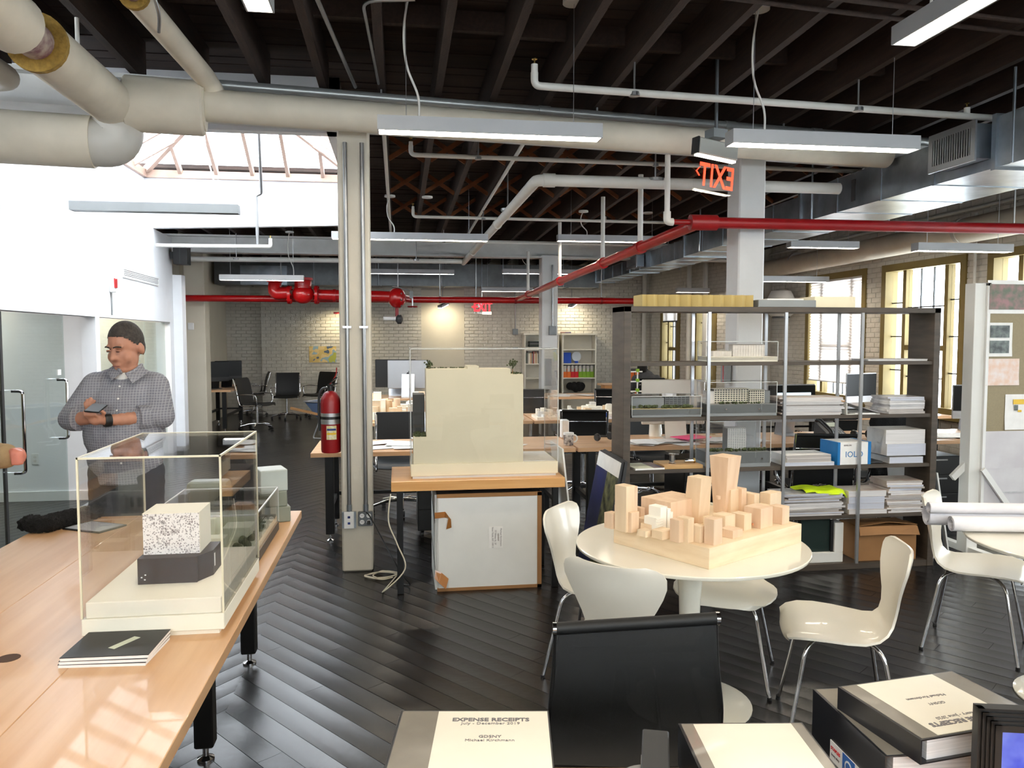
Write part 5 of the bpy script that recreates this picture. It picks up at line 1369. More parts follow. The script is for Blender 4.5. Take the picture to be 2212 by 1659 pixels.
for x in SX[1:4]:
    for y in (SY0-.004, SY1+.004): MB().box(x-.011, x+.011, y-.008, y+.008, SZ[0], STOP-.038).o('post', 'alu', t)
# top of the unit
t = T('zigzag_model', 'folded tan zigzag facade model on top of the shelving', 'model', (2.10, 5.45, STOP))
M['tancard'] = pm('tan_card', (176, 156, 100), .8, var=.03)
n = 20; top = []; 
for k in range(n+1): top.append((-.41+.82*k/n, -.11+(.035 if k % 2 else 0)))
poly = top+[(.41, .1), (-.41, .1)]
MB().prism(poly[::1], 0, .085).o('folded_facade', 'tancard', t)
for lb, x0, x1, y0, y1, h, m_ in (('grey card box on top of the shelving', 2.545, 2.985, 5.33, 5.56, .052, 'grey'), ('cream card box on top of the shelving', 2.99, 3.31, 5.36, 5.58, .08, 'creamtower')):
    tag(MB().box(x0, x1, y0, y1, STOP, STOP+h).o('card_box', m_, None, None, .003), lb, 'box')
tag(MB().box(2.62, 2.9, 5.35, 5.55, STOP+.052, STOP+.062).o('card_sheet', 'foamboard', None, None, .001), 'pale sheet lying on the grey card box', 'card')
def bay(i, px_, py_=None): return onY(px_, 900, 5.44).x
def case_model(label, x0, x1, z, bh, ch, base_mat, inside, y0=5.33, y1=5.57, edge='acrylicedge2'):
    t = T('display_model', label, 'model', ((x0+x1)/2, (y0+y1)/2, z+.0005)); W, D = x1-x0, y1-y0
    MB().box(-W/2, W/2, -D/2, D/2, 0, bh).o('base_block', base_mat, t, None, .002)
    inside(t, W, D, bh); acrylic_case(t, -W/2, W/2, -D/2, D/2, bh*.25, ch, edge, .004, .003)
    return t
def facade(t, x0, x1, y, z0, z1, nx, nz, mat='creamcard', gap='darkbase', d=.08, nm='building'):
    b = MB().box(x0, x1, y+.004, y+d, z0, z1).o(nm, gap, t)
    for k in range(nz+1): z = z0+(z1-z0)*k/nz; MB().box(x0, x1, y, y+.006, z-.0028, z+.0028).o('floor_band', mat, b)
    for k in range(nx+1): x = x0+(x1-x0)*k/nx; MB().box(x-.0022, x+.0022, y, y+.006, z0, z1).o('mullion', mat, b)
    MB().box(x0, x1, y, y+d, z1, z1+.004).o('roof', mat, b)
def shrubs(t, x0, x1, y, z, n, s=.012, seed=1):
    rr = random.Random(seed); mb = MB()
    for k in range(n): mb.sph((rr.uniform(x0, x1), y+rr.uniform(-.02, .02), z+s*.6+rr.random()*s*.6), s*(.6+.5*rr.random()), 6, 4)
    mb.o('shrubs', 'sitegreen', t, 1)
def in1(t, W, D, b):
    facade(t, -.05, .19, -.04, b, b+.085, 12, 3, 'paper2', 'paper2'); MB().box(-.2, -.06, -.04, .05, b, b+.04).o('low_wing', 'paper2', t)
    for k in range(14): MB().cyl((-.19+k*.011, -.06, b), (-.19+k*.011, -.06, b+.05), .0015, 5).o('tree_stem', 'paper2', t)
case_model('white factory model in an acrylic case on the highest shelf', 2.19, 2.70, SZ[4], .035, .145, 'creamcard', in1)
def in2(t, W, D, b):
    MB().prism([(-.26, -.02), (.0, -.06), (.0, .08), (-.26, .08)], b, b+.075).o('building', 'grey', t); facade(t, .02, .2, -.03, b, b+.08, 6, 6, 'grey', 'dark'); shrubs(t, -.26, .22, -.075, b, 60, .014, 3)
    MB().box(-.27, .27, -.11, -.085, b, b+.003).o('lawn_strip', 'tancard', t)
case_model('low acrylic case with hedges and grey slabs beside the left end panel', 1.618, 2.13, SZ[3], .058, .15, 'grey', in2)
def in3(t, W, D, b):
    facade(t, -.19, .07, -.05, b, b+.105, 13, 7, 'creamcard', 'darkbase'); facade(t, .07, .19, -.05, b, b+.095, 7, 6, 'creamcard', 'darkbase'); MB().box(-.235, -.19, -.05, .06, b, b+.09).o('blind_end', 'paper2', t); MB().box(.195, .24, -.04, .06, b, b+.09).o('grey_wing', 'grey', t); shrubs(t, -.17, .15, -.085, b, 26, .01, 8)
t = case_model('apartment block model with many windows on a grey base', 2.19, 2.70, SZ[3], .085, .245, 'grey', in3)
for x in (-.13, .12): MB().lathe([(.007, -.003), (.007, .003)], 10, (x, -.121, .05), 'y').o('fixing_knob', 'chrome', t)
def in4(t, W, D, b):
    facade(t, -.05, .085, -.03, b, b+.16, 8, 13, 'paper', 'grey', .1); MB().box(-.19, -.09, .0, .09, b, b+.11).o('clear_block', 'acrylic', t); MB().box(.12, .17, .02, .08, b, b+.10).o('clear_block', 'acrylic', t); shrubs(t, -.22, .22, -.07, b, 70, .012, 6)
t = case_model('slim white tower model with hedges in an acrylic case', 2.185, 2.66, SZ[2], .11, .335, 'grey', in4)
MB().lathe([(.007, -.003), (.007, .003)], 10, (.17, -.121, .06), 'y').o('fixing_knob', 'chrome', t)
# piles of magazines and books, every one its own
M['mag1'] = pm('magazine_cover_a', (208, 206, 204), .45, c2=(150, 148, 150), scale=9); M['mag2'] = pm('magazine_cover_b', (120, 112, 108), .4, c2=(60, 56, 56), scale=7); M['mag3'] = pm('magazine_cover_c', (216, 208, 196), .45, c2=(180, 160, 150), scale=8)
_pile = {}
def pile(name, label, group, cx, cy, z, n, w_, d, th, jit=.02, rot=.05, seed=1, spine='mag1', first=0, cat='magazine', last=None):
    rr = random.Random(seed); zz = z+.0006
    ords = ['lowest', 'second from below', 'third from below', 'fourth from below', 'fifth from below', 'sixth from below', 'seventh from below', 'eighth from below', 'ninth from below', 'tenth from below', 'eleventh from below', 'twelfth from below', 'thirteenth from below', 'fourteenth from below', 'fifteenth from below']
    for k in range(n):
        h = th*(.75+.5*rr.random()); ww = w_*(.93+.1*rr.random()); dd = d*(.93+.09*rr.random())
        t = T(name, label+', '+('topmost' if k == n-1 and n > 1 else ords[k+first]), cat, (cx+rr.uniform(-jit, jit), cy+rr.uniform(-jit*.5, jit*.5), zz), rr.uniform(-rot, rot), group)
        MB().box(-ww/2+.002, ww/2-.001, -dd/2+.001, dd/2-.001, .0006, h-.0006).o('pages', rr.choice(['paperedge', 'paperedge2', 'paperedge', 'paperedge3']), t)
        mb = MB(); mb.box(-ww/2, ww/2, -dd/2, dd/2, 0, .0007); mb.box(-ww/2, ww/2, -dd/2, dd/2, h-.0007, h); mb.box(-ww/2, -ww/2+.0015, -dd/2, dd/2, .0007, h-.0007)
        mb.o('cover', rr.choice([spine, 'mag1', 'mag3', 'mag2']) if name == 'magazine' else spine, t)
        zz += h+.0002
    return zz
b3 = (SX[2]+SX[3])/2; b4 = (SX[3]+SX[4])/2
pile('magazine', 'thick magazine in the pile beside the ring binder', 'magazines on the third shelf', b3-.06, 5.44, SZ[3], 12, .48, .24, .0105, .016, .03, 4, 'mag2')
pile('sketchbook', 'spiral bound book in the pile on the third shelf', 'spiral books on the third shelf', b4+.095, 5.44, SZ[3], 8, .29, .23, .014, .012, .04, 6, 'mag1', cat='book')
pile('magazine', 'flat magazine on the highest shelf at its right end', 'magazines on the highest shelf', b4+.02, 5.44, SZ[4], 2, .50, .22, .008, .01, .02, 7, 'mag1')
pile('report', 'thick white report left of the blue and white box', 'reports on the second shelf', 2.955, 5.44, SZ[2], 3, .37, .25, .03, .012, .03, 8, 'paper', cat='report')
pile('manuscript', 'thick paper block of the stack beside the laptop', 'paper blocks on the second shelf', b4+.10, 5.45, SZ[2], 1, .28, .25, .045, .0, .0, 10, 'paper2', cat='report')
pile('manuscript', 'thick paper block of the stack beside the laptop', 'paper blocks on the second shelf', b4+.095, 5.45, SZ[2]+.058, 2, .32, .25, .09, .008, .03, 11, 'paper2', first=1, cat='report')
zt = pile('magazine', 'curled magazine in the pile under the yellow vest', 'magazines on the lowest shelf', b3-.04, 5.44, SZ[1], 13, .47, .24, .0125, .02, .05, 12, 'mag1')
pile('paperback', 'fat paperback in the pile beside the yellow vest', 'paperbacks on the lowest shelf', b4-.21, 5.43, SZ[1], 4, .30, .22, .042, .012, .05, 14, 'mag3', cat='book')
pile('newspaper', 'newspaper in the untidy stack beside the paperbacks', 'newspapers on the lowest shelf', b4+.10, 5.44, SZ[1], 16, .29, .24, .0155, .018, .08, 16, 'mag3', cat='newspaper')
# yellow vest
M['hivis'] = pm('hi_vis_yellow', (206, 236, 20), .7, var=.05, scale=10)
rr = random.Random(21); rows = []
for i in range(9):
    row = []
    for j in range(13):
        u, v = j/12, i/8; row.append((b3-.10+.33*u+.01*math.sin(v*5), 5.32+.22*v+.015*math.sin(u*7), zt+.012+.012*math.sin(u*9+v*3)*math.sin(v*6)+.018*math.exp(-((u-.4)**2+(v-.5)**2)*6)-(.03 if u > .93 else 0)-(.02 if i == 0 and u > .3 else 0)))
    rows.append(row)
t = T('safety_vest', 'crumpled yellow green safety vest on the magazine pile', 'vest', (0, 0, 0)); MB().sheet(rows, .006).o('fabric', 'hivis', t, 1.2)
lettering('SEC', .07, 'ink', t, TR(b3+.06, 5.42, zt+.046) @ RZ(.4) @ RX(.0), name='print')
# ring binder half open
t = T('ring_binder', 'open white ring binder lying on the third shelf', 'binder', (b3+.30, 5.43, SZ[3]+.0006))
MB().box(-.10, .16, -.12, .12, 0, .004).o('cover', 'foamboard', t); MB().box(-.104, -.10, -.12, .12, 0, .085).o('spine', 'foamboard', t)
MB().bar((-.10, 0, .088), (.16, 0, .01), .24, .004, (0, 0, 1)).o('cover', 'mag1', t)
MB().tube(arc((-.06, -.05, .006), .025, 0, PI, 8, 'xz'), .002, 6).o('ring', 'chrome', t); MB().box(-.03, .13, -.11, .11, .004, .010).o('pages', 'paper', t)
# blue and white box
t = T('printed_box', 'blue and white printed carton between the reports', 'box', (3.30, 5.43, SZ[2]+.0005), math.radians(3))
M['cyanblue'] = pm('cyan_blue_print', (20, 112, 176), .4, var=.04)
MB().box(-.135, .135, -.11, .11, 0, .165).o('carton', 'paper', t, None, .002)
MB().box(-.1365, -.134, -.112, .112, .0, .167).o('blue_end', 'cyanblue', t); MB().box(.112, .1365, -.112, .112, 0, .167).o('blue_end', 'cyanblue', t); MB().box(-.1362, -.115, -.1118, .112, 0, .1665).o('blue_wrap', 'cyanblue', t)
lettering('IOLO', .062, 'cyanblue', t, TR(.0, -.1106, .075) @ RX(PI/2)); lettering('REVELLON', .013, 'ink', t, TR(-.055, -.1106, .143) @ RX(PI/2), bold=.0006)
tag(MB(RY(-.03)).box(-.05, .05, -.1, .1, 0, .012).o('laptop', 'dark', None, None, .003), 'thin dark laptop lying between the carton and the paper blocks', 'laptop').location = (3.50, 5.44, SZ[2]+.004)
# left bay of the second shelf
t = T('brochure', 'pale brochure with photo cover on the second shelf', 'brochure', (1.74, 5.43, SZ[2]+.0006), .08); MB().box(-.11, .11, -.12, .12, 0, .012).o('pages', 'paper', t); MB().box(-.11, .11, -.12, .12, .012, .0125).o('cover', 'palegreen', t)
M['photo1'] = pm('photo_cover', (120, 86, 70), .4, c2=(60, 60, 90), scale=14); MB().box(.03, .11, -.12, .12, .0125, .013).o('photo', 'photo1', t)
t = T('sample_board', 'wood sample board with two metal fittings', 'board', (2.0, 5.44, SZ[2]+.0006)); M['oak'] = wood('oak_board', (172, 134, 84), (190, 152, 100), .5)
MB().box(-.145, .145, -.12, .12, 0, .026).o('board', 'oak', t, None, .002)
tp = MB().lathe([(.028, 0), (.022, .004), (.02, .06), (.026, .064), (.026, .07)], 14, (-.05, -.02, .026)).o('tap_fitting', 'chrome', t, .6); MB().bar((-.05, -.02, .088), (.0, -.02, .09), .012, .008).o('lever', 'chrome', tp)
MB(TR(.06, -.03, .026)).tube([(-.02, 0, .016), (.05, .0, .016)], .015, 12).o('handle_fitting', 'chrome', t, .6); MB().lathe([(.02, -.004), (.02, .004)], 14, (.112, -.03, .044), 'x').o('gold_plug', 'brass', t, .6)
# base: window corner sample and cardboard box
t = T('window_sample', 'white window corner sample with dark double glazing', 'sample', (3.05, 5.40, SZ[0]+.0006))
M['darkglass'] = pm('dark_glazing', (38, 52, 50), .08, var=.05)
MB().box(-.12, .20, -.06, .04, 0, .075).o('bottom_frame', 'foamboard', t, None, .003); MB().box(.13, .20, -.06, .04, .075, .295).o('side_frame', 'foamboard', t, None, .003); MB().box(.105, .125, -.05, .03, .08, .31).o('gasket', 'black', t)
MB().box(-.12, .105, -.03, .02, .075, .33).o('glass', 'darkglass', t)
t = T('cardboard_box', 'worn brown cardboard box on the base of the shelving', 'box', (3.60, 5.46, SZ[0]+.0006))
MB().box(-.235, .235, -.13, .13, 0, .26).o('carton', 'card', t, None, .004)
mb = MB(); mb.sheet([[(-.235, -.131, .26), (0, -.131, .26), (.235, -.131, .255)], [(-.24, -.155, .20), (0, -.16, .205), (.245, -.15, .19)]], .003); mb.o('flap', 'card', t)
mb = MB(); mb.sheet([[(-.235, .0, .262), (0, .0, .275), (.235, .0, .262)], [(-.24, -.13, .263), (0, -.135, .29), (.24, -.13, .262)]], .003); mb.o('flap', 'card', t)
MB().box(.02, .1, -.1315, -.13, .05, .09).o('handling_mark', 'ink', t)
# presentation boards leaning on the left end panel
M['artboard'] = pm('blue_black_print', (16, 28, 92), .45, c2=(20, 26, 60), scale=3); M['greenprint'] = pm('green_black_print', (30, 34, 24), .5, c2=(120, 124, 84), scale=14)
for k in range(6):
    m_ = TR(1.315+.019*k, 5.40+.008*(k % 3), 0) @ RY(math.radians(11.0-.7*k))
    t = T('presentation_board', 'dark presentation board leaning against the end panel, %s behind the blue one' % ['', 'first', 'second', 'third', 'fourth', 'fifth'][k] if k else 'front presentation board printed blue with a white header', 'board', (0, 0, 0), 0, 'presentation boards by the shelving')
    MB(m_).box(-.0035, .0035, -.30, .29, .002, .88).o('board', 'dark', t)
    if k == 0:
        MB(m_).box(-.0041, -.0035, -.30, .29, .775, .88).o('white_header', 'paper', t); MB(m_).box(-.0041, -.0035, -.02, .29, .01, .775).o('blue_print', 'artboard', t); MB(m_).box(-.0041, -.0035, -.30, -.02, .01, .775).o('green_print', 'greenprint', t)
# panels leaning behind the right end
for k in range(5):
    m_ = TR(4.08+.035*k, 5.72, 0) @ RY(math.radians(-6-1.2*k))
    tag(MB(m_).box(-.006, .006, -.25, .25, 0, .80-.03*k).o('leaning_panel', 'foamboard' if k in (0, 4) else 'dark'), ['white panel leaning beside the right end of the shelving', 'dark panel leaning second in the row by the shelving', 'dark panel leaning third in the row by the shelving', 'dark panel leaning fourth in the row by the shelving', 'white edged panel leaning last in the row by the shelving'][k], 'panel')
# pinboard on a white frame
t = T('pin_board', 'tall tan pin board on a white wooden frame with castors', 'board', (0, 0, 0))
M['tanfelt'] = pm('tan_felt', (150, 138, 112), .95, var=.04, scale=80)
pa, pb = onY(2108, 900, 5.45), onY(2126, 900, 5.43)
PX, PY = pb.x, 5.45
MB().box(PX-.105, PX-.012, PY-.01, PY+.10, .04, 2.12).o('side_post', 'foamboard', t, None, .003); MB().box(PX-.012, PX+.012, PY-.03, PY+.03, .30, 2.12).o('frame', 'white', t)
MB().box(PX-.012, PX+1.2, PY-.03, PY+.03, 2.10, 2.125).o('frame', 'white', t); MB().box(PX+.01, PX+1.2, PY-.02, PY+.02, .25, 2.10).o('felt_panel', 'tanfelt', t)
MB().bar((PX-.06, PY+.05, .75), (PX-.20, PY+.05, .62), .03, .05).o('brace', 'foamboard', t); MB().bar((PX-.02, PY-.05, .70), (PX+.2, PY-.05, .42), .02, .04).o('brace', 'white', t)
MB().lathe([(.035, -.012), (.035, .012)], 14, (PX+.35, PY-.1, .035), 'x').o('castor', 'chrome', t)
MB().bar((PX-.06, PY-.25, .06), (PX-.06, PY+.3, .06), .06, .05).o('foot_rail', 'foamboard', t)
def pinned(label, x0, x1, y0, y1, mat, inner=()):
    a, b = onY(x0, y0, PY-.024), onY(x1, y1, PY-.024)
    s = T('pinned_sheet', label, 'paper', (a.x, PY-.024, b.z)); W, Hh = b.x-a.x, a.z-b.z
    rows = [[(W*j/4, -.004*math.sin(PI*j/4)*(1-i/3)-.0005-(.006 if (i == 0 and j in (0, 4)) else 0), Hh*i/3) for j in range(5)] for i in range(4)]
    MB().sheet(rows, .0006).o('sheet', mat, s, 1)
    for (u0, u1, v0, v1, m_) in inner: MB().box(W*u0, W*u1, -.0085, -.0075, Hh*v0, Hh*v1).o('print', m_, s)
M['collage'] = pm('collage_print', (150, 110, 110), .5, c2=(90, 100, 80), scale=16); M['photo2'] = pm('dark_photo_print', (40, 46, 46), .4, c2=(110, 120, 116), scale=22); M['redmap'] = pm('faint_red_map', (226, 214, 210), .7, c2=(222, 190, 170), scale=18); M['linework'] = pm('pencil_plan', (204, 204, 206), .7, c2=(170, 170, 174), scale=20); M['drawing'] = pm('printed_plan', (206, 204, 206), .7, c2=(196, 192, 196), scale=5)
pinned('colour collage print at the top of the pin board', 2134, 2290, 605, 678, 'paper', ((.02, .6, .12, .88, 'collage'),))
pinned('sheet with two dark street photos on the pin board', 2132, 2185, 697, 770, 'paper', ((.12, .86, .56, .92, 'photo2'), (.12, .86, .1, .47, 'photo2')))
pinned('white sheet with faint red map on the pin board', 2130, 2200, 775, 832, 'redmap')
pinned('sheet with a yellow legend on the pin board', 2172, 2300, 852, 926, 'paper', ((.12, .3, .72, .86, 'yellow'), (.14, .2, .55, .7, 'photo2'), (.2, .26, .5, .56, 'yellow')))
pinned('wide pencil plan across the pin board', 2124, 2400, 932, 1005, 'drawing')
pinned('large site plan at the bottom of the pin board', 2122, 2400, 1012, 1110, 'drawing', ((.12, .6, .50, .53, 'linework'), (.16, .5, .2, .22, 'linework')))
# ============================================================ desks, chairs and clutter behind
def desk(label, x0, x1, y0, y1, z=.76, mat='benchx', legs=None):
    t = T('desk', label, 'desk', ((x0+x1)/2, (y0+y1)/2, 0)); W, D = x1-x0, y1-y0
    n = max(2, round(D/.27))
    for k in range(n): MB().box(-W/2, W/2, -D/2+D*k/n, -D/2+D*(k+1)/n-.0006, z-.035, z).o('top_plank', mat, t)
    for sx in (-1, 1):
        for sy in (-1, 1):
            x, y = sx*(W/2-.14), sy*(D/2-.12)
            l = MB().cbox((x, y, .39), (.07, .07, .66)).o('leg', 'blackmetal', t, None, .004)
            MB().lathe([(.032, 0), (.032, .008), (.011, .018), (.011, .062)], 12, (x, y, 0)).o('levelling_foot', 'chrome', l, .6)
        MB().box(sx*(W/2-.14)-.02, sx*(W/2-.14)+.02, -D/2+.12, D/2-.12, .26, .30).o('cross_rail', 'blackmetal', t)
    MB().box(-W/2+.14, W/2-.14, D/2-.14, D/2-.11, .28, .31).o('stretcher', 'blackmetal', t)
    return t
desk('maple desk behind the cream column carrying bright papers', -.72, 1.50, 6.56, 7.36)
desk('maple desk behind the shelving with mug and paper tube', 1.52, 3.70, 6.56, 7.36)
desk('maple desk with telephone and computer behind the shelving', 3.72, 5.95, 6.56, 7.36)
desk('maple desk under the skylight piled with bright site models', -.70, 1.50, 8.75, 9.60)
desk('maple desk with small coloured blocks and white foam model', 1.52, 3.70, 8.75, 9.60)
desk('maple desk below the nearest window with a black screen computer', 4.3, 6.6, 8.6, 9.4)
desk('maple desk below the blind window with scattered clutter', 4.3, 6.6, 10.9, 11.7)
desk('maple desk in front of the white bookcase', 1.2, 3.8, 12.1, 12.9)
desk('far maple desk along the corner windows', 4.0, 5.8, 14.9, 15.6)
desk('desk with old monitors beside the pale pier', -3.66, -2.95, 14.5, 16.2)
# ---- black mesh office chairs
def office_chair():
    t = T('office_chair', 'x', 'chair', (0, 0, 0), 0, 'black mesh office chairs')
    seat = [[(u*.235, y, z+.012*u*u) for u in (-1, -.5, 0, .5, 1)] for y, z in ((.24, .445), (.22, .468), (.12, .47), (0, .46), (-.12, .456), (-.19, .47))]
    MB().sheet(seat, .012).o('seat', 'blackmesh', t, 1)
    back = [[(u*.232, y+.02*u*u, z) for u in (-1, -.5, 0, .5, 1)] for y, z in ((-.19, .47), (-.225, .52), (-.245, .60), (-.262, .72), (-.29, .84), (-.325, .93))]
    MB().sheet(back, .010).o('backrest', 'blackmesh', t, 1)
    MB().cyl((-.236, -.328, .935), (.236, -.328, .935), .013, 10).o('top_roll', 'blackmesh', t, 1)
    for s in (-1, 1):
        p = [(s*.245, .235, .44), (s*.245, .12, .462), (s*.245, -.15, .45), (s*.245, -.22, .52), (s*.245, -.262, .72), (s*.245, -.33, .94)]
        MB().tube(spline(p, 5), .011, 8).o('side_rail', 'chrome', t, 1)
        a = [(s*.25, .12, .455), (s*.29, .16, .52), (s*.30, .15, .66), (s*.30, -.05, .665), (s*.28, -.24, .645), (s*.25, -.25, .64)]
        MB().tube(rounded(a, .06, 5), .011, 8).o('armrest', 'chrome', t, 1)
    MB().cyl((-.245, -.02, .445), (.245, -.02, .445), .012, 8).o('cross_bar', 'chrome', t, 1); MB().cyl((-.24, -.29, .82), (.24, -.29, .82), .008, 8).o('cross_bar', 'chrome', t, 1)
    MB().cyl((0, 0, .1), (0, 0, .44), .024, 12).o('gas_column', 'chrome', t, .6)
    for k in range(5):
        a = 2*PI*k/5+.3; e = Vector((math.cos(a)*.30, math.sin(a)*.30, .075))
        l = MB().tube([(0, 0, .115), (e.x*.5, e.y*.5, .11), e], [.02, .017, .012], 8).o('base_leg', 'chrome', t, .8)
        MB().lathe([(.028, -.02), (.03, -.008), (.03, .008), (.028, .02)], 12, (e.x, e.y, .03), 'x').o('castor', 'black', l, .7)
    return t
oc = office_chair()
def fpos(px_, py_): p = onZ(px_, py_, 0); return (p.x, p.y, 0)
ocs = [((.02, 7.75, 0), 178, 'black office chair pushed to the desk behind the cream column'), ((1.98, 8.35, 0), 10, 'black office chair before the desk with coloured blocks'),
       ((1.95, 11.6, 0), 5, 'black office chair before the white bookcase'), ((2.62, 7.9, 0), 170, 'black office chair facing the desk with the paper tube'), ((3.45, 6.1, 0), 15, 'black office chair between the shelving and the telephone desk'),
       ((4.25, 6.45, 0), 0, 'black office chair with a jacket over its back'), (fpos(620, 905), 178, 'black office chair parked square against the back wall'), (fpos(690, 900), 215, 'black office chair parked at the back wall beside the square one'),
       ((fpos(525, 922)[0]+.35, fpos(525, 922)[1]-.5, 0), 110, 'black office chair in profile near the pale pier'), (fpos(548, 897), 250, 'black office chair turned sideways near the old monitors'), ((3.2, 11.5, 0), 20, 'black office chair at the bookcase desk nearer the windows'), ((4.7, 8.1, 0), 10, 'black office chair at the window desk')]
for i, (loc, az, lb) in enumerate(ocs):
    if i == 0: oc.location = loc; oc.rotation_euler = (0, 0, fz(az)); oc['label'] = lb
    else: copy_tree(oc, loc, fz(az), lb)
def jacket(mb):
    for k in range(30):
        u = (k % 6)/5-.5; v = k//6/4; mb.sph((4.25+u*.42, 6.16-.03*v+.05*abs(u), .98-.42*v), .07, 10, 8, (1, .55, 1.2))
tag(surf('jacket', 'fur', [jacket], .02, None, 2), 'black jacket draped over an office chair behind the shelving', 'jacket')
# ---- computers
M['screenblack'] = pm('black_screen_glass', (8, 9, 10), .3, var=.05, spec=.25); M['imacback'] = pm('silver_back', (186, 188, 192), .3, .7, var=.02); M['imaccream'] = pm('pale_silver_back', (206, 200, 190), .35, .3, var=.02)
M['screenon'] = emit('lit_document_screen', (196, 214, 224), 1.0)
def computer(label, loc, az, on=False, back='imacback', w_=.65, black=False):
    t = T('desktop_computer', label, 'computer', loc, fz(az)); h = w_*.57
    MB().box(-w_/2, w_/2, -.012, .012, .13, .13+h+.08).o('display', back if not black else 'black', t, None, .008)
    s = MB().box(-w_/2+.005, w_/2-.005, .0121, .0135, .21, .125+h+.075).o('screen', 'screenblack', t)
    if on: MB().box(-w_/2+.05, w_/2-.10, .0136, .0142, .25, .10+h+.03).o('lit_page', 'screenon', s)
    MB().box(-w_/2+.004, w_/2-.004, .0121, .0135, .132, .208).o('chin', back, t)
    for y in (-.0142-.0, .0138):
        z = .13+h*.62 if y < 0 else .17; r = .032 if y < 0 else .017; yy = y-.012 if y < 0 else y
        mb = MB(); mb.lathe([(r*.9, -.002), (r*.9, .002)], 14, (0, yy+(.012 if y < 0 else 0), z), 'y'); mb.lathe([(r*.3, -.002), (r*.3, .002)], 8, (r*.25, yy+(.012 if y < 0 else 0), z+r*1.25), 'y'); mb.o('logo', 'black', t)
    MB().bar((0, -.03, .34), (0, -.10, .02), .19, .01, (1, 0, 0)).o('stand_neck', back, t) if False else MB().hexa([(-.1, -.13, .0), (.1, -.13, 0), (.1, -.118, 0), (-.1, -.118, 0)], [(-.1, -.03, .36), (.1, -.03, .36), (.1, -.018, .36), (-.1, -.018, .36)]).o('stand_neck', back, t)
    MB().box(-.1, .1, -.13, .08, 0, .008).o('stand_foot', back, t)
    return t
computer('silver desktop computer seen from behind near the back wall', (.15, 12.5, .76), 180-175, False)
computer('black monitor standing behind the silver computer', (-.05, 12.85, .76), 5, False, black=True)
computer('pale desktop computer seen from behind, left of the white column', (2.55, 7.08, .76), 5, False, 'imaccream', .6)
computer('desktop computer with a lit document beside the telephone', (3.74, 7.10, .76), 178, True, 'imacback', .5)
computer('desktop computer with black screen beyond the open ring binder', (5.72, 9.1, .76), 165, False, 'imacback', .5)
computer('desktop computer with black screen at the desk beside the pin board', (5.72, 7.12, .76), 190, False, 'imacback', .46)
for k, (x, y) in enumerate(((-3.3, 14.9), (-3.15, 15.3))): computer(['old dark monitor on the desk beside the pale pier', 'second dark monitor standing deeper on the pier desk'][k], (x, y, .76), 150, False, 'black', .5, True)
desk('narrow maple desk carrying the silver computer', -.6, 1.15, 12.2, 13.0)
# ---- mug, tube, phone and papers on the second row
t = T('coffee_mug', 'white mug with dark circle pattern on the desk', 'mug', onZ(1228, 962, .76))
M['mugpat'] = pm('mug_circle_glaze', (214, 210, 206), .3, c2=(60, 54, 60), scale=38)
MB().lathe([(.036, 0), (.042, .006), (.046, .10), (.047, .112), (.043, .112), (.04, .02), (.0, .015)], 22).o('cup', 'mugpat', t, .8); MB().lathe([(.0472, .095), (.0474, .113)], 22).o('rim', 'white', t, .8)
MB().tube(arc((.045, 0, .06), .032, -PI/2, PI/2, 8, 'xz'), .007, 8).o('handle', 'white', t, 1)
t = T('desk_speaker', 'slim white desk speaker behind the mug', 'speaker', onZ(1219, 945, .76)); MB().box(-.035, .035, -.05, .05, 0, .17).o('cabinet', 'white', t, None, .006); MB().box(-.028, .028, -.052, -.05, .01, .16).o('mesh_front', 'paper2', t)
p = onZ(1415, 942, .76); tag(MB().lathe([(.06, 0), (.055, .12), (.05, .24), (.045, .24), (.048, .01)], 20).o('paper_tube', 'chair', None, .8), 'upright pale paper tube standing on the desk', 'tube').location = p
t = T('telephone', 'black office telephone with keypad beside the lit computer', 'phone', (4.02, 6.86, .76), math.radians(12))
MB().hexa([(-.11, -.11, 0), (.11, -.11, 0), (.11, .11, 0), (-.11, .11, 0)], [(-.11, -.11, .03), (.11, -.11, .03), (.11, .10, .15), (-.11, .10, .15)]).o('base', 'dark', t, None, .004)
mt = RX(math.radians(29.5)); MB(TR(.03, 0, .094) @ mt).box(-.06, .07, .02, .08, -.002, .004).o('display', 'palegreen', t)
for i in range(4):
    for j in range(3): MB(TR(.0, -.05, .064) @ mt).box(.0+j*.028, .02+j*.028, -.04+i*.024, -.022+i*.024, -.002, .006).o('key', 'grey', t)
MB(TR(-.085, 0, .10) @ mt).tube(spline([(0, -.11, .01), (0, -.08, .03), (0, .07, .03), (0, .11, .01)]), .02, 10).o('handset', 'black', t, 1)
def papers(n, x0, x1, y0, y1, z, seed, label, group, mat='paper', a4=True):
    rr = random.Random(seed)
    for k in range(n):
        w_, d = (.21, .297) if rr.random() < .6 else (.297, .21)
        o = MB().box(-w_/2, w_/2, -d/2, d/2, 0, .0014).o('paper_sheet', rr.choice([mat, mat, 'paper2']), None)
        o.location = (rr.uniform(x0, x1), rr.uniform(y0, y1), z+.0016*k); o.rotation_euler = (0, 0, rr.uniform(-.7, .7)); tag(o, label, 'paper', group)
papers(14, -.2, .95, 6.7, 7.2, .761, 31, 'white paper sheet spread on the desk behind the cream column', 'papers behind the column')
papers(16, 1.95, 3.4, 6.70, 6.88, .761, 32, 'white paper sheet on the desk behind the shelving', 'papers behind the shelving')
papers(9, 4.5, 5.4, 6.72, 6.95, .761, 33, 'white paper sheet on the telephone desk', 'papers on the telephone desk')
papers(12, 4.5, 6.4, 8.7, 9.2, .761, 34, 'white paper sheet on the window desk', 'papers on the window desk')
papers(5, 2.35, 3.5, 8.85, 8.98, .761, 35, 'white paper sheet around the coloured blocks', 'papers around the blocks')
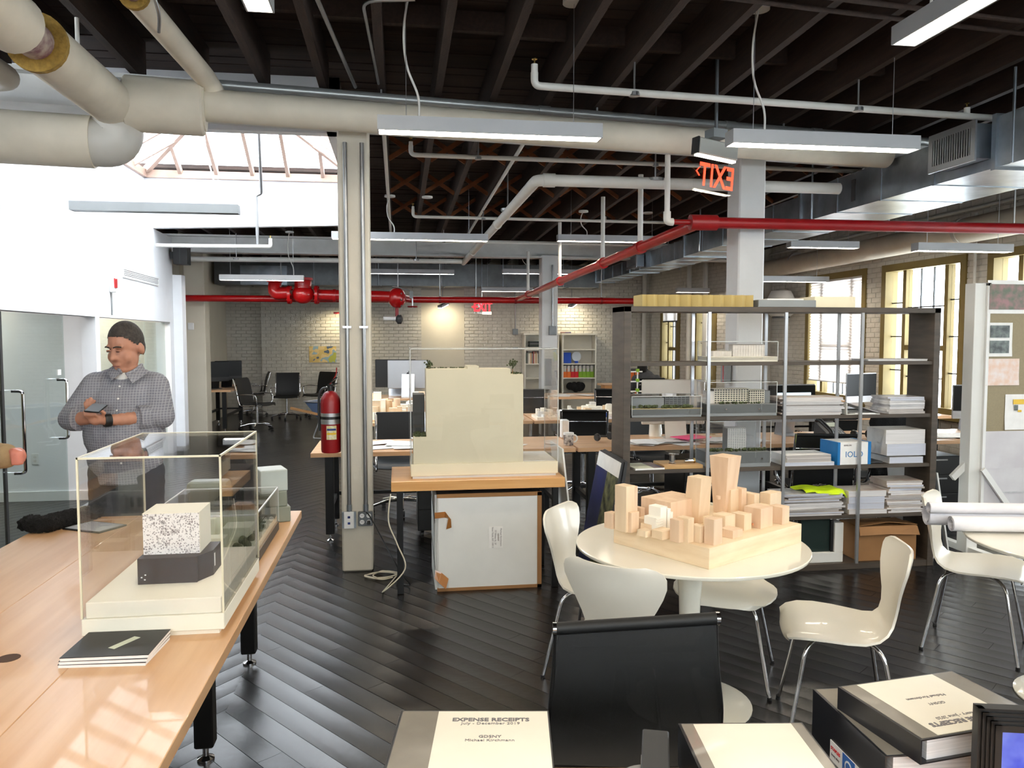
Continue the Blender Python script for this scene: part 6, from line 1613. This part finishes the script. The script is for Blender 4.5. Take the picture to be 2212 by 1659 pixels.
papers(8, 1.5, 3.6, 12.2, 12.7, .761, 36, 'white paper sheet on the bookcase desk', 'papers on the bookcase desk')
M['pink'] = pm('pink_folder', (226, 70, 120), .6); M['orangered'] = pm('orange_red_plastic', (214, 64, 28), .5); M['orange'] = pm('orange_panel', (226, 112, 36), .6, var=.03)
tag(MB(RZ(.4)).box(-.15, .15, -.11, .11, 0, .006).o('folder', 'pink', None), 'pink folder on the desk behind the shelving', 'folder').location = (2.62, 6.8, .80)
t = T('headphones', 'black headphones lying on the telephone desk', 'headphones', (4.28, 6.78, .76)); MB().tube(arc((0, 0, .04), .075, 0, PI, 10, 'xy'), .008, 8).o('band', 'black', t, 1)
for x in (-.075, .075): MB().lathe([(.035, -.018), (.042, 0), (.035, .018)], 14, (x, 0, .042), 'x').o('ear_cup', 'black', t, .8)
t = T('headphones', 'black headset lying on papers beside the mug', 'headphones', (1.83, 6.88, .775), .5); MB().tube(arc((0, 0, .03), .08, 0, PI, 10, 'xy'), .01, 8).o('band', 'black', t, 1)
for x in (-.08, .08): MB().lathe([(.03, -.015), (.036, 0), (.03, .015)], 14, (x, 0, .036), 'x').o('ear_cup', 'black', t, .8)
t = T('computer_mouse', 'white mouse on the telephone desk', 'mouse', (3.86, 6.64, .76)); MB().sph((0, 0, .008), .05, 14, 8, (.6, 1, .42)).o('shell', 'white', t, 1); MB().box(-.0015, .0015, .01, .045, .02, .03).o('wheel', 'grey', t)
for i, (x, y, lb) in enumerate(((.35, 6.88, 'black drawer unit on castors under the desk behind the column'), (2.7, 6.9, 'black drawer unit on castors under the paper tube desk'), (5.0, 6.9, 'black drawer unit on castors under the telephone desk'))):
    t = T('drawer_unit', lb, 'drawers', (x, y, 0)); b = MB().box(-.2, .2, -.26, .26, .07, .60).o('body', 'blackmetal', t, None, .004)
    for k in range(3): d_ = MB().box(-.195, .195, -.268, -.26, .08+k*.175, .245+k*.175).o('drawer', 'black', t, None, .002); MB().box(-.06, .06, -.275, -.268, .21+k*.175, .222+k*.175).o('handle', 'alu', d_)
    for sx in (-1, 1):
        for sy in (-1, 1): MB().lathe([(.03, -.012), (.03, .012)], 12, (sx*.16, sy*.2, .032), 'x').o('castor', 'black', t, .6)
# ---- site models under the skylight
def blocks(name, label, x0, x1, y0, y1, z, n, mats, seed, hmin, hmax, wmin, wmax, base='birch'):
    rr = random.Random(seed); t = T(name, label, 'model', ((x0+x1)/2, (y0+y1)/2, z)); W, D = x1-x0, y1-y0
    MB().box(-W/2, W/2, -D/2, D/2, 0, .03).o('base_board', base, t)
    for k in range(n):
        w_, d, h = rr.uniform(wmin, wmax), rr.uniform(wmin, wmax), rr.uniform(hmin, hmax)
        x, y = rr.uniform(-W/2+w_/2, W/2-w_/2), rr.uniform(-D/2+d/2, D/2-d/2); h *= .6+.6*((y+D/2)/D)
        if rr.random() < .2: MB().lathe([(w_*.5, .03), (w_*.5, .03+h)], 14, (x, y, 0)).o('building', rr.choice(mats), t, .6)
        else: MB().box(x-w_/2, x+w_/2, y-d/2, y+d/2, .03, .03+h).o('building', rr.choice(mats), t)
    return t
blocks('site_model', 'sunlit wood and white city model left of the cream tower', -.62, .42, 8.85, 9.5, .76, 60, ['basswood', 'basswoodpink', 'whitecard', 'whitecard'], 41, .05, .26, .05, .12)
blocks('site_model', 'sunlit white city model half hidden by the cream tower', .5, 1.42, 8.85, 9.5, .76, 30, ['whitecard', 'basswoodpink', 'paper2'], 42, .04, .2, .05, .12, 'whitecard')
blocks('site_model', 'white foam campus model with thick white base', 1.56, 2.1, 8.8, 9.2, .76, 26, ['whitecard', 'paper'], 43, .03, .10, .03, .08, 'whitecard')
blocks('site_model', 'pale block model with yellow, blue and red pieces', 2.15, 3.4, 9.1, 9.55, .76, 34, ['whitecard', 'paper2', 'basswood'], 44, .04, .12, .04, .12, 'whitecard')
M['blue'] = pm('blue_foam', (24, 78, 190), .6); M['yel'] = pm('yellow_foam', (236, 206, 20), .6); M['redb'] = pm('red_foam', (206, 24, 32), .6)
for k, (px_, py_, c_, w_, h) in enumerate(((1237, 884, 'yel', .06, .08), (1250, 892, 'blue', .17, .06), (1262, 898, 'redb', .08, .05))):
    p = onZ(px_, py_, .80); o = MB().box(-w_/2, w_/2, -.04, .04, 0, h).o('foam_block', c_, None, None, .004); o.location = ((2.2, 2.33, 2.5)[k], (9.0, 8.97, 8.85)[k], .761)
    tag(o, ['yellow foam block on the model desk', 'blue foam block on the model desk', 'red foam block on the model desk'][k], 'block')
t = T('wheelbarrow', 'blue tub wheelbarrow with wooden handles parked behind the extinguisher', 'wheelbarrow', fpos(725, 945), math.radians(-30))
M['tubblue'] = pm('blue_grey_tub', (84, 100, 130), .5, var=.05)
mb = MB(); mb.hexa([(-.25, -.16, .32), (.25, -.16, .32), (.25, .16, .32), (-.25, .16, .32)], [(-.42, -.3, .62), (.42, -.3, .62), (.42, .3, .62), (-.42, .3, .62)]); mb.o('tub', 'tubblue', t, None, .02); MB().tube(rounded([(-.42, -.3, .62), (.42, -.3, .62), (.42, .3, .62), (-.42, .3, .62), (-.42, -.3, .62)], .08), .012, 8).o('rim', 'alu', t, 1)
for s in (-1, 1): MB().bar((-.7, s*.28, .5), (.5, s*.1, .28), .035, .04).o('handle', 'card', t); MB().tube(rounded([(-.15, s*.2, .36), (-.3, s*.22, 0), (-.1, s*.22, 0)], .04), .012, 8).o('leg', 'alu', t, 1)
MB().lathe([(.18, -.03), (.19, 0), (.18, .03)], 20, (.55, 0, .185), 'y').o('wheel', 'black', t, .7)
# ---- white bookcases with books and the poster
M['bookwhite'] = pm('white_bookcase', (222, 218, 206), .6, var=.02)
bcs = []
for i, x0 in enumerate((2.78, 3.64)):
    t = T('bookcase', ['white bookcase half hidden by the far white column', 'white bookcase with colour coded magazine files'][i], 'bookcase', (x0, 17.35, 0))
    for x in (0, .76): MB().box(x, x+.03, 0, .36, 0, 1.76).o('side', 'bookwhite', t)
    MB().box(0, .79, .34, .36, 0, 1.76).o('back', 'bookwhite', t); MB().box(-.02, .81, -.02, .37, 1.74, 1.78).o('cornice', 'bookwhite', t)
    for z in (.05, .42, .78, 1.10, 1.42): MB().box(.03, .76, 0, .34, z-.025, z).o('shelf', 'bookwhite', t)
_bk = {}
bc_ = [(214, 206, 190), (150, 60, 50), (60, 70, 60), (200, 190, 170), (110, 110, 112), (190, 150, 110), (40, 44, 48), (226, 220, 206)]
for k, c in enumerate(bc_): M['bk%d' % k] = pm('book_cloth_%d' % k, c, .7)
def books(n, x0, x1, z, y, label, group, seed, hmin=.2, hmax=.27):
    rr = random.Random(seed); x = x0
    while x < x1 and n > 0:
        w_ = rr.uniform(.018, .04); h = rr.uniform(hmin, hmax); t = T('book', label, 'book', (x, y, z+.001), 0, group)
        k = rr.randrange(8); MB().box(.001, w_-.001, .004, .17, .002, h-.004).o('pages', 'paperedge', t)
        mb = MB(); mb.box(0, w_, 0, .003, 0, h); mb.box(0, .0012, .003, .172, 0, h); mb.box(w_-.0012, w_, .003, .172, 0, h); mb.o('cover', 'bk%d' % k, t); x += w_+.001; n -= 1
books(26, 2.83, 3.46, 1.10, 17.4, 'book on the middle shelf of the half hidden bookcase', 'books of the half hidden bookcase', 51)
for k in range(8): t = MB().box(0, .22, 0, .2, 0, .022).o('book', 'bk%d' % [2, 6, 2, 6, 2, 4, 6, 2][k], None); t.location = (2.9+.006*(k % 3), 17.4, 1.421+.0225*k); tag(t, 'dark book lying flat on the top shelf of the half hidden bookcase', 'book', 'flat books of the half hidden bookcase')
fc = [('orange', 'orange'), ('orange', 'orange'), ('redb', 'red'), ('redb', 'red'), ('greenf', 'green'), ('greenf', 'green'), ('greenf', 'green'), ('greenf', 'green')]; M['greenf'] = pm('green_file', (126, 170, 40), .6)
for k, (m_, cn) in enumerate(fc):
    t = T('magazine_file', '%s magazine file full of journals in the white bookcase' % cn, 'file', (3.674+.0885*k, 17.38, .781), 0, '%s magazine files' % cn)
    mb = MB(); mb.box(0, .083, 0, .005, 0, .13); mb.box(0, .004, .005, .24, 0, .2); mb.box(.079, .083, .005, .24, 0, .2); mb.box(.004, .079, .005, .24, 0, .004); mb.o('file', m_, t)
    for j in range(5): MB().box(.008+j*.014, .019+j*.014, .01, .22, .005, .26+.01*((k*3+j*7) % 3)).o('journal', ['paper2', 'mag3', 'paper', 'bk0', 'mag1'][j], t)
tag(MB(RX(-.12)).box(0, .17, 0, .02, 0, .24).o('blue_book', 'blue', None), 'blue book leaning on the top shelf of the bookcase', 'book').location = (3.70, 17.45, 1.104)
t = T('glass_trophy', 'round glass trophy with blue foot on the bookcase', 'trophy', (4.0, 17.5, 1.101)); MB().lathe([(.11, -.01), (.11, .01)], 24, (0, 0, .15), 'y').o('disc', 'palescreen', t, .6); MB().box(-.035, .035, -.03, .03, 0, .05).o('foot', 'blue', t)
t = T('fabric_bundle', 'dark fabric bundle stuffed on the lower bookcase shelf', 'fabric', (3.98, 17.5, .42)); mb = MB(); rr = random.Random(6)
for k in range(14): mb.sph((rr.uniform(-.16, .2), rr.uniform(-.06, .0), .095+rr.uniform(-.0, .08)), .09, 10, 8)
mb.o('cloth', 'fur', t, 1)
tag(MB().box(-.2, .2, -.12, .12, 0, .14).o('cardboard_box', 'card', None, None, .004), 'flat cardboard box on the bookcase desk', 'box').location = (3.55, 12.7, .76)
tag(MB().box(-.12, .12, -.02, .02, 0, .03).o('dark_box', 'photo1', None), 'small dark red box on top of the bookcase', 'box').location = (3.75, 17.5, 1.78)
def map_mat():
    m, nt, b = _nodes('coloured_map_print'); tc = nt.nodes.new('ShaderNodeTexCoord'); v = nt.nodes.new('ShaderNodeTexNoise'); v.inputs['Scale'].default_value = 3.2; v.inputs['Detail'].default_value = 2
    nt.links.new(tc.outputs['Object'], v.inputs['Vector']); cr = nt.nodes.new('ShaderNodeValToRGB'); cr.color_ramp.interpolation = 'CONSTANT'; e = cr.color_ramp.elements
    e[0].position = 0; e[0].color = lin((84, 98, 120)); e[1].position = .42; e[1].color = lin((206, 178, 110))
    for p_, c in ((.5, (222, 196, 140)), (.56, (150, 176, 190)), (.62, (176, 178, 80))): q = e.new(p_); q.color = lin(c)
    nt.links.new(v.outputs['Fac'], cr.inputs[0]); nt.links.new(cr.outputs[0], b.inputs['Base Color']); b.inputs['Roughness'].default_value = .6; return m
M['map'] = map_mat(); a, b = onY(668, 783, 17.73), onY(726, 748, 17.73)
tag(MB().box(0, b.x-a.x, -.004, 0, 0, b.z-a.z).o('map_poster', 'map', None), 'colourful map poster on the back brick wall', 'poster').location = (a.x, 17.738, a.z)
# orange cabinet, far person and lattice model
t = T('storage_cabinet', 'dark cabinet with orange doors in the far right corner', 'cabinet', (4.72, 16.4, 0)); MB().box(0, .62, 0, .4, 0, 1.0).o('body', 'dark', t)
for k in range(2): d_ = MB().box(.02+.3*k, .3+.3*k, -.012, 0, .06, .96).o('door', 'orange', t); MB().box(.25-.2*k+.3*k, .265-.2*k+.3*k, -.02, -.012, .5, .6).o('handle', 'alu', d_)
far = T('person', 'person in grey hooded top seated with back turned near the corner', 'person', (0, 0, 0))
c = onY(1396, 830, 14.3); c.y = 14.3
surf('body', 'skin', [ell((c.x-.08, c.y, 1.10), .095, (.85, 1, 1.25)), limb([(c.x-.06, c.y, 1.05), (c.x, c.y, .9)], [.06, .07]), ell((c.x, c.y, .78), .17, (1, .7, 1.5)), limb([(c.x-.1, c.y+.05, .52), (c.x-.1, c.y+.42, .5), (c.x-.1, c.y+.44, .05)], [.08, .07, .05]), limb([(c.x+.1, c.y+.05, .52), (c.x+.1, c.y+.42, .5), (c.x+.1, c.y+.44, .05)], [.08, .07, .05]), limb([(c.x+.2, c.y, .88), (c.x+.26, c.y+.1, .68), (c.x+.1, c.y+.42, .8)], [.055, .045, .035]), limb([(c.x-.2, c.y, .88), (c.x-.24, c.y+.1, .68), (c.x-.08, c.y+.42, .8)], [.055, .045, .035])], .012, far)
M['hoodie'] = pm('grey_hooded_top', (78, 78, 80), .9, var=.1, scale=20)
surf('hooded_top', 'hoodie', [ell((c.x, c.y, .78), .2, (1.05, .75, 1.5)), limb([(c.x-.2, c.y, .9), (c.x+.2, c.y, .9)], [.09, .09]), limb([(c.x+.2, c.y, .88), (c.x+.27, c.y+.1, .68), (c.x+.12, c.y+.38, .79)], [.085, .075, .05]), limb([(c.x-.2, c.y, .88), (c.x-.26, c.y+.1, .68), (c.x-.1, c.y+.38, .79)], [.085, .075, .05]), ell((c.x-.04, c.y-.05, .98), .1, (1.2, .7, .8))], .016, far, 2)
surf('trousers', 'jeans', [ell((c.x, c.y+.02, .54), .19, (1.05, .8, .6)), limb([(c.x-.1, c.y+.05, .54), (c.x-.1, c.y+.42, .52), (c.x-.1, c.y+.44, .07)], [.1, .085, .07]), limb([(c.x+.1, c.y+.05, .54), (c.x+.1, c.y+.42, .52), (c.x+.1, c.y+.44, .07)], [.1, .085, .07])], .016, far, 1)
M['darkhair'] = pm('dark_hair', (26, 22, 20), .8, var=.3, scale=60)
MB().sph((c.x-.085, c.y-.015, 1.12), .105, 16, 12, (.9, 1.02, 1.18)).o('hair', 'darkhair', far, 1)
copy_tree(oc, (c.x, c.y+.0, 0), 0, 'black office chair under the seated person')
t = T('lattice_model', 'white rod model with green joints before the seated person', 'model', (onY(1367, 845, 12.3).x, 12.35, .76))
for x in (-.09, .09): MB().cyl((x, 0, 0), (x, 0, .42), .012, 8).o('rod', 'white', t)
for k in range(3): z = .05+k*.16; MB().box(-.09, .17, -.015, .015, z, z+.02).o('rung', 'white', t); MB().cbox((.09, 0, z+.03), (.05, .05, .05)).o('joint', 'greenf', t); MB().tube([(-.09, 0, z), (-.2, 0, z+.1)], .012, 8).o('strut', 'white', t)
# pleated blind in the middle window
t = T('window_blind', 'pleated translucent blind pulled down over the middle window', 'blind', (0, 0, 0))
m = bpy.data.materials.new('translucent_blind'); m.use_nodes = True; nt = m.node_tree; nt.nodes.clear(); out = nt.nodes.new('ShaderNodeOutputMaterial'); mx = nt.nodes.new('ShaderNodeMixShader'); d1 = nt.nodes.new('ShaderNodeBsdfDiffuse'); d2 = nt.nodes.new('ShaderNodeBsdfTranslucent'); d1.inputs[0].default_value = lin((226, 222, 220)); d2.inputs[0].default_value = lin((236, 232, 230)); mx.inputs[0].default_value = .55
nt.links.new(d1.outputs[0], mx.inputs[1]); nt.links.new(d2.outputs[0], mx.inputs[2]); nt.links.new(mx.outputs[0], out.inputs[0]); M['blind'] = m
rows = []; n = 70
for k in range(n+1): z = .98+(2.60-.98)*k/n; y = .0 if k % 2 else .022; rows.append([(1.40, y, z), (2.16, y, z), (2.90, y, z)])
MB(mR).sheet(rows, .0006).o('pleated_fabric', 'blind', t); MB(mR).box(1.39, 2.92, -.005, .03, 2.60, 2.64).o('head_rail', 'white', t); MB(mR).box(1.39, 2.92, -.005, .03, .965, .985).o('bottom_rail', 'white', t)
t = T('window_blind', 'rolled white blind at the top of a far narrow window', 'blind', (0, 0, 0)); MB(mF).box(.92, 1.68, -.01, .02, 2.05, 2.36).o('fabric', 'blind', t); MB(mF).box(.92, 1.68, -.015, .025, 2.02, 2.05).o('bottom_rail', 'dark', t)
# red control on the white column
p = onY(1573, 805, 6.35); t = T('column_switch', 'grey column mounted unit with red stripe', 'switch', (2.795, 6.38, p.z)); MB().box(-.06, .0, -.05, .05, -.09, .09).o('housing', 'grey', t, None, .01); MB().box(-.062, -.06, -.02, .0, -.06, .06).o('red_stripe', 'red', t)
# ============================================================ foreground desk, mesh chair and binders
DZ = .735
t = T('front_desk', 'orange maple desk in the foreground under the binders', 'desk', (.95, 1.15, 0))
MB(RZ(math.radians(-8.2))).box(-1.0, 1.6, -.5, .47, DZ-.04, DZ).o('top', 'maplex', t, None, .003)
for x in (-.8, 1.4):
    for y in (-.4, .38): p = RZ(math.radians(-8.2)) @ Vector((x, y, 0)); MB().cbox((p.x, p.y, (DZ-.04)/2), (.06, .06, DZ-.04)).o('leg', 'blackmetal', t)
# large mesh chair facing the camera
a, b = CP+ray(1203, 1358)*(2.38/ray(1203, 1358).dot(_f)), CP+ray(1545, 1336)*(2.38/ray(1545, 1336).dot(_f))
def mesh_mat():
    m = bpy.data.materials.new('see_through_black_mesh'); m.use_nodes = True; nt = m.node_tree; nt.nodes.clear()
    out = nt.nodes.new('ShaderNodeOutputMaterial'); mx = nt.nodes.new('ShaderNodeMixShader'); tr = nt.nodes.new('ShaderNodeBsdfTransparent'); pb = nt.nodes.new('ShaderNodeBsdfPrincipled')
    tr.inputs[0].default_value = (.5, .5, .52, 1); pb.inputs['Base Color'].default_value = lin((9, 10, 11)); pb.inputs['Roughness'].default_value = .55; mx.inputs[0].default_value = .8
    nt.links.new(tr.outputs[0], mx.inputs[1]); nt.links.new(pb.outputs[0], mx.inputs[2]); nt.links.new(mx.outputs[0], out.inputs[0]); return m
M['nearmesh'] = mesh_mat()
c = (a+b)/2; rz = math.atan2(b.y-a.y, b.x-a.x); zt = c.z
t = T('office_chair', 'large black mesh office chair with chrome ends facing the front desk', 'chair', (c.x, c.y, 0), rz); W = .24; sl = (b.z-a.z)/(b-a).xy.length
rows = [[(u*W*s, y, z+u*W*sl) for u in (-1, -.5, 0, .5, 1)] for y, z, s in ((.0, zt, 1), (-.015, zt-.12, 1.02), (-.02, zt-.25, 1.07), (.0, zt-.36, 1.09), (-.06, zt-.42, 1.09))]
MB().sheet(rows, .004).o('backrest', 'nearmesh', t, 1)
MB().cyl((-W-.002, 0, zt-W*sl), (W+.002, 0, zt+W*sl), .019, 16).o('top_roll', 'blackmesh', t, .6)
for s in (-1, 1):
    MB().cyl((s*(W+.001), 0, zt+s*W*sl), (s*(W+.012), 0, zt+s*W*sl), .020, 16).o('roll_end', 'chrome', t, .6)
    MB().tube(spline([(s*W, .004, zt+s*W*sl), (s*W*1.02, .0, zt-.12), (s*W*1.07, -.01, zt-.25), (s*W*1.09, .0, zt-.36), (s*W*1.09, -.1, zt-.43), (s*W*1.08, -.45, zt-.43)]), .009, 8).o('side_rail', 'blackmetal', t, 1)
for dz in (.11, .16): MB().tube(rounded([(-W*.8, .015, zt-dz+.02), (-W*.8, .06, zt-dz), (W*.8, .06, zt-dz+.01), (W*.8, .015, zt-dz+.03)], .04), .012, 8).o('cross_bar', 'blackmetal', t, 1)
MB().cyl((0, .05, zt-.15), (0, .06, zt-.24), .012, 8).o('pivot', 'chrome', t, 1)
MB().sheet([[(u*W*1.08, y, z) for u in (-1, 0, 1)] for y, z in ((-.04, zt-.42), (-.2, zt-.435), (-.42, zt-.43), (-.47, zt-.45))], .006).o('seat', 'nearmesh', t, 1)
MB().cyl((0, -.2, .1), (0, -.2, zt-.44), .025, 12).o('gas_column', 'chrome', t, .6)
for k in range(5):
    an = 2*PI*k/5+.3; e = Vector((math.cos(an)*.3, -.2+math.sin(an)*.3, .07)); l = MB().tube([(0, -.2, .12), e], [.02, .012], 8).o('base_leg', 'chrome', t, .8); MB().lathe([(.03, -.015), (.03, .015)], 12, (e.x, e.y, .03), 'x').o('castor', 'black', l, .7)
# binders
M['vinyl'] = pm('black_vinyl', (26, 27, 32), .35, var=.1, coat=.2); M['greyfilm'] = pm('grey_clear_film', (128, 122, 112), .16, var=.06, scale=9, bump=.25, bscale=6, coat=.3); M['coverpage'] = pm('cover_page_under_film', (226, 220, 204), .2, var=.02, bump=.18, bscale=5, coat=.3)
def binder(label, c, rz, W, D, H_, page, texts, tilt=0, flip=False, label_side=None, open_=0):
    t = T('ring_binder', label, 'binder', c, rz)
    MB().box(-W/2, W/2, -D/2, D/2, 0, .003).o('bottom_cover', 'vinyl', t)
    MB().box(-W/2+.02, W/2-.012, -D/2+.008, D/2-.008, .003, H_-.004).o('pages', 'paperedge', t)
    MB().box(-W/2-.002, -W/2+.001, -D/2, D/2, 0, H_).o('spine', 'vinyl', t)
    mm = TR(-W/2, 0, H_) @ RY(-open_); cv = MB(mm).box(0, W, -D/2, D/2, -.003, 0).o('top_cover', 'vinyl', t)
    MB(mm).box(.004, W-.004, -D/2+.004, D/2-.004, 0, .0006).o('clear_film', 'greyfilm', cv)
    x0, x1 = page; pg = MB(mm).box(W*x0, W*x1, -D/2+.006, D/2-.006, .0006, .0012).o('cover_sheet', 'coverpage', cv)
    for s, u, v, sz, b in texts:
        m_ = mm @ TR(W*u, D*v, .0014) @ (RZ(PI) if flip else Matrix())
        lettering(s, sz, 'ink2', cv, m_, bold=b)
    return t
M['ink2'] = pm('grey_print', (96, 92, 96), .5)
pL = onZ(868, 1535, .845); pR = onZ(1185, 1535, .845)
rzv = math.atan2(pR.y-pL.y, pR.x-pL.x); W = (pR-pL).length
cL = (pL+pR)/2; D = .26; ny = Vector((math.sin(rzv), -math.cos(rzv), 0)); cc = cL+ny*(D/2)
binder('grey edged expense binder lying flat left of the mesh chair', (cc.x, cc.y, DZ), rzv, W, D, .845-DZ, (.255, .99), [('EXPENSE RECEIPTS', .90-.29, .32, .021, .0007), ('July - December 2019', .61, .255, .015, 0), ('GDSNY', .61, .03, .015, .0002), ('Michael Kirchmann', .61, -.03, .014, 0)])
# middle binder (turned, cover wide)
pA, pB = onZ(1402, 1580, .83), onZ(1660, 1562, .83); rz2 = math.atan2(pB.y-pA.y, pB.x-pA.x)-.12; cM = (pA+pB)/2+Vector((.06, -.14, 0))
binder('expense binder with wide white cover right of the mesh chair', (cM.x, cM.y, DZ), rz2, .285, .30, .83-DZ, (.11, .90), [('July - November 2017', .62, -.2, .012, 0), ('Michael Kirchmann', .62, -.26, .012, 0)])
tb = binder('black binder lying under the wide cover binder with its spine out', (cM.x-.03, cM.y-.02, DZ-.0), rz2-.25, .27, .26, .05, (.5, .6), []) if False else None
p = onZ(1372, 1600, .79); t = T('box_file', 'grey box file with red label left of the wide cover binder', 'file', (p.x+.02, p.y-.10, DZ), rz2-.2)
MB().box(-.035, .025, -.11, .11, 0, .075).o('box', 'dark', t, None, .003); MB().box(-.036, -.035, -.10, .02, .01, .06).o('label', 'paper2', t); MB().box(-.0368, -.036, -.06, -.02, .02, .05).o('red_mark', 'redb', t)
# right pile: black binder with brand label carrying an open expense binder
pc1, pc2 = onZ(1745, 1490, .84), onZ(2105, 1620, .84)
ax = (pc2-pc1); rz3 = math.atan2(ax.y, ax.x)
p0 = onZ(1745, 1485, .885); p1 = onZ(1910, 1640, .885)
dir_s = (p1-p0).normalized(); rzs = math.atan2(dir_s.y, dir_s.x)+PI/2     # spine direction
cen = p0.lerp(p1, .5)+Vector((math.cos(rzs), math.sin(rzs), 0))*.16
M['labelwhite'] = pm('label_white', (222, 222, 220), .5); M['labelblue'] = pm('label_blue', (20, 92, 170), .4)
t = binder('thick black binder with blue spine label at the bottom of the right pile', (cen.x, cen.y, DZ), rzs, .30, .30, .885-DZ, (.45, .46), [])
sp = MB().box(-.1545, -.1525, -.11, .06, .03, .075).o('spine_label', 'labelwhite', t); MB().box(-.1552, -.1545, -.045, .005, .03, .075).o('blue_panel', 'labelblue', sp); MB().lathe([(.014, -.0004), (.014, .0004)], 18, (-.1554, -.02, .053), 'x').o('emblem', 'labelwhite', sp); MB().lathe([(.010, -.0005), (.010, .0005)], 18, (-.1556, -.02, .053), 'x').o('emblem_core', 'labelblue', sp)
MB().box(-.1553, -.1545, -.012, -.002, .033, .045).o('yellow_mark', 'yellow', sp)
for k in range(9): MB().box(-.1553, -.1545, -.104+k*.004, -.1022+k*.004, .036, .068).o('barcode_line', 'ink', sp)
lettering('STAPLES', .011, 'redb', sp, TR(-.1553, .035, .06) @ RZ(-PI/2) @ RX(PI/2)); lettering('heavy duty', .008, 'ink', sp, TR(-.1553, .035, .046) @ RZ(-PI/2) @ RX(PI/2))
pq = [onZ(1815, 1489, .93), onZ(2075, 1452, .93), onZ(2215, 1550, .93), onZ(2010, 1618, .93)]
cq = (pq[0]+pq[1]+pq[2]+pq[3])/4; e1 = (pq[1]-pq[0]); rz4 = math.atan2(e1.y, e1.x)
Wq = ((pq[1]-pq[0]).length+(pq[2]-pq[3]).length)/2; Dq = ((pq[3]-pq[0]).length+(pq[2]-pq[1]).length)/2
binder('expense binder lying askew on top of the right pile, text upside down', (cq.x, cq.y, .886), rz4, Wq, Dq, .05, (.14, .80), [('EXPENSE RECEIPTS', .47, -.33, .021, .0008), ('January - June 2020', .47, -.25, .014, 0), ('GDSNY', .47, -.02, .013, 0), ('Michael Kirchmann', .47, .1, .013, 0)], flip=True)
# sheet with print under the pile and photo frame at the right corner
p = onZ(1800, 1640, DZ+.02); t = T('printed_sheet', 'white printed sheet sticking out below the right pile', 'paper', (p.x, p.y-.05, DZ+.001), rz3-.3); MB().box(-.1, .1, -.13, .13, 0, .003).o('sheet', 'paper', t); MB().box(-.06, .06, .03, .05, .003, .0035).o('print', 'ink', t); MB().box(-.06, .06, -.02, -.01, .003, .0035).o('print', 'ink', t)
t = T('photo_frame', 'black ridged photo frame with a blue picture at the desk corner', 'frame', (1.165, 1.27, DZ), math.radians(-14))
for k in range(5):
    e = .012*k; mb = MB(); z1 = .29
    for bx in ((-.10+e*.5, .2, -.002-.004*k, .012-.004*k, e*.5, .012+e*.5), (-.10+e*.5, .2, -.002-.004*k, .012-.004*k, z1-.012-e*.5, z1-e*.5), (-.10+e*.5, -.088+e*.5, -.002-.004*k, .012-.004*k, .0, z1-e*.5)): mb.box(*bx)
    mb.o('frame_ridge', 'black', t)
M['bluepic'] = pm('blue_picture', (40, 60, 190), .3, c2=(120, 140, 230), scale=9); MB().box(-.065, .2, .004, .012, .04, .25).o('picture', 'bluepic', t); MB().box(-.1, .2, .012, .02, 0, .29).o('back_panel', 'black', t)
p = onZ(1385, 1655, .80); t = T('disc_spindle', 'silvery disc stack at the bottom edge of the desk', 'discs', (p.x, p.y-.045, DZ)); MB().lathe([(.062, 0), (.062, .055), (.06, .06), (.008, .06)], 32).o('disc_stack', 'alu', t, .6); MB().lathe([(.009, .06), (.009, .075)], 12).o('hub', 'dark', t, .6)

# small fittings on walls and columns
p = onY(75, 992, 8.735); t = T('wall_outlet', 'white outlet plate on the partition behind the glass', 'outlet', (p.x, 8.748, p.z)); MB().box(-.035, .035, -.006, 0, -.057, .057).o('plate', 'white', t, None, .002)
for z in (-.02, .02): MB().box(-.014, .014, -.008, -.006, z-.012, z+.012).o('socket', 'paper2', t)
p = onY(1193, 712, 13.29); t = T('column_outlet', 'grey outlet box with conduit on the far white column', 'outlet', (p.x, 13.285, p.z)); MB().box(-.06, .06, -.03, .015, -.09, .06).o('box', 'galvdull', t); MB().cyl((0, -.01, .06), (0, -.01, 1.1), .014, 8).o('conduit', 'conduit', t)
p = onY(1113, 715, 17.72); t = T('wall_box', 'grey junction box with conduit on the back wall', 'outlet', (p.x, 17.72, p.z)); MB().box(-.06, .06, -.03, .03, -.08, .05).o('box', 'galvdull', t); MB().cyl((0, -.01, .05), (0, -.01, .9), .014, 8).o('conduit', 'conduit', t)
